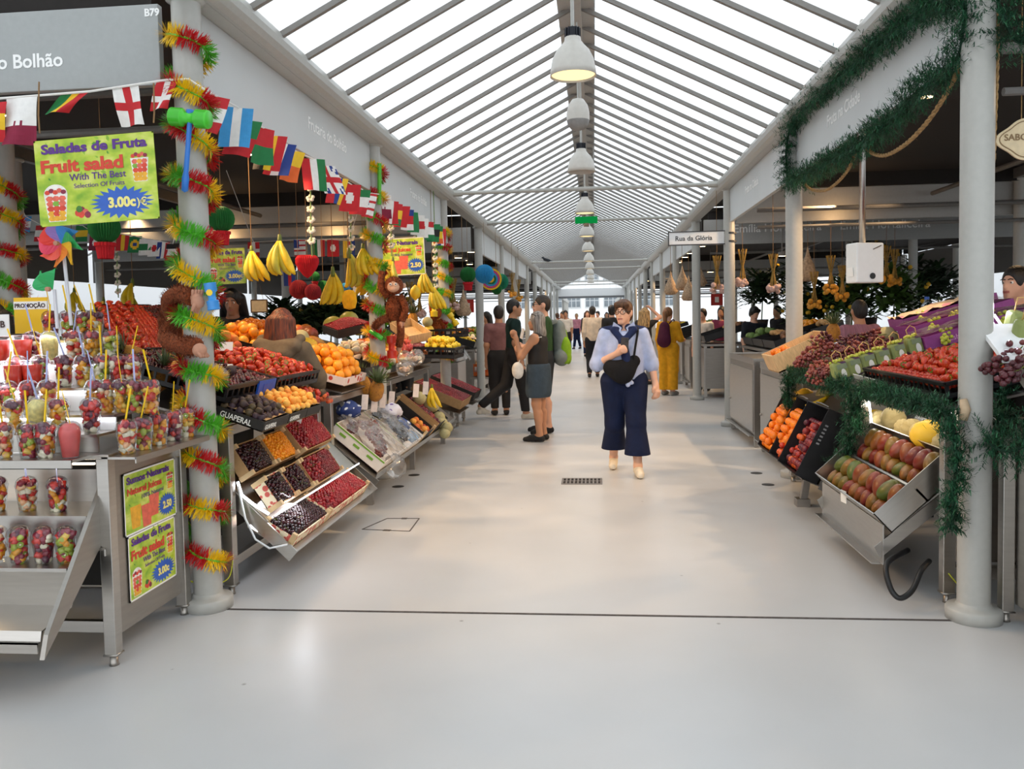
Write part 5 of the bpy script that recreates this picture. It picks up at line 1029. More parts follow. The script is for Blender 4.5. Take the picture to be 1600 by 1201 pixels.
t = thing('price_card', 'white folded price sheet at the corner of the strawberry crate', 'card', atx(1352, 592, 1.72), (-.35, .25, -.5)); obj('card', MB().box((0, 0, 0), (.14, .11, .003)), m_pw, t); obj('print', MB().box((0, -.01, .002), (.07, .04, .002)), mat('highlight_yellow', '#e8d06a', .6), t)
tag(obj('wooden_wedge', MB().tube([(0, 0, -.05), (.01, 0, 0), (0, 0, .05)], [.018, .024, .016], 10), mat('pale_knob', '#cdb392', .7), None, True, loc=tuple(atx(1505, 640, 1.74))), 'pale lumpy ginger root at the stall edge beside the pillar', 'ginger')
# ---------------------------------------------------------------- plum and grape stall
cb = thing('grape_stall_table', 'stainless stall table with sloped top under the bagged grapes', 'table'); legs(cb, ((1.76, 5.9), (1.76, 7.58), (3.1, 5.9), (3.1, 7.58)), .96, .06)
obj('sloped_top', MB().slab((1.66, 5.82, 1.0), (3.2, 5.82, 1.38), (3.2, 7.66, 1.38), (1.66, 7.66, 1.0), .012), m_steel2, cb); obj('frame_rail', MB().bar((1.7, 5.84, 1.015), (2.4, 5.84, 1.19), .03, .06), m_steel, cb); obj('back_panel', MB().box((2.3, 6.8, .5), (.02, 1.8, .84)), m_black, cb); obj('side_panel', MB().box((2.1, 5.9, .52), (.6, .012, .8)), m_steel2, cb)
fb = Fr((1.7, 6.03, .8), UA, (-1, 0, -2.0)); LB = 1.6; DB = .53
rk = thing('plum_rack', 'tilted stainless rack under the black crates of oranges and plums', 'rack'); obj('back_plate', MB().slab(fb.p(0, 0, -.13), fb.p(LB, 0, -.13), fb.p(LB, DB, -.13), fb.p(0, DB, -.13), .008), m_steel, rk); obj('lip', MB().slab(fb.p(-.02, DB, -.13), fb.p(LB+.02, DB, -.13), fb.p(LB+.02, DB+.01, -.0), fb.p(-.02, DB+.01, -.0), .006), m_steel, rk)
for x in (0, LB): obj('arm', MB().slab(fb.p(x, 0, -.2), fb.p(x, DB+.02, -.2), fb.p(x, DB+.02, -.13), fb.p(x, 0, -.13), .008), m_steel, rk)
obj('foot', MB().bar((1.6, 6.6, 0), (1.66, 6.6, .35), .05, .05).box((1.6, 6.6, .03), (.1, .1, .06)), m_steel2, rk)
for k, (x0, w, lab) in enumerate(((.02, .48, 'black crate of oranges at the far end of the tilted rack'), (.52, .46, 'black crate of oranges and plums in the middle of the rack'), (1.0, .58, 'black crate of plums, nearest on the tilted rack'))):
    x0 = LB-x0-w; c_ = crate(fb.off(x0, .0, -.12), w, DB, .13 if k < 2 else .17, lab, m_crate, name='fruit_crate', cat='crate', group='black crates on the tilted rack')
    mb = MB()
    for i in range(6): mb.box((-.0015, .12+.028*i, .13), (.003, .012, .022))
    if k == 2: obj('print', mb, mat('print_grey', '#8f8f92', .5), c_)
    obj('handle', MB().tube([(w*.2, -.012, .14), (w*.5, -.018, .15), (w*.8, -.012, .14)], .006, 6), m_steel, c_)
random.seed(5)
def rack_fill(x0, x1, y0, y1, keys, sp, lab, grp, h=.0):
    ny = int((y1-y0)/(sp*.86))
    for l in range(2):
        for j in range(ny-l):
            y = y0+(j+.5+l*.5)*(y1-y0)/ny; nx = int((x1-x0)/sp)-l
            for i in range(nx):
                x = x0+(i+.5+.5*(j % 2)*.6+l*.5)*(x1-x0)/(int((x1-x0)/sp)+.3)
                if l and random.random() < .35: continue
                place(random.choice(keys), fb.p(LB-x+random.uniform(-.006, .006), y, h-.035+l*sp*.62), None, random.uniform(.93, 1.05)*(1.2 if keys[0] == 'clementine' else 1), lab, grp)
rack_fill(.03, .49, .1, .52, ['clementine'], .072, 'orange in the far black crate of the tilted rack', 'oranges in the far crate'); rack_fill(.53, .97, .08, .42, ['clementine'], .072, 'orange in the middle black crate of the tilted rack', 'oranges in the middle crate')
rack_fill(.68, .98, .36, .52, ['redplum'], .062, 'red plum at the bottom of the middle crate', 'red plums in the middle crate'); rack_fill(1.01, 1.56, .1, .52, ['plum', 'plum', 'plum', 'redplum'], .062, 'dark plum in the nearest black crate of the rack', 'plums in the nearest crate')
sh = thing('back_shelf', 'steel shelf behind the plum rack carrying melons and bananas', 'shelf'); obj('shelf_plate', MB().slab((1.74, 5.95, .78), (2.15, 5.95, .82), (2.15, 7.62, .82), (1.74, 7.62, .78), .008), m_steel2, sh); obj('back_plate', MB().box((2.16, 6.78, .9), (.008, 1.66, .26)), m_black, sh)
mb = MB().disc((0, -.0742, .005), (0, -1, 0), .016, 12, 0, .022); mb2 = MB()
g = place('canary', atx(1258, 621, 1.85), (.0, .0, .5), (1.15, 1.15, .85), 'pale yellow melon with an oval red sticker above the oranges'); obj('sticker', MB().add([(.0775*math.sin(-.5+.028*math.cos(a)*8)*1.012, -.0775*math.cos(-.5+.028*math.cos(a)*8)*1.012, .03*math.sin(a)) for a in [2*PI*i/14 for i in range(14)]], (tuple(range(14)),)), mat('sticker_red', '#c9502a', .4), g)
place('galia', atx(1290, 618, 1.95), (1, 0, 0), 1.15, 'green-grey melon behind the bananas on the back shelf'); place('galia', atx(1275, 632, 1.9), (1, 1, 0), .8, 'small round melon between the sticker melon and bananas')
for i, (u, v, rz) in enumerate(((1268, 628, 1.3), (1290, 618, 1.2), (1296, 640, .6))): bananas(atx(u, v, 1.84)+Vector((0, -.1, .02)), 3, .19, .4, 'yellow banana hand on the shelf over the plums, %s one' % ('far', 'top', 'near')[i], 'bananas on the back shelf', rz, m_banana, 1.35, 1.)
# upper: apricot crate, loose grapes, bags, purple boxes
fr = Fr((2.02, 7.22, 1.2), (0, 1, 0), (-1, 0, -.45)); crate(fr, .42, .5, .16, 'pale wooden crate of apricots at the corner above the garland', m_wood, name='fruit_crate', cat='crate', t=.012); heap('clementine', fr.off(.02, .26, .02), .38, .22, .06, .062, 'apricot-orange fruit in the pale wooden crate', 'orange fruit in the wooden crate', .04, 2, .4)
random.seed(3)
for i in range(34):
    j = i % 5; k = i//5; u = 1268+k*21+random.uniform(-6, 6); v = 585-j*13-k*2.2+random.uniform(-4, 4); Y = 6.15+j*.22
    if v < 520: v = 522+random.uniform(0, 8)
    grapes(at(u, v, Y), 'grape', 'red grape bunch heaped behind the bagged grapes', (random.uniform(.9, 1.6), random.uniform(-.6, .6), random.uniform(0, 6)), random.uniform(1.1, 1.4), 'loose red grape bunches', 30, .13)
m_bagp = print_mat('grape_bag_print', '#8b9556', '#47294a', 7, .42); m_handle = mat('paper_handle', '#d6b06a', .8); m_lab = mat('bag_label', '#7c8a6a', .5); m_oval = mat('bag_oval', '#e6e4de', .5, var=0)
for i, (u, v, Y) in enumerate(((1312, 580, 5.86), (1333, 573, 5.9), (1355, 566, 5.94), (1378, 559, 5.98), (1402, 550, 6.02), (1428, 540, 6.06))):
    t = thing('grape_bag', 'printed bag of green grapes with paper handles, %s from the pine garland' % ORD[i], 'bag', at(u, v, Y), (-.12, -.24, .1), 'printed grape bags in a row'); w = .11
    mb = MB().box((0, 0, 0), (w, .07, .13)); obj('bag_body', mb, m_bagp, t, bevel=.02); obj('label_print', MB().box((.01, -.037, .03), (w*.62, .003, .035)), m_lab, t); obj('oval_print', MB().disc((.012, -.0385, -.02), (0, -1, 0), .018, 14, 0, .034), m_oval, t)
    mb = MB(); 
    for k in range(14): mb.ball((random.uniform(-.045, .045), random.uniform(-.028, .028), .066+random.uniform(0, .012)), .011, 8, 5)
    obj('grapes', mb, FM['greengrape'], t, True); obj('handle', MB().tube([(-.03, -.02, .065), (-.035, -.025, .12), (0, -.03, .145), (.03, -.025, .12), (.028, -.02, .065)], .0035, 5), m_handle, t, True)
m_purpbox = mat('purple_card', '#8c3a86', .5, var=.06)
for i, (u0, v0, Y) in enumerate(((1450, 549, 6.0), (1432, 531, 6.45), (1416, 518, 6.9))):
    o_ = at(u0, v0, Y); fr = Fr(o_+Vector((.71, -.0, .2)), (0, 1, 0), (-1, 0, -.28)); c_ = crate(fr, .34, .74, .1, 'purple card box of film-wrapped green grapes, %s' % ('nearest of three', 'middle of three', 'farthest of three')[i], m_purpbox, m_purpbox, name='grape_box', group='purple grape boxes')
    if i == 0: text('lettering', 'FreshFruits', .05, mat('print_lilac', '#d9a0d0', .5), c_, (-.0025, .62, .03), (PI/2, 0, -PI/2), 0, .0005)
    for k in range(3): grapes(fr.p(.1+.07*(k % 2), .14+.2*k, .07), 'greengrape', 'green grape bunch in a purple box', tuple((fr.R @ Euler((1.4, 0, 1.)).to_matrix()).to_euler()), 1.25, 'green grapes in the purple boxes', 30, .14)
    P = [[fr.p(.34*a/6, .74*b/12, .11+random.uniform(-.01, .02)) for b in range(13)] for a in range(7)]; mb = MB()
    for a in range(6):
        for b in range(12): mb.quad(P[a][b], P[a+1][b], P[a+1][b+1], P[a][b+1])
    tag(obj('wrapping_film', mb, print_mat('pink_film', '#d9c3a8', '#c98aa0', 10, .3) if i == 2 else m_film, None, True), 'crinkled film over the purple grape box, %s one' % ('near', 'middle', 'far')[i], 'film')
place('galia', at(1386, 527, 7.2), None, 1.3, 'brown netted melon behind the grape bags'); t = pineapple(at(1302, 520, 8.2), 'pineapple crown sticking up behind the red grapes', (0, 0, 0), 1.1)
t = thing('water_bottle', 'clear plastic water bottle standing behind the purple boxes', 'bottle', at(1448, 508, 7.9)); obj('body', MB().lathe([(0, 0), (.05, 0), (.052, .02), (.05, .1), (.052, .12), (.05, .18), (.02, .22), (.018, .24)], 16), clear('bottle_clear', '#dfe8ee', .3), t, True); obj('cap', MB().lathe([(.02, .235), (.02, .26), (0, .26)], 12), m_pblue, t)
# ---------------------------------------------------------------- steel cabinets on the right and the counter at the edge
def cabinet(x, y0, y1, z, d, lab, knob=True):
    t = thing('steel_cabinet', lab, 'cabinet', (x, y0, 0)); L = y1-y0
    obj('body', MB().box((d/2, L/2, (z+.12)/2), (d-.02, L-.02, z-.14)), m_steel2, t); obj('door', MB().box((-.004, L/2, .52), (.012, L-.1, z-.3)), m_steel, t)
    obj('top_rim', MB().box((d/2, .008, z-.03), (d, .016, .07)).box((d/2, L-.008, z-.03), (d, .016, .07)).box((.006, L/2, z-.03), (.016, L-.034, .07)), m_steel, t); obj('bottom_ledge', MB().box((-.03, L/2, .13), (.06, L, .012)), m_steel, t)
    for yy in (.03, L-.03):
        for xx in (.03, d-.03): obj('leg', MB().box((xx, yy, z/2-.01), (.05, .05, z-.03)), m_steel, t)
    if knob: obj('knob', MB().ball((-.02, L-.12, .42), .014, 8, 6), m_steel2, t, True)
    return t
cabinet(1.8, 8.0, 9.25, .98, .6, 'tall grey stainless cabinet directly behind the orange crates'); cabinet(1.78, 9.5, 11.15, 1.0, .62, 'mirror-bright stainless cabinet beside the street-sign pillar')
cn = thing('steel_counter', 'dark stainless counter end at the right picture edge', 'counter'); obj('body', MB().box((2.42, 3.62, .54), (.86, 1., .9)), m_steel2, cn); legs(cn, ((1.955, 4.14),), .9, .055)
obj('ledge', MB().slab((1.93, 4.26, 1.37), (2.5, 4.26, 1.37), (2.5, 3.5, .86), (1.93, 3.5, .86), .012).slab((1.93, 4.26, 1.37), (1.93, 3.5, .86), (1.93, 3.5, .95), (1.93, 4.26, 1.46), .008), m_steel, cn); obj('strut', MB().bar((1.97, 3.8, .98), (1.97, 3.85, 1.1), .03, .03), m_steel, cn)
for i, (u, v, Y) in enumerate(((1590, 505, 4.25), (1602, 520, 4.1))):
    t = thing('grape_bag', 'printed purple and green grape bag at the right edge, %s one' % ('back', 'front')[i], 'bag', at(u, v, Y), (.3, 0, .2)); obj('bag_body', MB().box((0, 0, 0), (.11, .07, .13)), m_bagp, t, bevel=.02); obj('handle', MB().tube([(-.03, 0, .065), (-.03, 0, .13), (.03, 0, .13), (.03, 0, .065)], .0035, 5), m_handle, t, True); obj('oval_print', MB().disc((0, -.0385, 0), (0, -1, 0), .018, 14, 0, .034), m_oval, t)
t = thing('berry_tray', 'white lit tray of grapes on the slanted ledge at the right edge', 'tray', at(1600, 535, 4.05), (.55, 0, 0)); obj('tray', MB().box((0, 0, 0), (.3, .3, .02)), m_white, t)
for i in range(3): grapes(at(1592+8*i, 545+12*i, 3.95-.05*i), 'grape', 'pink grape bunch on the slanted ledge at the right edge', (1.2, 0, i), 1.2, 'grapes on the right-edge ledge', 30)
lamp('ledge_led', 'POINT', (1.98, 4.28, 1.5), 2, '#e9e6ff', size=.03); tag(obj('light_strip', MB().bar((1.945, 4.26, 1.475), (1.945, 3.9, 1.23), .008, .008), m_led), 'bright light strip along the slanted ledge by the near pillar', 'light')
# ---------------------------------------------------------------- tinsel garlands round the pillars
m_ty, m_tr, m_tg = mat('tinsel_yellow', '#f2c80c', .4, var=.05), mat('tinsel_red', '#c8161c', .4, var=.05), mat('tinsel_green', '#57b82a', .4, var=.05)
def tinsel(cx, cy, z0, z1, turns, label, seg=.1, ph=0., blen=.068, r=.085, seed=1):
    rd = random.Random(seed); mb = MB(); L = turns*2*PI*r; n = int(L/.0065); P = []
    order = [0, 1, 2, 0, 2, 1]
    for i in range(n):
        t = i/n; a = ph+turns*2*PI*t; z = lerp(z0, z1, t)+.02*math.sin(a*.7+seed); rr = r+.012
        d = Vector((math.cos(a), math.sin(a), 0)); p = Vector((cx, cy, z))+d*rr; tg = Vector((-math.sin(a), math.cos(a), (z1-z0)/L)).normalized(); b = tg.cross(d)
        if i % 6 == 0: P.append(p)
        c = order[int(t*L/seg+rd.uniform(-.12, .12)) % 6]
        for k in range(8):
            e = rd.uniform(-1.9, 1.9); dr = (d*math.cos(e)+b*math.sin(e)*1.25+tg*rd.uniform(-.4, .4)).normalized()
            mb.blade(p, dr, blen*rd.uniform(.75, 1.1), .0058, c, tg if rd.random() < .5 else b.cross(dr) if abs(b.dot(dr)) < .95 else tg)
    o = tag(obj('tinsel_garland', mb, [m_ty, m_tr, m_tg]), label, 'garland', 'tinsel garlands round the pillars'); obj('core', MB().tube(P, .008, 5), m_tg, o); return o
tinsel(XL, bayY(0), 3.0, .24, 11.5, 'yellow, red and green tinsel spiralling the nearest left pillar', ph=-2.6)
tinsel(XL, bayY(1), 2.95, .95, 9, 'yellow, red and green tinsel spiralling the second left pillar', ph=-1.6, seed=2)
tinsel(XL, bayY(2), 2.72, .9, 8.5, 'yellow, red and green tinsel spiralling the third left pillar', ph=-1., seed=3)
q = at(14, 420, 5.9); link_p = link('pillar', pm, None, (q.x, 5.9, 0)); link_p['kind'] = 'structure'
tinsel(q.x, 5.9, 2.6, 1.2, 6, 'dim tinsel round the inner pillar by the left picture edge', ph=-2, seed=4)
tag(obj('tinsel_tuft', MB().tube([(XL+.075, bayY(1)-.08, 2.6), (XL+.09, bayY(1)-.09, 2.98)], .02, 6), m_tg), 'green tinsel end taped up the second left pillar', 'tinsel')
# ---------------------------------------------------------------- toys
def toy_hammer(loc, rot, head, hand, label, s=1., handle=True):
    t = thing('toy_hammer', label, 'toy', loc, rot, 'squeaky toy hammers'); t.scale = (s, s, s); pr = [(0, -.11), (.048, -.11)]
    for k in range(6): pr += [(.052, -.105+.012*k), (.045, -.099+.012*k)]
    pr += [(.032, -.03), (.03, 0), (.032, .03)]
    for k in range(6): pr += [(.045, .033+.012*k), (.052, .039+.012*k)]
    pr += [(.048, .11), (0, .11)]
    obj('head', MB().lathe(pr, 20, M=Matrix.Rotation(PI/2, 4, 'Y')), head, t, True)
    if handle: obj('handle', MB().lathe([(0, .05), (.022, .045), (.024, .03), (.014, 0), (.014, -.3), (.02, -.33), (.018, -.4), (0, -.41)], 12), hand, t, True)
    return t
m_lime, m_tblue, m_toyred, m_toyyel = mat('toy_lime', '#4fd03a', .3, var=0), mat('toy_blue', '#2f78d0', .3, var=0), mat('toy_red', '#e03a26', .35, var=0), mat('toy_yellow', '#f4cf1e', .35, var=0); m_sky = mat('toy_sky_blue', '#3f9ae6', .3, var=0)
toy_hammer(at(300, 186, 4.03)+Vector((0, -.02, 0)), (0, .12, 0), m_lime, m_tblue, 'lime green squeaky hammer with blue handle tied high on the nearest pillar', .9)
t = toy_hammer(at(331, 463, 4.02), (0, PI/2-.12, .15), m_sky, m_sky, 'sky blue squeaky hammer head with yellow dot beside the nearest pillar', .62, False); obj('dot', MB().disc((-.03, -.051, .0), (0, -1, 0), .026, 14), m_toyyel, t)
toy_hammer(at(612, 542, 7.6), (0, PI/2, .3), m_toyred, m_lime, 'red squeaky hammer on the second pillar', .95, False)
tag(obj('toy_baton', MB().tube([at(579, 517, 7.55), at(597, 529, 7.5)], .022, 10), m_lime, None, True), 'green toy handle sticking out of tinsel on the second pillar', 'toy')
toy_hammer(at(678, 482, 11.0), (0, PI/2, 0), m_toyyel, m_toyyel, 'yellow toy hammer high on the third pillar', 1., False); toy_hammer(at(708, 499, 11.1), (0, 1., 0), m_toyyel, m_toyyel, 'small yellow toy hammer right of the third pillar', .85, False)
m_fur = mat('brown_plush', '#8a4420', .95, var=.3, scale=90, bump=.5, bscale=260); m_furo = mat('orange_plush', '#a85018', .95, var=.3, scale=90, bump=.5, bscale=260); m_face = mat('plush_face', '#d8a98a', .8, var=.05); m_paw = mat('plush_paw', '#c48f74', .8, var=.06); m_eye = mat('bead_eye', '#15110e', .15, var=0); m_eyew = mat('bead_white', '#f2efe9', .3, var=0)
def fuzz(path, radii, seed, n=900, l=.02):
    mb = MB(); mb.tube(path, radii, 12); rd = random.Random(seed); path = [Vector(p) for p in path]
    for i in range(n):
        k = rd.uniform(0, len(path)-1.001); j = int(k); p = path[j].lerp(path[j+1], k-j); r = lerp(radii[j], radii[j+1], k-j); d = (path[j+1]-path[j]).normalized(); x, y, _ = orth(d); a = rd.uniform(0, 6.283); o = x*math.cos(a)+y*math.sin(a)
        mb.blade(p+o*r*.95, (o+d*rd.uniform(-.8, .8)), l*rd.uniform(.6, 1.2), .004)
    return mb
def paw(c, d, s=.03):
    mb = MB().ball(c, s, 10, 7); x, y, _ = orth(d)
    for k in (-1.2, -.4, .4, 1.2): mb.tube([Vector(c)+x*k*s*.5, Vector(c)+Vector(d)*s*1.6+x*k*s*.65], [s*.32, s*.24], 7)
    return mb
# monkey hugging the nearest pillar: only arms, side of the body and paws show
t = thing('plush_monkey', 'long-armed brown plush monkey hugging the nearest pillar', 'plush toy', (0, 0, 0), 0, 'plush monkeys on the pillars')
A = [at(u, v, Y) for u, v, Y in ((272, 500, 4.25), (264, 470, 4.18), (283, 458, 4.08), (300, 466, 4.03))]; obj('arm', fuzz(smooth_path(A, 4), [.042]*13, 1), m_fur, t)
A = [at(u, v, Y) for u, v, Y in ((270, 505, 4.25), (260, 528, 4.15), (285, 540, 4.05), (308, 541, 4.0))]; obj('arm', fuzz(smooth_path(A, 4), [.045]*13, 2), m_fur, t)
obj('body', fuzz([at(268, 480, 4.3), at(266, 500, 4.3), at(268, 525, 4.3)], [.05, .065, .055], 3, 1500), m_fur, t)
obj('paw', paw(at(309, 472, 4.02), (at(300, 500, 4.0)-at(309, 472, 4.02)).normalized(), .034), m_paw, t, True); obj('paw', paw(at(312, 547, 3.98), (.5, -.1, -.6), .036), m_paw, t, True); obj('paw', paw(at(307, 465, 4.03), (.3, -.3, .8), .03), m_paw, t, True)
def monkey(loc, s, label, m, rz=0., faced=True):
    t = thing('plush_monkey', label, 'plush toy', loc, (0, 0, rz), 'plush monkeys on the pillars'); t.scale = (s, s, s)
    obj('body', fuzz([(0, .02, .0), (0, 0, -.09), (0, .01, -.19)], [.05, .075, .06], 5, 1200), m, t)
    h = MB().ball((0, -.01, .085), (.078, .07, .075), 14, 10); rd = random.Random(8)
    for i in range(500): a = rd.uniform(0, 6.28); e = rd.uniform(-1, 1.57); d = Vector((math.cos(a)*math.cos(e), math.sin(a)*math.cos(e), math.sin(e))); h.blade(Vector((0, -.01, .085))+Vector((d.x*.076, d.y*.068, d.z*.073)), d, .016, .004)
    hd = obj('head', h, m, t)
    if faced:
        obj('face', MB().ball((0, -.062, .075), (.05, .026, .045), 12, 8).ball((0, -.08, .058), (.03, .02, .022), 10, 7), m_face, hd, True)
        obj('eye', MB().ball((-.021, -.087, .094), .011, 8, 6), m_eyew, hd, True); obj('eye', MB().ball((.021, -.087, .094), .011, 8, 6), m_eyew, hd, True); obj('pupil', MB().ball((-.021, -.096, .094), .0055, 6, 5), m_eye, hd, True); obj('pupil', MB().ball((.021, -.096, .094), .0055, 6, 5), m_eye, hd, True)
        for k in (-1, 1): obj('ear', MB().ball((k*.08, 0, .085), (.018, .012, .022), 8, 6), m_face, hd, True)
    obj('arm', fuzz(smooth_path([(-.05, 0, 0), (-.1, -.02, .08), (-.09, .0, .2)], 4), [.028]*9, 6, 500), m, t); obj('arm', fuzz(smooth_path([(.05, -.02, 0), (.09, -.05, -.1), (.06, -.06, -.2)], 4), [.028]*9, 7, 500), m, t)
    obj('leg', fuzz(smooth_path([(-.04, 0, -.17), (-.12, -.06, -.2), (-.16, 0, -.24)], 4), [.03]*9, 8, 500), m, t); obj('leg', fuzz(smooth_path([(.04, 0, -.17), (.05, -.06, -.3), (.03, -.04, -.4)], 4), [.03]*9, 9, 500), m, t)
    for c, d in (((-.17, 0, -.25), (-.4, -.3, .5)), ((.03, -.04, -.42), (0, -.3, -1)), ((.06, -.06, -.22), (0, -.2, -1))): obj('paw', paw(c, d, .024), m_paw, t, True)
monkey(at(616, 463, 7.55), 1.15, 'brown plush monkey with pale face clinging to the second pillar', m_fur, .15); monkey(at(680, 500, 11.2), 1.15, 'orange plush monkey hugging the third pillar, face hidden', m_furo, 1.2, False)
# pinwheels
petc = ['#e8372c', '#9a7ac8', '#3a8fdc', '#2fae62', '#f2c22a', '#f08a2c', '#e8503a', '#e03a5a']
def pinwheel(loc, r, cols, label, stick, white=False):
    t = thing('pinwheel', label, 'pinwheel', loc); n = len(cols)
    for i, c in enumerate(cols):
        a = PI/2+.5-i*2*PI/8; mb = MB(); pts = []
        for k in range(9): q = k/8; w = .3*math.sin(PI*min(1, q*1.02)**.7); pts.append((q, w))
        ring = [Vector((r*q, 0, -r*w*.25*0)) for q, w in pts]; d = Vector((math.cos(a), 0, math.sin(a))); s = Vector((-math.sin(a), 0, math.cos(a)))
        for (q1, w1), (q2, w2) in zip(pts, pts[1:]): mb.quad(d*r*q1+Vector((0, -.02*q1, 0)), d*r*q2+Vector((0, -.02*q2, 0)), d*r*q2+s*r*w2*1.9+Vector((0, -.05*math.sin(PI*q2), 0)), d*r*q1+s*r*w1*1.9+Vector((0, -.05*math.sin(PI*q1), 0)))
        obj('petal', mb, mat('petal_'+c[1:], c, .4, var=0), t)
    obj('hub', MB().lathe([(0, 0), (.012, 0), (.012, .02), (0, .022)], 10, M=Matrix.Translation((0, -.03, 0)) @ Matrix.Rotation(PI/2, 4, 'X')), mat('plush_paw', ''), t); obj('stick', MB().tube([(0, .01, 0), stick], .009, 8), mat('stick_white', '#dfe2ea', .4, var=0), t); return t
pinwheel(at(96, 381, 4.05), .125, petc, 'rainbow pinwheel on a white stick above the fruit cups', (.02, .02, -.42)); pinwheel(at(83, 452, 4.0), .11, ['#2fae62', '#f2c22a'][:1]+['#2fae62'], 'green pinwheel petals low beside the white stick', (.0, .02, -.2))
# ---------------------------------------------------------------- bunting
FC = {c: mat('cloth_'+n, c, .75, var=.03) for n, c in dict(white='#f0eeea', red='#c8242c', blue='#24408c', sky='#3f9bd8', yellow='#f2c52a', green='#1f7a42', black='#1d1a1a', orange='#e86a2a', maroon='#8a1c3c', violet='#5a3a8c').items()}
CN = dict(W='#f0eeea', R='#c8242c', B='#24408c', S='#3f9bd8', Y='#f2c52a', G='#1f7a42', K='#1d1a1a', O='#e86a2a', M='#8a1c3c', V='#5a3a8c')
FL = list(CN); FMATS = [FC[CN[k]] for k in FL]
def flagpat(p):
    kind_, c = p.split(':')
    def f(u, v):
        if kind_ == 'v': return c[min(len(c)-1, int(u*len(c)))]
        if kind_ == 'h': return c[min(len(c)-1, int((1-v)*len(c)))]
        if kind_ == 'x': return c[1] if abs(u-.5) < .13 or abs(v-.5) < .13 else c[0]
        if kind_ == 'n': return c[1] if abs(u-.38) < .1 or abs(v-.5) < .12 else c[0]
        if kind_ == 'd': return c[1] if (u-.5)**2*1.8+(v-.5)**2 < .06 else c[0]
        if kind_ == 'r': return c[2] if (u-.5)**2*1.6+(v-.5)**2 < .03 else c[1] if abs(u-.5)*1.1+abs(v-.5) < .42 else c[0]
        if kind_ == 's': return c[0] if u > .38+.08*abs(((v*5) % 1)*2-1) else c[1]
        if kind_ == 'u': return 'B' if u < .45 and v > .5 else ('R' if int(v*7) % 2 == 0 else 'W')
        if kind_ == 'j': return 'R' if abs(u-.5) < .1 or abs(v-.5) < .1 else 'W' if abs(u-.5) < .18 or abs(v-.5) < .18 or abs(abs(u-.5)-abs(v-.5)) < .08 else 'B'
        return c[0]
    return f
def flag(top, w, h, tilt, yaw, pat, label, group, fold=.02, hang=True):
    """cloth hung from its upper edge; local x along the string, z down; the pattern's v axis runs up"""
    t = MB(); nx, ny = 14, 10; f = flagpat(pat); rd = random.Random(sum(map(ord, label)) % 999); p0 = rd.uniform(0, 6)
    P = [[Vector(((i/nx-.5)*w+math.sin(tilt)*h*(j/ny), fold*math.sin(i/nx*5+p0+j*.25)*(.2+j/ny), -h*math.cos(tilt)*j/ny)) for j in range(ny+1)] for i in range(nx+1)]
    for i in range(nx):
        for j in range(ny): t.quad(P[i][j], P[i+1][j], P[i+1][j+1], P[i][j+1], FL.index(f(1-(j+.5)/ny if hang == 'v' else (i+.5)/nx, (i+.5)/nx if hang == 'v' else 1-(j+.5)/ny)))
    return tag(obj('bunting_flag', t, FMATS, None, True, loc=top, rot=(0, 0, yaw)), label, 'flag', group)
m_tape = mat('bunting_tape', '#e9e7e2', .7, var=0)
G1 = 'bunting flags along the left stalls'
near = [(34, 152, 4.0, .17, .24, .15, 's:WM', 'v', 'white and maroon serrated flag at the upper left edge'), (118, 146, 4.03, .14, .15, .9, 'v:GYR', 0, 'folded green, yellow and red flag left of the England flag'), (196, 135, 4.05, .14, .2, -.15, 'x:WR', 'v', 'white flag with red cross over the big poster'), (262, 127, 4.06, .11, .15, .4, 'n:RW', 'v', 'red flag with white cross beside the nearest pillar'), (-10, 160, 3.98, .15, .2, .2, 'h:RYR', 0, 'red flag cut by the left picture edge')]
for u, v, Y, w, h, tl, pat, hg, lab in near: flag(at(u, v, Y), w, h, -tl, 0, pat, lab, G1, .02, hg)
tag(obj('bunting_tape', MB().tube([at(-30, 160, 4.0), at(0, 154, 4.0), at(140, 143, 4.03), at(260, 125, 4.06), at(295, 124, 4.07), at(320, 140, 4.1)], .006, 5), m_tape), 'white tape carrying the nearest bunting flags', 'tape')
al = [(338, 150, 'h:RWR', .6), (372, 168, 'h:SWS', .2), (388, 188, 'h:GR', .5), (412, 200, 'v:GR', .2), (428, 212, 'v:KYR', .35), (445, 224, 'h:BWR', .5), (462, 236, 'h:YO', .5), (489, 248, 'h:GWR', -.1), (507, 258, 'j:B', -.6), (532, 278, 'h:YBR', .5), (549, 288, 'd:RW', .2), (566, 296, 'v:RWG', .3), (579, 302, 'u:R', .3), (598, 304, 's:WM', 0), (612, 314, 'v:RWR', .1), (620, 318, 'v:GYR', .1), (629, 322, 'h:RR', .25), (637, 327, 'v:WRB', .15), (645, 331, 'h:GG', 0), (653, 336, 'v:WRW', .1), (661, 341, 'd:WR', .1), (671, 346, 'v:GWR', .1), (678, 350, 'h:GKG', .1), (684, 353, 'v:OYG', .05), (690, 357, 'v:BWR', .05)]
nmc = dict(R='red', W='white', S='sky blue', G='green', K='black', Y='yellow', B='blue', O='orange', M='maroon', V='violet')
NTHW = ORD+['thirteenth', 'fourteenth', 'fifteenth', 'sixteenth', 'seventeenth', 'eighteenth', 'nineteenth', 'twentieth', 'twenty-first', 'twenty-second', 'twenty-third', 'twenty-fourth', 'twenty-fifth']
pth = [at(318, 140, 4.12)]
for i, (u, v, pat, tl) in enumerate(al):
    p = atx(u, v, -1.985); pth.append(p); cs = list(dict.fromkeys(pat.split(':')[1])); c = ' and '.join(nmc[k] for k in cs[:2]) if len(cs) > 1 else nmc[cs[0]]
    flag(p, .17, .225, -tl*.7, (1.05, .55, .8)[i % 3], pat, '%s bunting flag, %s along the left fascia from the nearest pillar' % (c, NTHW[i]), G1, .018, 'v' if i % 2 else 0)
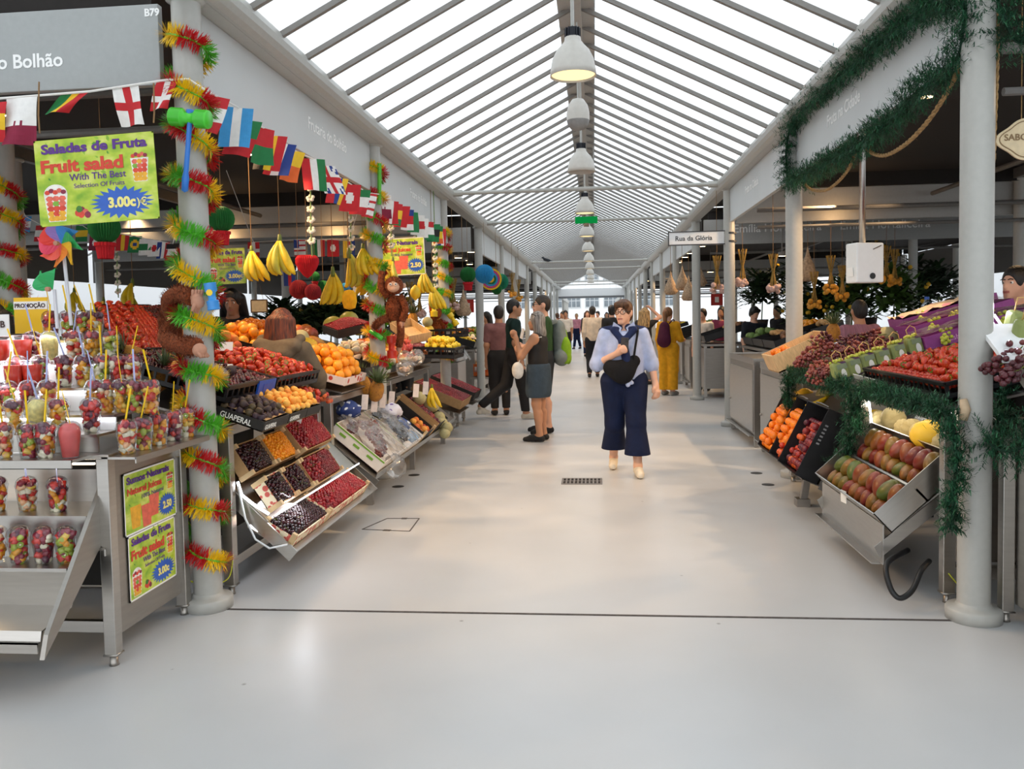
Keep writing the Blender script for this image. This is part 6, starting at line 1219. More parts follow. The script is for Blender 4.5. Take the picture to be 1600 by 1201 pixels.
tag(obj('bunting_tape', MB().tube(pth, .005, 5), m_tape), 'white tape carrying flags along the left fascia boards', 'tape')
bk = ['h:SWS', 'v:RWR', 'h:GYG', 'd:MW', 'v:RYR', 'r:GYB', 'h:WGW', 'd:WR', 'v:BWR', 'v:RWK']
G2 = 'bunting flags inside the left stall'; pth = []
for i, (u, v) in enumerate(((40, 338), (66, 352), (129, 352), (150, 366), (193, 366), (212, 369), (228, 373), (242, 375), (256, 378), (270, 381))):
    p = at(u, v, 8.2); pth.append(p); flag(p, .13, .17, -.15, .1, bk[i], '%s flag on the inner bunting string behind the big poster' % ORD[i], G2, .01, 'v' if i % 2 else 0)
tag(obj('bunting_tape', MB().tube([(pth[0].x-.3, 8.2, 3.32)]+pth+[(pth[-1].x+.3, 8.2, 3.32)], .005, 5), m_tape), 'string of the inner bunting behind the big poster', 'tape'); pth = []
for i, (u, v, pat) in enumerate(((396, 378, 'x:RW'), (468, 374, 'u:R'), (498, 374, 'v:GWR'), (520, 374, 'd:RW'), (545, 376, 'v:YRB'), (452, 420, 'v:BRB'), (560, 430, 'v:WRB'))):
    p = at(u, v, 9.5); flag(p, .14, .2, 0, .05, pat, '%s small flag on the inner bunting behind the hanging bananas' % ORD[i], G2, .01); pth.append(p)
tag(obj('bunting_tape', MB().tube([(pth[0].x-.3, 9.5, 3.32)]+pth[:5]+[(pth[4].x+.3, 9.5, 3.32)], .005, 5), m_tape), 'string of the inner bunting behind the hanging bananas', 'tape')
# ---------------------------------------------------------------- hung fruit, blossoms and paper lanterns
m_twine = mat('twine', '')
def twine(p, lab, top=3.31, r=.0035): tag(obj('hanging_string', MB().tube([Vector(p), (p[0], p[1], top)], r, 5), m_twine), lab, 'string', 'strings holding hung fruit')
hb = [(393, 392, 6.6, 4, .2, 1), (437, 376, 6.3, 4, .19, 1.15), (520, 425, 7.6, 6, .2, 1.2), (545, 396, 7.7, 6, .2, 1.25), (567, 388, 7.75, 4, .19, 1.1), (571, 420, 7.9, 5, .19, 1.05), (614, 408, 8.6, 4, .19, 1.0), (663, 424, 10.4, 6, .2, 1.1), (676, 448, 10.5, 7, .19, 1.2), (207, 442, 8.4, 4, .18, 1.1), (162, 470, 8.6, 3, .18, 1.), (116, 456, 8.0, 3, .18, 1.0), (208, 463, 8.5, 3, .18, .9)]
wh = ['left of the banana row, pale yellow', 'plump and bright, second of the row', 'large, above the orange box', 'largest, high in the middle', 'small, touching the tinsel of the second pillar', 'low, left of the second pillar', 'pale, right of the second pillar', 'greenish, left of the third pillar', 'fanned, against the third pillar', 'green, far back above the vendor', 'far back by the white wall, left', 'single, far back behind the spoons', 'far back, below the green one']
for i, (u, v, Y, n, L, s) in enumerate(hb):
    p = at(u, v, Y); bananas(p, n, L, .55, 'hanging banana bunch, '+wh[i], rot=random.uniform(-.5, .5)+(PI if i in (3, 2, 5) else 0), s=s*1.22); twine(p+Vector((0, 0, .036*s)), 'brown string holding the banana bunch that is '+wh[i].split(',')[0])
for i, (u, v, Y, k) in enumerate(((649, 457, 10.2, 'pear'),)):
    place('lemon', at(u, v, Y), (0, 0, 0), 2.4, 'large yellow quince hanging left of the third pillar', name='quince'); twine(at(u, v-8, Y), 'string holding the yellow quince')
m_bl = mat('blossom_white', '#f4ead8', .7, var=.05); m_vine = mat('vine_green', '#7f9a5a', .7)
for i, (u, va, vb, Y) in enumerate(((483, 250, 400, 6.9), (547, 320, 395, 7.9), (610, 335, 400, 8.5), (650, 365, 420, 9.8), (679, 375, 455, 10.6), (181, 370, 465, 8.6))):
    t = thing('blossom_string', 'string of small white paper blossoms, %s from the left' % ORD[(i+1) % 6], 'garland', at(u, va, Y), 0, 'white blossom strings'); L = at(u, va, Y).z-at(u, vb, Y).z; rd = random.Random(i)
    obj('vine', MB().tube([(0, 0, 3.32-at(u, va, Y).z), (.005, 0, -L*.3), (-.005, 0, -L*.7), (0, 0, -L)], .006, 6), m_vine, t)
    for k in range(int(L/.09)):
        mb = MB(); z = -.05-.09*k
        for j in range(5): a = j*1.257+k; mb.ball((.022*math.cos(a), .012*math.sin(a), z+.02*math.sin(a)), (.018, .012, .016), 7, 5)
        obj('blossom', mb, m_bl, t, True)
def honeycomb(r, prof, n=36):
    mb = MB()
    for i in range(n):
        a = 2*PI*i/n; b = a+2*PI/n*.5
        for (r1, z1), (r2, z2) in zip(prof, prof[1:]):
            for c, d in ((a, b), (b, a+2*PI/n)):
                k1 = 1. if c == a else .88; k2 = 1. if d != b else .88
                mb.quad((r1*k1*math.cos(c), r1*k1*math.sin(c), z1), (r1*k2*math.cos(d), r1*k2*math.sin(d), z1), (r2*k2*math.cos(d), r2*k2*math.sin(d), z2), (r2*k1*math.cos(c), r2*k1*math.sin(c), z2))
    return mb
sph = lambda r, k=10: [(r*math.sin(PI*i/k), -r*math.cos(PI*i/k)) for i in range(k+1)]
PAP = {k: mat('tissue_'+k, c, .85, var=.06) for k, c in dict(green='#17692c', red='#c01824', darkred='#7c0a16', blue='#2b8fc4', yellow='#f0b51c', pink='#c83a78', teal='#127a5a').items()}
def basil(loc, s, label):
    t = thing('paper_basil_pot', label, 'lantern', loc, 0, 'paper basil pot lanterns'); t.scale = (s, s, s); obj('ball', honeycomb(.1, sph(.1)), PAP['green'], t); obj('pot', honeycomb(.05, [(.048, -.2), (.058, -.12), (.066, -.118), (.066, -.095), (.02, -.093)], 20), PAP['red'], t); obj('cord', MB().tube([(0, 0, .1), (0, 0, (3.32-loc[2])/s)], .002, 4), m_twine, t)
def ball(loc, r, c, label, prof=None):
    t = thing('paper_lantern', label, 'lantern', loc, 0, 'tissue paper lanterns'); obj('ball', honeycomb(r, prof or sph(r)), PAP[c], t); obj('cord', MB().tube([(0, 0, r), (0, 0, 3.32-loc[2])], .002, 4), m_twine, t)
basil(at(346, 342, 5.9), .95, 'green tissue ball in a red paper pot right of the nearest pillar'); basil(at(163, 356, 5.4), 1.05, 'green tissue ball in a red paper pot behind the big poster'); basil(at(731, 429, 13.6), 1.3, 'green tissue ball in a red paper pot left of the aisle pillar'); basil(at(492, 432, 8.8), .55, 'small green tissue ball in a red pot left of the heart lantern')
heart = [(0, -.12), (.03, -.1), (.075, -.045), (.1, .01), (.1, .05), (.08, .075), (.04, .08), (0, .06)]
ball(at(480, 413, 7.0), .085, 'red', 'bright red heart-shaped paper lantern', heart); ball(at(467, 452, 7.1), .085, 'darkred', 'dark red paper ball lantern, left one below the heart'); ball(at(489, 456, 7.0), .072, 'darkred', 'dark red paper ball lantern, right one below the heart'); ball(at(546, 468, 7.2), .075, 'yellow', 'yellow-orange paper ball under the hanging bananas', [(0, -.09), (.05, -.075), (.065, -.02), (.062, .04), (.04, .08), (0, .09)])
ball(at(757, 428, 14.5), .17, 'blue', 'blue paper ball lantern right of the aisle pillar'); ball(at(639, 412, 9.6), .09, 'pink', 'pink and teal paper lantern behind the blossom strings'); ball(at(782, 440, 17), .17, 'teal', 'teal paper ball lantern beyond the aisle pillar'); ball(at(776, 452, 16), .1, 'green', 'small green paper ball hanging beyond the aisle pillar'); ball(at(775, 433, 16.2), .07, 'darkred', 'small dark red paper ball above the green one'); ball(at(505, 448, 8.9), .07, 'green', 'small green paper ball behind the red lanterns'); ball(at(540, 450, 9.0), .06, 'blue', 'small blue paper ball behind the yellow lantern')
t = thing('fan_lantern', 'rainbow striped paper fan beyond the aisle pillar', 'lantern', at(767, 436, 15.2))
for k, c in enumerate(('yellow', 'pink', 'blue', 'green', 'yellow')): obj('ring', MB().lathe([(.2-.035*k, 0), (.17-.035*k, 0)], 24, M=Matrix.Rotation(PI/2, 4, 'X')), PAP[c], t)
# second-stall posters hung inside
a = at(326, 445, 8.4); b = at(383, 388, 8.4); salad_poster(Vector((a.x, 8.4, a.z)), (1, 0, .02), (0, 0, 1), b.x-a.x, b.z-a.z, 'small Saladas de Fruta poster hung behind the nearest pillar')
a = at(592, 432, 9.2); b = at(664, 372, 9.2); juice_poster(Vector((a.x, 9.2, a.z)), (1, 0, .03), (0, 0, 1), b.x-a.x, b.z-a.z, 'Sumos Naturais poster hung between the second and third pillars')
# flood lights under the stall roof
m_flood = glow('flood_light', '#fff0cc', 14)
for i, (u, v, Y, lab) in enumerate(((397, 239, 5.6, 'bright rectangular floodlight behind the first Portugal-coloured flag'), (15, 178, 4.9, 'bright floodlight at the upper left edge under the board'), (352, 190, 5.0, 'small round spotlight under the nearest left fascia board'))):
    t = thing('flood_light', lab, 'light', at(u, v, Y), (.25, 0, .1), 'floodlights under the left stall roof'); w = .1 if i < 2 else .05; obj('lens', MB().box((0, 0, -.01), (w, w*.7, .008)), m_flood, t); obj('housing', MB().box((0, .0, .015), (w*1.15, w*.85, .04)), m_black, t); obj('arm', MB().tube([(0, .02, .03), (0, .03, 3.33-at(u, v, Y).z)], .006, 6), m_joist, t)
    lamp('flood', 'SPOT', at(u, v, Y)+Vector((0, -.02, -.04)), (40, 12, 20)[i], WARM, at(u, v, Y)+Vector((.9, .1, -1.5)), .05, 100, .6)
for x, y, z in ((-5.2, 11.1, 2.8), (-3.6, 11.1, 2.8), (-6.8, 14.6, 2.7), (3.2, 11.0, 2.8)): lamp('beam_glow', 'POINT', (x, y+.2, z-.05), 3.5, '#ffc98a', size=.05)
# ---------------------------------------------------------------- people: smooth bodies from blended limbs
def _cap(P, a, b, ra, rb, fl):
    a, b = np.array(a), np.array(b); S = np.array([1, 1/fl, 1]); p = (P-a)*S; ba = (b-a)*S; t = np.clip((p@ba)/max(1e-9, ba@ba), 0, 1)
    return (np.linalg.norm(p-t[..., None]*ba, axis=-1)-(ra+(rb-ra)*t))*(fl if fl < 1 else 1)
def _ell(P, c, r, R):
    p = P-np.array(c)
    if R is not None: p = p@np.array(R)
    r = np.array(r); k0 = np.linalg.norm(p/r, axis=-1); k1 = np.linalg.norm(p/(r*r), axis=-1)+1e-9; return k0*(k0-1)/k1
def sdf_mesh(prims, h, k=.025, cuts=()):
    lo = np.full(3, 9.); hi = -lo
    for p in prims:
        for c, r in (((p[1], max(p[3:5])), (p[2], max(p[3:5]))) if p[0] == 'c' else ((p[1], max(p[2])),)): lo = np.minimum(lo, np.array(c)-r); hi = np.maximum(hi, np.array(c)+r)
    lo -= 3*h; hi += 3*h; n = np.ceil((hi-lo)/h).astype(int)+1; F = np.full(n, 1., np.float32); ax = [lo[i]+h*np.arange(n[i]) for i in range(3)]
    for p in prims:
        if p[0] == 'c': a, b = np.array(p[1]), np.array(p[2]); r = max(p[3:5])
        else: a = b = np.array(p[1]); r = max(p[2])
        m = r*1.05+k+2*h; i0 = np.maximum(0, ((np.minimum(a, b)-m-lo)/h).astype(int)); i1 = np.minimum(n, ((np.maximum(a, b)+m-lo)/h).astype(int)+2)
        sl = tuple(slice(i0[i], i1[i]) for i in range(3)); G = np.stack(np.meshgrid(*[ax[i][sl[i]] for i in range(3)], indexing='ij'), -1)
        d = _cap(G, p[1], p[2], p[3], p[4], p[5] if len(p) > 5 else 1.) if p[0] == 'c' else _ell(G, p[1], p[2], p[3] if len(p) > 3 else None)
        f = F[sl]; hh = np.maximum(k-np.abs(f-d), 0)/k; F[sl] = np.minimum(f, d)-hh*hh*k*.25
    if cuts:
        G = np.stack(np.meshgrid(*ax, indexing='ij'), -1)
        for c in cuts:
            if c[0] == 'p': F = np.maximum(F, (G-np.array(c[1]))@np.array(c[2]))
            else: F = np.maximum(F, -_ell(G, c[1], c[2], None))
    I = F < 0; n = np.array(F.shape); c = np.zeros(n-1, int)
    for dx in (0, 1):
        for dy in (0, 1):
            for dz in (0, 1): c += I[dx:n[0]-1+dx, dy:n[1]-1+dy, dz:n[2]-1+dz]
    act = (c > 0) & (c < 8); ids = np.full(n-1, -1); cells = np.argwhere(act); ids[act] = np.arange(len(cells)); acc = np.zeros((len(cells), 3)); cnt = np.zeros(len(cells))
    for a in range(3):
        u, v = [q for q in range(3) if q != a]
        for du in (0, 1):
            for dv in (0, 1):
                o = np.zeros(3, int); o[u] = du; o[v] = dv; i0 = cells+o; i1 = i0.copy(); i1[:, a] += 1
                f0 = F[tuple(i0.T)]; f1 = F[tuple(i1.T)]; m = (f0 < 0) != (f1 < 0); t = f0/np.where(m, f0-f1, 1); q = i0.astype(float); q[:, a] += t; acc[m] += q[m]; cnt[m] += 1
    V = lo+h*acc/cnt[:, None]; Q = []
    for a in range(3):
        u, v = (a+1) % 3, (a+2) % 3; s0 = [slice(None)]*3; s1 = [slice(None)]*3; s0[a] = slice(0, -1); s1[a] = slice(1, None); A, B = I[tuple(s0)], I[tuple(s1)]
        E = np.argwhere(A != B); E = E[(E[:, u] > 0) & (E[:, v] > 0) & (E[:, u] < n[u]-1) & (E[:, v] < n[v]-1)]; fl = A[tuple(E.T)]
        def idx(du, dv): e = E.copy(); e[:, u] -= du; e[:, v] -= dv; return ids[tuple(e.T)]
        q = np.stack([idx(1, 1), idx(0, 1), idx(0, 0), idx(1, 0)], 1); q[~fl] = q[~fl][:, ::-1]; Q.append(q)
    return V, np.concatenate(Q)
def sdf_obj(name, prims, h, mats, parent, k=.025, cuts=(), paint=None):
    V, Q = sdf_mesh(prims, h, k, cuts); me = bpy.data.meshes.new(name); me.from_pydata(V.tolist(), [], Q.tolist())
    for m in (mats if isinstance(mats, list) else [mats]): me.materials.append(m)
    me.polygons.foreach_set('use_smooth', [True]*len(Q))
    if paint is not None: me.polygons.foreach_set('material_index', paint(V[Q].mean(1)).astype(int).tolist())
    me.update(); return link(name, me, parent)
SK = {k: mat('skin_'+k, c, .5, var=.03, scale=12) for k, c in dict(fair='#dba78c', tan='#c08a68', light='#e0b096', brown='#a87252').items()}; m_lip = mat('lip', '#b0645a', .45); m_hairw = lambda n, c: mat('hair_'+n, c, .5, var=.4, scale=60, stretch=(1, 1, .1), bump=.7, bscale=90)
HAIR = dict(brown=m_hairw('brown', '#5a3a22'), black=m_hairw('black', '#17120f'), grey=m_hairw('grey', '#8f8a85'), auburn=m_hairw('auburn', '#6a3014'), blond=m_hairw('blond', '#a88a5c'), dark=m_hairw('dark', '#2c2119'), ginger=m_hairw('ginger', '#8a5a34'))
def cloth(n, c, r=.8): return mat('cloth_'+n, c, r, var=.08, scale=14, bump=.3, bscale=35, spec=.25)
m_eyeball = mat('eye_white', '#e9e6e0', .2, var=0); m_iris = mat('eye_iris', '#3a2a1c', .2, var=0)
def hand_prims(w, d, side, curl=.35, s=1.):
    """palm and five fingers from the wrist w along d; side points to the thumb"""
    w, d = Vector(w), Vector(d).normalized(); t = (Vector(side)-d*Vector(side).dot(d)).normalized(); n = d.cross(t); P = [('c', w, w+d*.075*s, .026*s, .032*s)]; c = w+d*.06*s
    for i, L in enumerate((.066, .075, .07, .055)):
        b = c+t*(.024-.016*i)*s+d*.018*s; m = b+(d*math.cos(curl)+n*math.sin(curl)).normalized()*L*.55*s; e = m+(d*math.cos(curl*2.6)+n*math.sin(curl*2.6)).normalized()*L*.5*s; P += [('c', b, m, .0095*s, .009*s), ('c', m, e, .009*s, .007*s)]
    b = w+d*.02*s+t*.022*s; m = b+(d*.6+t*.8).normalized()*.04*s; P += [('c', b, m, .013*s, .011*s), ('c', m, m+(d+n*curl).normalized()*.032*s, .011*s, .008*s)]
    return P
def person(label, base, yaw, H=1.7, skin='fair', hair='brown', hstyle='short', top=None, bottom=None, shoes=None, J={}, res=.012, sleeve='short', leg='long', head_yaw=0., head_pitch=0., stout=1., group=None, loose=.016, wide=0., glasses=False, legs_=True, flare=0., hem=None, curl=(.35, .35)):
    """local frame: x to the person's right when facing +y, z up; J overrides joints in metres at height 1.7"""
    s = H/1.7; st = stout
    j = dict(pel=(0, 0, .95), bel=(0, .01, 1.1), che=(0, 0, 1.3), nek=(0, -.01, 1.45), hd=(0, .02, 1.585), shL=(-.165, 0, 1.38), elL=(-.2, -.02, 1.1), wrL=(-.2, .04, .86), shR=(.165, 0, 1.38), elR=(.2, -.02, 1.1), wrR=(.2, .04, .86), hiL=(-.085, 0, .92), knL=(-.09, .01, .5), anL=(-.09, -.03, .085), hiR=(.085, 0, .92), knR=(.09, .01, .5), anR=(.09, -.03, .085), ftL=(-.1, .12, .03), ftR=(.1, .12, .03)); j.update(J)
    j = {k: Vector(v)*s for k, v in j.items()}; V = lambda *a: Vector(a)*s
    hR = Matrix.Rotation(head_yaw, 3, 'Z') @ Matrix.Rotation(head_pitch, 3, 'X'); hd = j['hd']; hp = lambda x, y, z: hd+hR @ (Vector((x, y, z))*s); hM = np.array(hR)
    torso = lambda g: [('c', j['pel'], j['bel'], (.135+g)*s*st, (.13+g)*s*st, .78), ('c', j['bel'], j['che'], (.13+g)*s*st, (.138+g)*s*st, .74), ('c', j['shL']*.75+j['che']*.25+V(0, 0, -.01), j['shR']*.75+j['che']*.25+V(0, 0, -.01), (.07+g)*s, (.07+g)*s)]
    arm = lambda L, g, e=1.: [('c', j['sh'+L], j['sh'+L].lerp(j['el'+L], min(1, e)), (.053+g)*s, (.043+g)*s)]+([('c', j['el'+L], j['el'+L].lerp(j['wr'+L], e-1), (.042+g)*s, lerp(.04, .028, e-1)*s+g*s)] if e > 1 else [])
    legp = lambda L, g, g2, e=2.: [('c', j['hi'+L], j['hi'+L].lerp(j['kn'+L], min(1, e)), (.092+g)*s*min(st, 1.15), lerp(.092, .062, min(1, e))*s+g*s)]+([('c', j['kn'+L], j['kn'+L].lerp(j['an'+L], e-1), (.06+g)*s, lerp(.058, .04, e-1)*s+g2*s)] if e > 1 else [])
    B = [('e', hp(0, -.012, .025), (.076*s, .095*s, .1*s), hM), ('e', hp(0, .018, -.045), (.058*s, .07*s, .068*s), hM), ('c', j['nek']-V(0, 0, .04), hp(0, -.02, -.05), .052*s, .05*s), ('c', j['che']+V(0, 0, .06), j['nek'], .075*s, .056*s)]
    if res < .011: B += [('c', hp(0, .082, .012), hp(0, .102, -.022), .009*s, .014*s), ('e', hp(.077, -.01, .0), (.012*s, .02*s, .03*s), hM), ('e', hp(-.077, -.01, .0), (.012*s, .02*s, .03*s), hM), ('e', hp(0, .085, -.055), (.024*s, .012*s, .01*s), hM), ('e', hp(0, .07, -.095), (.03*s, .025*s, .022*s), hM)]
    B += torso(0)
    for L, sg in (('L', 1), ('R', -1)):
        B += arm(L, 0, 2.); d = (j['wr'+L]-j['el'+L]).normalized(); B += hand_prims(j['wr'+L], d, V(sg*.55, .75, .1) if abs(d.z) > .5 else V(0, .1, 1), curl[0 if L == 'L' else 1], s) if res < .013 else [('c', j['wr'+L], j['wr'+L]+d*.14*s, .03*s, .02*s)]
        if legs_: B += legp(L, 0, 0)+[('c', j['kn'+L].lerp(j['an'+L], .3)+V(0, -.025, 0), j['kn'+L].lerp(j['an'+L], .5)+V(0, -.015, 0), .05*s, .045*s), ('c', j['an'+L], j['ft'+L], .038*s, .03*s)]
    inv = np.array(hR).T
    def paint(c):
        q = ((c-np.array(hd))@inv.T)/s; m = np.zeros(len(c)); lip = (np.abs(q[:, 0]) < .026) & (q[:, 1] > .06) & (np.abs(q[:, 2]+.056) < .007); m[lip] = 1; return m
    root = sdf_obj('person', B, res, [SK[skin], m_lip], None, .03*s, paint=paint); root.location = base; root.rotation_euler = (0, 0, yaw); tag(root, label, 'person', group)
    if res < .011:
        for x in (-.03, .03):
            e = obj('eye', MB().ball(hp(x, .07, .012), .0115*s, 10, 7), m_eyeball, root, True); obj('iris', MB().ball(hp(x, .0785, .012), .0058*s, 8, 6), m_iris, e, True); obj('eyebrow', MB().tube([hp(x-.02, .084, .034), hp(x, .09, .04), hp(x+.02, .084, .034)], .004*s, 5), HAIR[hair], root)
        if glasses:
            mb = MB()
            for x in (-.033, .033): mb.tube([hp(x+.026*math.cos(a*PI/8), .103, .008+.022*math.sin(a*PI/8)) for a in range(16)], .0032*s, 5, closed=True)
            mb.tube([hp(-.008, .104, .012), hp(.008, .104, .012)], .003*s, 5)
            for x in (-1, 1): mb.tube([hp(x*.059, .1, .014), hp(x*.082, .05, .014), hp(x*.085, -.02, .01)], .003*s, 5)
            obj('glasses', mb, m_black, root)
    g = .014
    HP = [('e', hp(0, -.02, .034), (.088*s, .104*s, .108*s), hM)]; cut = [('e', hp(0, .13, -.035), (.085*s, .105*s, .118*s))]
    if hstyle == 'short': HP += [('e', hp(0, -.055, -.03), (.075*s, .06*s, .07*s), hM), ('c', hp(-.05, .06, .085), hp(.05, .055, .085), .03*s, .028*s)]; cut[0] = ('e', hp(0, .125, -.045), (.09*s, .1*s, .11*s))
    elif hstyle == 'crop': HP = [('e', hp(0, -.018, .036), (.083*s, .1*s, .104*s), hM), ('e', hp(0, -.06, -.02), (.066*s, .045*s, .06*s), hM)]; cut[0] = ('e', hp(0, .125, -.05), (.1*s, .11*s, .12*s))
    elif hstyle == 'bob': HP += [('c', hp(0, -.03, 0), hp(0, -.05, -.15), .1*s, .105*s, .8)]; cut.append(('e', hp(0, .12, -.13), (.07*s, .1*s, .12*s)))
    elif hstyle == 'long': HP += [('c', hp(0, -.04, 0), hp(0, -.09, -.24), .095*s, .1*s, .65), ('c', hp(0, -.09, -.24), hp(0, -.1, -.3), .1*s, .07*s, .6)]+[('c', hp(.09*math.sin(a), -.03-.07*math.cos(a), .03), hp(.125*math.sin(a*1.1)+.01*math.sin(a*9), -.06-.09*math.cos(a), -.26-.03*math.sin(a*7)), .035*s, .026*s) for a in [-1.5+.375*i for i in range(9)]]; cut.append(('e', hp(0, .12, -.13), (.07*s, .13*s, .14*s)))
    elif hstyle == 'bun': HP += [('e', hp(0, -.1, .09), (.045*s, .04*s, .045*s), None)]
    elif hstyle == 'tail': HP += [('c', hp(0, -.1, .02), hp(.01, -.12, -.2), .05*s, .03*s)]
    if hstyle != 'none': sdf_obj('hair', HP, max(res*.9, .008), HAIR[hair], root, .03*s, cut)
    if top:
        T = torso(g)+[('c', j['che'], j['nek']-V(0, 0, .025), .085*s, .062*s)]; e = {'none': .12, 'short': .72, 'three': 1.15, 'long': 1.93}[sleeve]
        if loose > .02: T += [('c', j['pel']+V(0, 0, .02), j['che']-V(0, 0, .05), (.15+loose)*s*st, (.15+loose)*s*st, .78)]
        if sleeve != 'none': T += [x for L in 'LR' for x in arm(L, loose, e)]
        z = hem if hem else .88; sdf_obj('shirt', T, res, top, root, .03*s, [('p', V(0, 0, z), (0, 0, -1)), ('p', j['nek']+V(0, 0, -.005), (0, .35, .94))]+([('e', j['shL']+V(-.05, 0, .01), (.085*s, .12*s, .13*s)), ('e', j['shR']+V(.05, 0, .01), (.085*s, .12*s, .13*s))] if sleeve == 'none' else []))
    if bottom:
        e = {'long': 1.93, 'crop': 1.72, 'shorts': .85, 'skirt': .55}[leg]; P = [('c', j['pel']+V(0, 0, .04), j['pel']-V(0, 0, .06), (.145+.004)*s*st, (.14+.006+wide*.5)*s*st, .8)]
        if leg == 'skirt': P += [('c', j['pel'], j['hiL'].lerp(j['knL'], e)*.5+j['hiR'].lerp(j['knR'], e)*.5, .168*s*st, .18*s*st, .86), ('c', j['hiL'], j['hiL'].lerp(j['knL'], 1.), .12*s, .12*s), ('c', j['hiR'], j['hiR'].lerp(j['knR'], 1.), .12*s, .12*s)]
        else: P += [x for L in 'LR' for x in legp(L, .019+wide, .021+wide+flare, e)+([('c', j['kn'+L], j['kn'+L].lerp(j['hi'+L], .1), (.084+wide)*s, (.084+wide)*s)] if e > 1 else [])]
        zc = min(j['kn'+L].lerp(j['an'+L], e-1).z for L in 'LR') if e > 1 else 0
        if leg == 'skirt': zc = .59*s
        sdf_obj('trousers' if leg in ('long', 'crop') else 'skirt' if leg == 'skirt' else 'shorts', P, res, bottom, root, .025*s, [('p', V(0, 0, 1.03), (0, 0, 1))]+([('p', (0, 0, zc), (0, 0, -1))] if e > 1 or leg == 'skirt' else []))
    if shoes and legs_:
        for L in 'LR':
            a, f = j['an'+L], j['ft'+L]; d = (f-a); d.z = 0; d.normalize(); lo_ = f.z
            S = [('c', a+Vector((0, 0, -.02*s)), f+Vector((0, 0, .008*s)), .045*s, .04*s), ('c', Vector((a.x, a.y, lo_+.012*s))-d*.03*s, f+d*.05*s, .042*s, .034*s)]; cs = [('p', (0, 0, lo_-.022*s), (0, 0, -1))]
            sh = sdf_obj('shoe', S, min(res, .009), shoes, root, .02*s, cs)
    return root
def bag(name, label, prims, m, base, yaw, cat='bag', strap=None, h=.01, k=.03, extra=()):
    o = sdf_obj(name, prims, h, m, None, k); o.location = base; o.rotation_euler = (0, 0, yaw); tag(o, label, cat)
    if strap: obj('strap', MB().tube(smooth_path(strap[0]), strap[1], 6), strap[2], o, True)
    for nm, pr, mm in extra: sdf_obj(nm, pr, h, mm, o, .02)
    return o
# central woman: local frame turned to face the camera, so +x is to the picture's left
B0 = Vector((.285, 8.08, 0)); navy = cloth('navy', '#0f1c3c'); skyb = cloth('light_blue', '#b3c2e6')
JW = dict(elR=(.27, .03, 1.08), wrR=(.06, .2, 1.2), shR=(.175, 0, 1.37), shL=(-.175, 0, 1.37), elL=(-.27, .0, 1.08), wrL=(-.305, .06, .87), knR=(.1, .01, .48), anR=(.11, -.25, .1), hiR=(.1, 0, .9), ftR=(.12, -.1, .035), hiL=(-.1, 0, .9), knL=(-.105, .14, .5), anL=(-.115, .22, .085), ftL=(-.125, .36, .03))
p = person('woman in light blue shirt and navy trousers walking towards us, phone in hand', B0, PI, 1.65, 'light', 'brown', 'short', skyb, navy, cloth('cream_shoe', '#e4d9c4'), JW, .0075, 'three', 'crop', -.4, 0, 1.13, None, .026, .012, True, True, .05, .93, (.5, .9))
s = 1.65/1.7; wv = lambda x, y, z: Vector((x, y, z))*s
sdf_obj('sweater_over_shoulders', [('c', wv(-.2, -.03, 1.4), wv(-.05, .06, 1.44), .05*s, .04*s), ('c', wv(.2, -.03, 1.4), wv(.05, .06, 1.44), .05*s, .04*s), ('c', wv(-.17, -.09, 1.4), wv(.17, -.09, 1.4), .05*s, .05*s), ('c', wv(-.1, .1, 1.42), wv(.01, .15, 1.3), .035*s, .03*s), ('c', wv(.1, .1, 1.42), wv(.01, .15, 1.3), .035*s, .03*s), ('c', wv(.01, .16, 1.3), wv(-.02, .17, 1.12), .04*s, .045*s)], .009, cloth('navy_knit', '#1c2a52'), p, .03)
obj('collar', MB().add([wv(-.02, .1, 1.44), wv(-.1, .1, 1.5), wv(-.13, .1, 1.38), wv(-.05, .13, 1.36)], ((0, 1, 2, 3),)).add([wv(.02, .1, 1.44), wv(.1, .1, 1.5), wv(.13, .1, 1.38), wv(.05, .13, 1.36)], ((0, 1, 2, 3),)), skyb, p)
sdf_obj('shirt_knot', [('c', wv(-.02, .165, .96), wv(-.03, .17, .88), .03, .022), ('c', wv(.0, .165, .97), wv(-.07, .16, .9), .025, .018)], .008, skyb, p, .02)
bag('crossbody_bag', 'black crossbody bag worn on the front of the woman in light blue', [('c', (.13, .15, 1.02), (.02, .18, .98), .075, .1, .45), ('c', (.02, .18, .98), (-.09, .16, 1.08), .1, .06, .45)], cloth('bag_black', '#15161a'), B0, PI, strap=([(-.08, .18, 1.06), (-.1, .17, 1.2), (-.13, .1, 1.36), (-.12, 0, 1.41)], .012, cloth('bag_black', '')))
t = thing('mobile_phone', 'dark phone held upright by the woman in light blue', 'phone', B0+Vector((.0, -.255*s, 1.275*s)), (-.25, .08, 0)); obj('case', MB().box((0, 0, 0), (.072, .009, .145)), mat('phone_dark', '#2c2220', .3), t, bevel=.004); obj('camera', MB().box((.018, -.006, .045), (.025, .003, .03)), m_black, t)
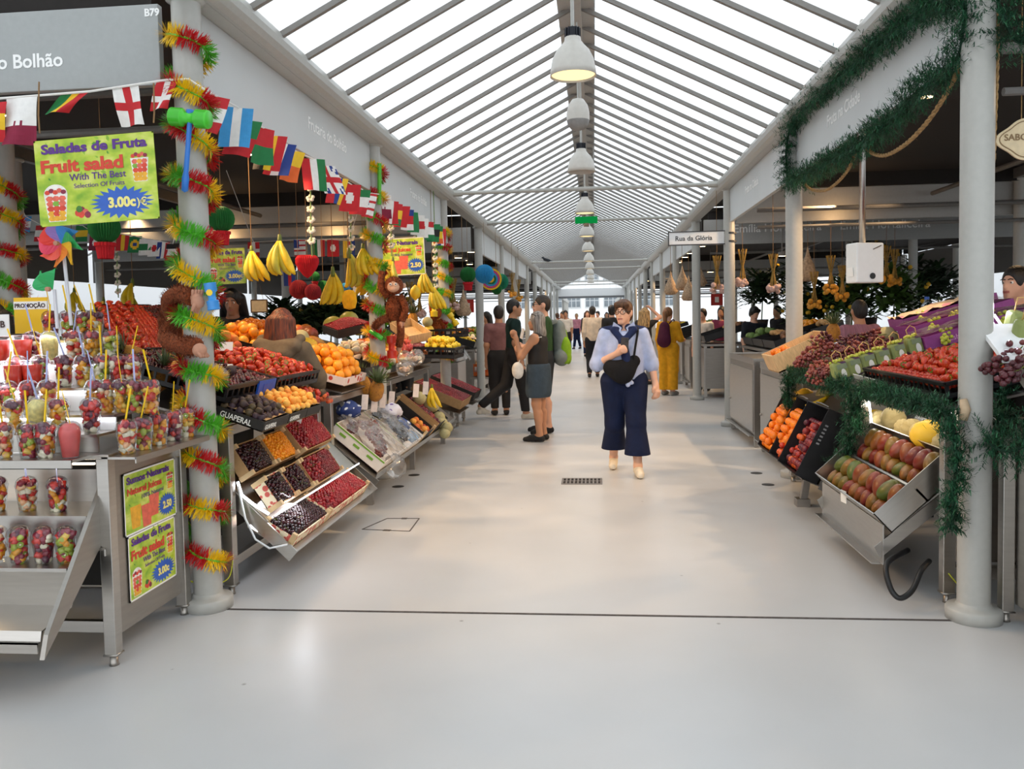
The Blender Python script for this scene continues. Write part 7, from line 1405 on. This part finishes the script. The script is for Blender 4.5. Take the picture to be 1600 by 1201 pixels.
# group by the left stall. facing the left stall: yaw +90 degrees
blk = cloth('black', '#131316'); JT = dict(elR=(.16, .18, 1.12), wrR=(.1, .2, 1.38), shR=(.15, .01, 1.37), elL=(-.2, .02, 1.1), wrL=(-.17, .13, .9))
b = Vector((-.68, 10.1, 0)); p = person('grey-haired woman in black vest top and denim skirt, seen from the side', b, PI/2-.25, 1.57, 'tan', 'grey', 'bob', blk, cloth('denim', '#3c4a56'), blk, dict(elL=(-.2, .17, 1.13), wrL=(-.11, .27, 1.37), elR=(.2, .02, 1.1), wrR=(.17, .13, .9)), .0085, 'none', 'skirt', 0, 0, 1.12, hem=.93, curl=(1.0, .4))
s = 1.57/1.7; sl = MB().tube(smooth_path([(-.14, -.07, 1.4), (-.17, .08, 1.3), (-.17, .14, 1.1), (-.19, .17, .98)]), .007, 6)
bag('shoulder_bag', 'small white shoulder bag hanging on the grey-haired woman', [('c', (-.2, .2, .84), (-.2, .2, .92), .05, .05), ('e', (-.2, .2, .88), (.035, .075, .1))], cloth('bag_white', '#e2dfd8', .5), b, PI/2-.25, strap=([(-.13, -.09, 1.28), (-.165, .0, 1.25), (-.19, .13, 1.1), (-.2, .19, .96)], .007, cloth('bag_white', '')))
obj('sunglasses', MB().ball((-.04*s, .06*s, 1.68*s), (.02, .015, .012), 8, 6).ball((.04*s, .06*s, 1.68*s), (.02, .015, .012), 8, 6).tube([(-.09*s, -.01*s, 1.66*s), (-.05*s, .07*s, 1.69*s), (.05*s, .07*s, 1.69*s), (.09*s, -.01*s, 1.66*s)], .005, 5), m_black, p)
t = thing('mobile_phone', 'white phone held up to the face of the grey-haired woman', 'phone', at(816, 521, 9.95), (.1, .3, 1.2)); obj('case', MB().box((0, 0, 0), (.07, .009, .13)), mat('phone_white', '#e9e6e2', .3), t, bevel=.004)
grn = cloth('moss_green', '#33502f'); b = Vector((-.66, 10.85, 0)); person('tall man in moss green T-shirt with glasses, turned to the stalls', b, PI/2+.25, 1.79, 'fair', 'dark', 'crop', grn, cloth('shorts_dark', '#2c2f33'), cloth('sneaker_dark', '#23252a'), dict(elL=(-.2, .1, 1.12), wrL=(-.1, .26, 1.08), ftL=(-.16, .14, .03)), .009, 'short', 'shorts', 0, .05, 1.08, None, .02, glasses=True)
m_pack, m_packg = cloth('pack_grey', '#7c8480'), cloth('pack_lime', '#86b02a')
bag('backpack', 'grey and lime green backpack on the man in moss green', [('c', (0, -.24, 1.02), (0, -.2, 1.36), .15, .12, .75), ('c', (-.12, -.2, 1.0), (.12, -.2, 1.0), .09, .09), ('c', (-.13, .0, 1.42), (-.12, -.14, 1.46), .025, .03), ('c', (.13, .0, 1.42), (.12, -.14, 1.46), .025, .03)], m_pack, b, PI/2+.25, 'backpack', extra=(('lime_panel', [('c', (.02, -.33, .98), (.02, -.29, 1.3), .09, .06, .5), ('e', (-.1, -.27, 1.08), (.07, .08, .18))], m_packg),))
person('man in dark green polo and black trousers, mid-stride behind the group', (-1.2, 12.35, 0), -PI/2+.3, 1.78, 'tan', 'black', 'crop', cloth('bottle_green', '#1d3330'), blk, cloth('sneaker_pale', '#cfc6b6'), dict(knL=(-.09, -.1, .5), anL=(-.09, -.48, .2), ftL=(-.1, -.42, .1), knR=(.09, .1, .5), anR=(.09, .14, .09), ftR=(.1, .28, .03)), .01, 'short', 'long')
person('person in mauve T-shirt half hidden behind the man in dark green', (-1.48, 12.9, 0), 0.2, 1.7, 'tan', 'dark', 'crop', cloth('mauve', '#8a5f5e'), blk, blk, {}, .012)
# walkers further down the aisle
person('man in pale beige shirt and dark trousers walking away', (-.03, 20.9, 0), 0, 1.77, 'tan', 'black', 'crop', cloth('beige', '#d8c8b4'), cloth('charcoal', '#20232b'), blk, dict(knR=(.09, .06, .5), anR=(.1, .1, .085), ftR=(.1, .24, .03), anL=(-.09, -.2, .12), ftL=(-.09, -.07, .04)), .012, 'long', loose=.022)
person('man in black shirt partly behind the woman in light blue', (.42, 19.3, 0), .1, 1.76, 'fair', 'black', 'short', blk, cloth('charcoal', ''), blk, {}, .014)
person('man in white shirt and black trousers walking towards us far down the aisle', (-.95, 28.2, 0), PI, 1.75, 'tan', 'dark', 'crop', cloth('white_shirt', '#e6dfd4'), blk, blk, {}, .016)
person('person in green shirt leaning by the far left pillars', (-1.55, 24.3, 0), -.9, 1.72, 'tan', 'dark', 'short', cloth('teal_green', '#2f5a45'), blk, blk, {}, .016)
person('blond woman in black top with hands raised to her hair', (1.12, 18.5, 0), -.4, 1.68, 'fair', 'blond', 'long', blk, cloth('grey_jeans', '#6d7076'), blk, dict(elR=(.32, .1, 1.5), wrR=(.12, .12, 1.68), elL=(-.28, .08, 1.2), wrL=(-.12, .2, 1.3)), .012, 'long')
yel = cloth('mustard', '#dc9c1c'); b = Vector((1.4, 15.9, 0)); person('woman in mustard yellow suit with burgundy backpack at the right stalls', b, -.5, 1.65, 'fair', 'ginger', 'tail', yel, yel, cloth('grey_shoe', '#8d8a86'), dict(elR=(.22, .08, 1.1), wrR=(.16, .3, 1.08)), .011, 'long', 'long', -.3, 0, 1.02, None, .02, .02, flare=.02)
bag('backpack', 'burgundy backpack on the woman in mustard yellow', [('c', (0, -.2, 1.05), (0, -.17, 1.3), .14, .1, .6)], cloth('burgundy', '#4a1830'), b, -.5, 'backpack', ([(.1, -.18, 1.36), (.13, -.05, 1.43), (.13, .08, 1.3)], .012, cloth('burgundy', '')))
random.seed(21); tops = ['#c9a98f', '#2c2f3a', '#7a2f2f', '#e0ddd6', '#3a4a5a', '#8a6a4a', '#1c1c20', '#c98a9a', '#54663a', '#b9b4ac', '#5a2f3a', '#2f4a6a']
for i in range(12):
    y = 31+i*1.3; x = XC+random.uniform(-1.5, 1.2); person('small figure in the distant crowd at the end of the aisle', (x, y, 0), random.choice((0, PI, .3, PI-.4)), random.uniform(1.6, 1.8), random.choice(('fair', 'tan')), random.choice(('black', 'dark', 'brown', 'blond')), random.choice(('short', 'crop', 'long')), cloth('crowd_%d' % i, tops[i]), random.choice((blk, navy, cloth('denim', ''))), blk, dict(anR=(.1, .12, .085), ftR=(.1, .25, .03), anL=(-.1, -.18, .1), ftL=(-.1, -.05, .03)), .022, random.choice(('long', 'short')), group='distant crowd')
# stall holders and customers among the tables
tau = cloth('taupe_hoodie', '#6a5d4c'); b = at(440, 500, 6.2); b = Vector((b.x, 6.2, 0)); p = person('woman with auburn hair in a taupe hoodie, back turned, behind the strawberries', b, -.1, 1.6, 'fair', 'auburn', 'long', tau, blk, blk, dict(elL=(-.24, .12, 1.14), wrL=(-.15, .34, 1.05), elR=(.24, .12, 1.14), wrR=(.15, .34, 1.05)), .009, 'long', 'long', 0, 0, 1.1, None, .035)
sdf_obj('hood', [('c', (-.14, -.09, 1.33), (.14, -.09, 1.33), .06, .06), ('c', (-.09, -.13, 1.27), (.09, -.13, 1.27), .055, .055), ('c', (-.16, -.02, 1.38), (-.1, .08, 1.38), .04, .035), ('c', (.16, -.02, 1.38), (.1, .08, 1.38), .04, .035)], .009, tau, p, .04)
b = at(352, 480, 8.5); p = person('young dark-haired vendor in a black top looking down at the peaches', (b.x+.08, 8.5, .06), PI+.3, 1.8, 'brown', 'black', 'long', cloth('black_tee', '#262426'), blk, blk, dict(elL=(-.22, .08, 1.12), wrL=(-.14, .3, 1.05), elR=(.22, .08, 1.12), wrR=(.14, .3, 1.05)), .009, 'short', 'long', -.1, -.25)
text('lettering', 'Capri', .09, mat('tee_print', '#6d6a6a', .8), p, (.1, .128, 1.24), (PI/2, 0, PI), 0, .001)
b = at(2, 480, 5.0); person('vendor in black at the left picture edge behind the juice cups', (b.x-.1, 5.0, .02), .5, 1.7, 'fair', 'black', 'long', blk, blk, blk, dict(elL=(-.26, .1, 1.16), wrL=(-.2, .34, 1.1), hd=(0, .16, 1.53), nek=(0, .08, 1.44)), .011, 'long', stout=1.2)
b = at(200, 500, 8.0); person('brown-haired person in dark red behind the sloping strawberries', (b.x, 8.0, -.08), .9, 1.62, 'fair', 'dark', 'bob', cloth('dark_red', '#6a1c24'), blk, blk, {}, .012)
b = at(1343, 490, 9.6); person('man in pink striped shirt, back turned, behind the red grapes', (b.x, 9.6, -.08), .15, 1.7, 'tan', 'black', 'crop', mat('pink_stripe', '#9a6a7c', .85, var=.16, scale=90, stretch=(1, .05, .02)), blk, blk, {}, .01, 'long', loose=.022)
b = at(1588, 470, 6.95); person('dark-haired woman in black at the right edge, face in profile', (b.x, 6.95, .0), PI/2+.5, 1.82, 'fair', 'black', 'bun', blk, blk, blk, {}, .01, 'long')
b = at(1178, 492, 14.8); person('black-haired vendor in dark top bending over the far right crates', (b.x, 14.8, .0), PI+.3, 1.62, 'fair', 'black', 'short', cloth('charcoal', ''), blk, blk, {}, .013, 'short', 'long', 0, -.4)
b = at(1098, 495, 16.75); person('vendor in white blouse behind the right-hand pillars', (b.x, 16.75, 0), PI-.5, 1.62, 'fair', 'dark', 'bun', cloth('white_shirt', ''), blk, blk, {}, .013, 'short')
for i, (u, Y, f, c, hs, lab) in enumerate(((1128, 17.5, 2.6, '#7a2f4a', 'bob', 'dark-haired person in plum top beyond the white-bloused vendor'), (1215, 18.2, 2., '#1c1c20', 'crop', 'dark figure beyond the black crates on the right'), (1240, 20, 3.4, '#c9c4ba', 'short', 'person in pale top far back on the right'), (1485, 12.5, .3, '#1c1c20', 'crop', 'man with black cap and top seen behind the purple boxes'), (760, 18.2, 2.2, '#cfc8bd', 'long', 'woman in white behind the far left vegetable tables'), (623, 14.0, .4, '#6d6a6a', 'short', 'grey-haired person behind the monkey pillar'), (585, 15.5, .2, '#5a5f6a', 'crop', 'person in grey far behind the second pillar'))):
    b = at(u, 480, Y); person(lab, (b.x, Y, 0), f, 1.66, 'tan', 'grey' if 'grey-haired' in lab else 'black', hs, cloth('bystander_%d' % i, c), blk, blk, {}, .015)
# pigeon on the tie rod
t = thing('pigeon', 'dark pigeon perched on a tie rod under the glass roof', 'bird', at(856, 410, bayY(6)), (0, 0, PI/2+.3)); sdf_obj('body', [('c', (0, -.02, .06), (0, .1, .1), .05, .045), ('c', (0, -.06, .05), (0, -.2, .03), .03, .012), ('e', (0, .15, .15), (.028, .032, .03)), ('c', (0, .17, .145), (0, .205, .14), .01, .004)], .009, cloth('pigeon_grey', '#33363c'), t, .03)
for x in (-.02, .02): obj('foot', MB().tube([(x, .02, .04), (x, .03, -.0)], .004, 5), mat('bird_foot', '#8a4a40', .6), t)
# ---------------------------------------------------------------- farther stalls
m_leafd = mat('dark_leaf', '#24401f', .6, var=.3, scale=8); m_leafy2 = mat('mid_leaf', '#48692a', .6, var=.25, scale=8); m_flow = mat('yellow_flower', '#e0b02a', .6, var=.1)
BOX = dict(tomato=('#9a2a1c', 'tomatoes'), potato=('#b58a58', 'potatoes'), orange=('#e88a1c', 'oranges'), veg=('#4a6a30', 'greens'), apricot=('#d98a35', 'peaches'), aub=('#5a3a26', 'dark roots'), lemon=('#e0c030', 'lemons'), apple=('#a8322a', 'apples'), whitepeach=('#d8cba0', 'onions'))
kind('veg', 'cabbage', 'vegetable', sphere_mb(.06, 9, 6, .1), FM['veg']); kind('aub', 'root_vegetable', 'vegetable', sphere_mb(.042, 9, 6, .1), FM['aubergine']); kind('whitepeach', 'onion', 'vegetable', sphere_mb(.038, 9, 6, .2), FM['whitepeach'])
SZ = dict(tomato=.07, potato=.08, orange=.085, veg=.12, apricot=.07, aub=.085, lemon=.075, apple=.08, whitepeach=.08)
def stall(x, y0, y1, z, depth, side, keys, where, rows=1, cm=None, slope=.3, sp=1.25):
    """a table along the aisle: side -1 lies left of x, +1 right of x; crates slope towards the aisle"""
    t = thing('stall_table', 'steel stall table %s' % where, 'table', (x, y0, 0)); L = y1-y0
    obj('top', MB().box((side*depth/2, L/2, z-.02), (depth, L, .04)), m_steel2, t); obj('front_panel', MB().box((side*.04, L/2, z*.55), (.02, L-.1, z*.75)), m_steel2, t); obj('end_panel', MB().box((side*depth/2, .03, z*.55), (depth-.1, .02, z*.75)), m_steel2, t)
    for yy in (.05, L-.05):
        for xx in (.05, depth-.05): obj('leg', MB().box((side*xx, yy, z/2), (.05, .05, z-.04)), m_steel, t)
    n = len(keys)//rows; w = L/n
    for i, k in enumerate(keys):
        r, c = divmod(i, n); v = (side*-1, 0, -slope); d = depth/rows-.04; fr = Fr((x+side*(depth*(r+1)/rows-.02), y0+c*w+.02, z+d*slope+r*depth/rows*slope+.02), v, V) if side < 0 else Fr((x+side*(depth*(r+1)/rows-.02), y0+c*w+.02, z+d*slope+r*depth/rows*slope+.02), V, v)
        A, B = (d, w-.04) if side < 0 else (w-.04, d); rr = ('front', 'back', 'third')[r] if rows > 1 else 'only'
        lab = '%s crate of %s, %s in the %s row %s' % ('black' if not cm else 'coloured', BOX[k][1], ORD[c], rr, where); crate(fr, A, B, .12, lab, cm or m_crate, name='fruit_crate', cat='crate', group='crates '+where)
        heap(k, fr.off(.02, .02, .03), A-.04, B-.04, .06, SZ[k]*sp, '%s in the %s %s-row crate %s' % (BOX[k][1].rstrip('s'), ORD[c], rr, where), '%s, %s' % (BOX[k][1], where), .05, 2, .5, 1.15, .9, 0, maxn=13)
m_ocr = mat('orange_crate', '#d8641c', .5)
# left side beyond the cross aisle
stall(-2.2, 15.3, 17.6, .95, 1.0, -1, ['lemon', 'whitepeach', 'veg', 'tomato', 'apple', 'apricot'], 'past the left cross aisle', 2); stall(-2.2, 18.8, 21.9, .9, 1., -1, ['tomato', 'orange', 'veg', 'apple'], 'far down the left side'); stall(-2.3, 26.5, 29.5, .9, 1., -1, ['veg', 'tomato', 'lemon'], 'very far down the left side')
t = thing('low_bench', 'low steel bench carrying the orange crate of potatoes', 'bench', (-1.95, 15.2, 0)); obj('top', MB().box((-.1, .45, .42), (.5, .95, .04)), m_steel, t); [obj('leg', MB().box((xx, yy, .2), (.05, .05, .4)), m_steel, t) for xx in (-.3, .1) for yy in (.05, .85)]
fr = Fr((-2.25, 15.3, .45), (1, 0, 0), V); crate(fr, .42, .7, .22, 'bright orange slotted crate of potatoes by the aisle pillar', m_ocr, name='fruit_crate', cat='crate', slots=True); heap('potato', fr.off(.02, .02, .05), .38, .66, .17, .085, 'brown potato in the bright orange crate', 'potatoes in the orange crate', .06, 2, .4, 1.1, maxn=30)
# inside the left blocks
stall(-5.0, 8.2, 11.0, .95, 1.0, -1, ['apple', 'veg', 'whitepeach', 'aub', 'veg', 'potato'], 'inside behind the grape stall', 2); stall(-6.2, 15.4, 18.6, .95, 1., -1, ['veg', 'aub', 'potato', 'veg'], 'inside the second left block'); stall(-4.4, 6.0, 7.6, .95, .8, -1, ['aub', 'apple', 'veg'], 'inside behind the young vendor')
# right side
stall(2.5, 11.9, 14.4, .98, 1.0, 1, ['aub', 'potato', 'veg', 'potato', 'orange', 'aub'], 'in the right cross aisle', 2); stall(1.95, 15.2, 16.4, .98, .9, 1, ['aub', 'potato'], 'past the street-sign pillar', 1); stall(1.95, 19, 22, .95, 1., 1, ['orange', 'veg', 'tomato'], 'far down the right side'); stall(2., 26.5, 29.5, .9, 1., 1, ['lemon', 'apple', 'veg'], 'very far down the right side')
stall(4.2, 8.6, 11.2, .98, 1., 1, ['potato', 'orange', 'aub', 'veg', 'potato', 'aub'], 'inside behind the pink-shirted man', 2); stall(5.6, 12.2, 14.6, .95, 1., 1, ['veg', 'aub', 'potato'], 'inside the right cross aisle'); stall(6.4, 6.4, 8.6, .95, 1., 1, ['apple', 'veg', 'aub'], 'inside at the far right')
cabinet(1.95, 17.2, 18.2, .98, .4, 'grey steel cabinet beyond the mustard-suited woman')
# foliage and flowers
def plant(loc, r, h, label, m=None, flowers=0, n=600, group=None):
    t = thing('potted_plant', label, 'plant', loc, 0, group); obj('pot', MB().lathe([(0, 0), (.1, 0), (.13, .2), (.12, .2), (0, .19)], 14), mat('pot_dark', '#3a2c24', .7), t, True); mb = MB(); rd = random.Random(int(abs(loc[0])*100)+n)
    for i in range(n):
        a, e = rd.uniform(0, 6.28), rd.uniform(-.6, 1.5); q = rd.uniform(.2, 1); c = Vector((math.cos(a)*math.cos(e)*r*q, math.sin(a)*math.cos(e)*r*q, .2+h*.5+math.sin(e)*h*.5*q)); mb.blade(c, (math.cos(a), math.sin(a), rd.uniform(-.6, .8)), rd.uniform(.12, .22), rd.uniform(.05, .09))
    obj('foliage', mb, m or m_leafd, t); obj('stems', MB().tube([(0, 0, .15), (.02, 0, h*.6)], .012, 5), m_stem, t)
    if flowers:
        fb = MB()
        for i in range(flowers): a, e = rd.uniform(0, 6.28), rd.uniform(-.3, 1.4); fb.ball((math.cos(a)*math.cos(e)*r, math.sin(a)*math.cos(e)*r, .2+h*.5+math.sin(e)*h*.5), .035, 7, 5)
        obj('flowers', fb, m_flow, t, True)
    return t
for i, (u, v, Y, r, h, fl, lab) in enumerate(((1285, 500, 15.0, .45, .9, 0, 'dark bushy plant behind the white hanging scale, left of the vendor'), (1330, 500, 14.2, .5, 1., 14, 'bushy plant with yellow flowers behind the white scale'), (1395, 500, 13.6, .55, 1.1, 10, 'large plant with yellow flowers right of the scale'), (1430, 500, 15.4, .5, 1.3, 0, 'tall dark plant beside the far right pillar'), (1258, 500, 15, .4, .7, 16, 'low yellow-flowered plant left of the scale'), (515, 500, 12.0, .5, .7, 0, 'dark leafy plant behind the striped melons'), (480, 500, 12.4, .4, .6, 8, 'leafy plant with pale flowers behind the hooded woman'), (560, 500, 12.6, .45, .7, 0, 'dark shrub behind the monkey pillar'), (705, 478, 18.2, .3, .5, 14, 'yellow flowers behind the third tinsel pillar'), (1190, 480, 16.5, .5, 1., 0, 'dark foliage far behind the leaning right vendor'), (1240, 470, 17.5, .55, 1.2, 6, 'tall dark foliage left of the second right pillar'), (1360, 470, 16.8, .7, 1.5, 8, 'broad dark foliage far behind the white scale'), (1465, 480, 16, .45, 1., 0, 'dark foliage beside the purple boxes'), (440, 490, 14, .5, .8, 0, 'dark foliage over the hooded woman'), (620, 490, 14.5, .5, .8, 5, 'dark foliage right of the monkey pillar'))):
    p = at(u, v, Y); plant((p.x, Y, .95 if Y < 16 else 1.2), r, h, lab, m_leafy2 if i in (1, 2, 4) else m_leafd, fl)
    o = thing('plant_stand', 'plain dark stand under the '+lab.split(' behind')[0].split(' right of')[0].split(' beside')[0].split(' left of')[0].split(' far')[0].split(' over')[0]+', %s of its kind' % (ORD+['thirteenth', 'fourteenth', 'fifteenth'])[i], 'stand', (p.x, Y, 0)); obj('body', MB().box((0, 0, .47 if Y < 16 else .6), (.7, .5, .94 if Y < 16 else 1.2)), m_joist, o)
# hanging garlic, nets and dried bunches
m_garlic = mat('garlic_pink', '#c9a59a', .7, var=.15); m_dry = mat('dry_stalk', '#9a7a3a', .9, var=.2); m_net = mat('net_bag', '#b79a7c', .8, var=.2); m_orn = mat('dry_orange', '#d99428', .7, var=.15)
def braid(loc, label, L=.4, m=None, group='hanging garlic and dried bunches'):
    t = thing('garlic_braid', label, 'garlic', loc, 0, group); rd = random.Random(int(abs(loc[0])*99)); mb = MB()
    for i in range(14): a = rd.uniform(0, 6.28); mb.ball((.07*math.cos(a), .07*math.sin(a), -L+rd.uniform(-.04, .05)), rd.uniform(.028, .038), 8, 6)
    obj('bulbs', mb, m or m_garlic, t, True); st = MB()
    for i in range(24): a = rd.uniform(0, 6.28); st.tube([(.05*math.cos(a), .05*math.sin(a), -L), (.012*math.cos(a), .012*math.sin(a), -L*.45), (.06*math.cos(a), .06*math.sin(a), .05)], .004, 4)
    obj('stalks', st, m_dry, t); obj('cord', MB().tube([(0, 0, 0), (0, 0, 3.32-loc[2])], .003, 4), m_twine, t)
for i, (u, v, Y, mm) in enumerate(((1120, 405, 11.6, 0), (1160, 395, 11.5, 0), (1208, 403, 11.0, 0), (1298, 405, 11.5, 1), (1316, 420, 12, 1), (1385, 390, 11.8, 1), (1398, 395, 12, 1), (1272, 430, 11.8, 1), (708, 440, 13, 0), (655, 450, 12.5, 0), (640, 445, 13.5, 0), (800, 430, 18, 1), (810, 440, 19, 1))): braid(at(u, v, Y), 'dried %s bunch hanging by its stalks, %s %s' % ('orange' if mm else 'garlic', ORD[i % 8], 'under the right-hand roof' if i < 8 else 'under the left-hand roof'), .4, m_orn if mm else None)
for i, (u, v, Y) in enumerate(((1048, 440, 17.2), (1066, 432, 16.6), (1076, 448, 16.2), (1092, 425, 15.6), (1262, 410, 12.2), (724, 470, 14.6))):
    t = thing('garlic_net', 'bell-shaped net of bulbs hanging %s, %s' % (('past the street sign', ORD[i]) if i < 4 else ('beside the second right pillar', 'large one') if i == 4 else ('beside the left aisle pillar', 'small one')), 'net', at(u, v, Y), 0, 'hanging nets of bulbs'); rd = random.Random(i)
    mb = MB().lathe([(.005, .22), (.03, .1), (.09, -.05), (.14, -.2), (.1, -.26), (0, -.27)], 16); mb.v = [(x*rd.uniform(.9, 1.1), y*rd.uniform(.9, 1.1), z) for x, y, z in mb.v]; obj('net', mb, m_net, t, True); obj('cord', MB().tube([(0, 0, .2), (0, 0, 3.32-at(u, v, Y).z)], .004, 4), m_twine, t)
# small warm downlights under the farther roofs
m_down = glow('downlight', '#ffdca0', 9)
for i, (u, v, Y) in enumerate(((1096, 385, 16), (1079, 396, 18), (1070, 402, 19.5), (1060, 410, 21), (1012, 439, 34), (736, 394, 16), (716, 403, 17), (725, 407, 18.5), (734, 413, 20), (1447, 152, 6.5), (1222, 400, 12.5), (1110, 425, 20), (845, 447, 38))):
    t = thing('downlight', 'small warm downlight glowing under the %s roof, %s one' % ('right-hand' if u > 900 else 'left-hand', ORD[i if i < 5 else i-5]), 'light', at(u, v, Y), 0, 'small downlights'); r = .05 if Y < 15 else .075; obj('lens', MB().lathe([(0, 0), (r, 0)], 14), m_down, t); obj('rim', MB().lathe([(r, 0), (r*1.2, .0), (r*1.1, .06), (0, .06)], 14), m_joist, t); obj('stem', MB().tube([(0, 0, .06), (0, 0, max(.1, 3.3-at(u, v, Y).z))], .008, 5), m_joist, t)
t = thing('fire_sign', 'small red fire point sign left of the aisle pillar', 'sign', at(731, 478, 19)); obj('panel', MB().box((0, 0, 0), (.28, .02, .3)), mat('sign_red', '#c2302a', .5), t); obj('symbol', MB().box((0, -.012, 0), (.1, .006, .14)), m_pw, t)
t = thing('fire_sign', 'small red fire point sign under the far right roof', 'sign', at(1120, 468, 22)); obj('panel', MB().box((0, 0, 0), (.3, .02, .3)), mat('sign_red', ''), t); obj('symbol', MB().box((0, -.012, 0), (.1, .006, .14)), m_pw, t)
t = thing('menu_board', 'cream price board hanging right of the young vendor', 'board', at(405, 478, 9.0)); obj('panel', MB().box((0, 0, 0), (.18, .01, .13)), m_cream, t); obj('frame', MB().box((0, 0, .068), (.19, .014, .012)).box((0, 0, -.068), (.19, .014, .012)).box((-.092, 0, 0), (.012, .014, .124)).box((.092, 0, 0), (.012, .014, .124)), m_brownstem, t); obj('cord', MB().tube([(-.05, 0, .07), (0, 0, .3), (.05, 0, .07)], .002, 4), m_twine, t)
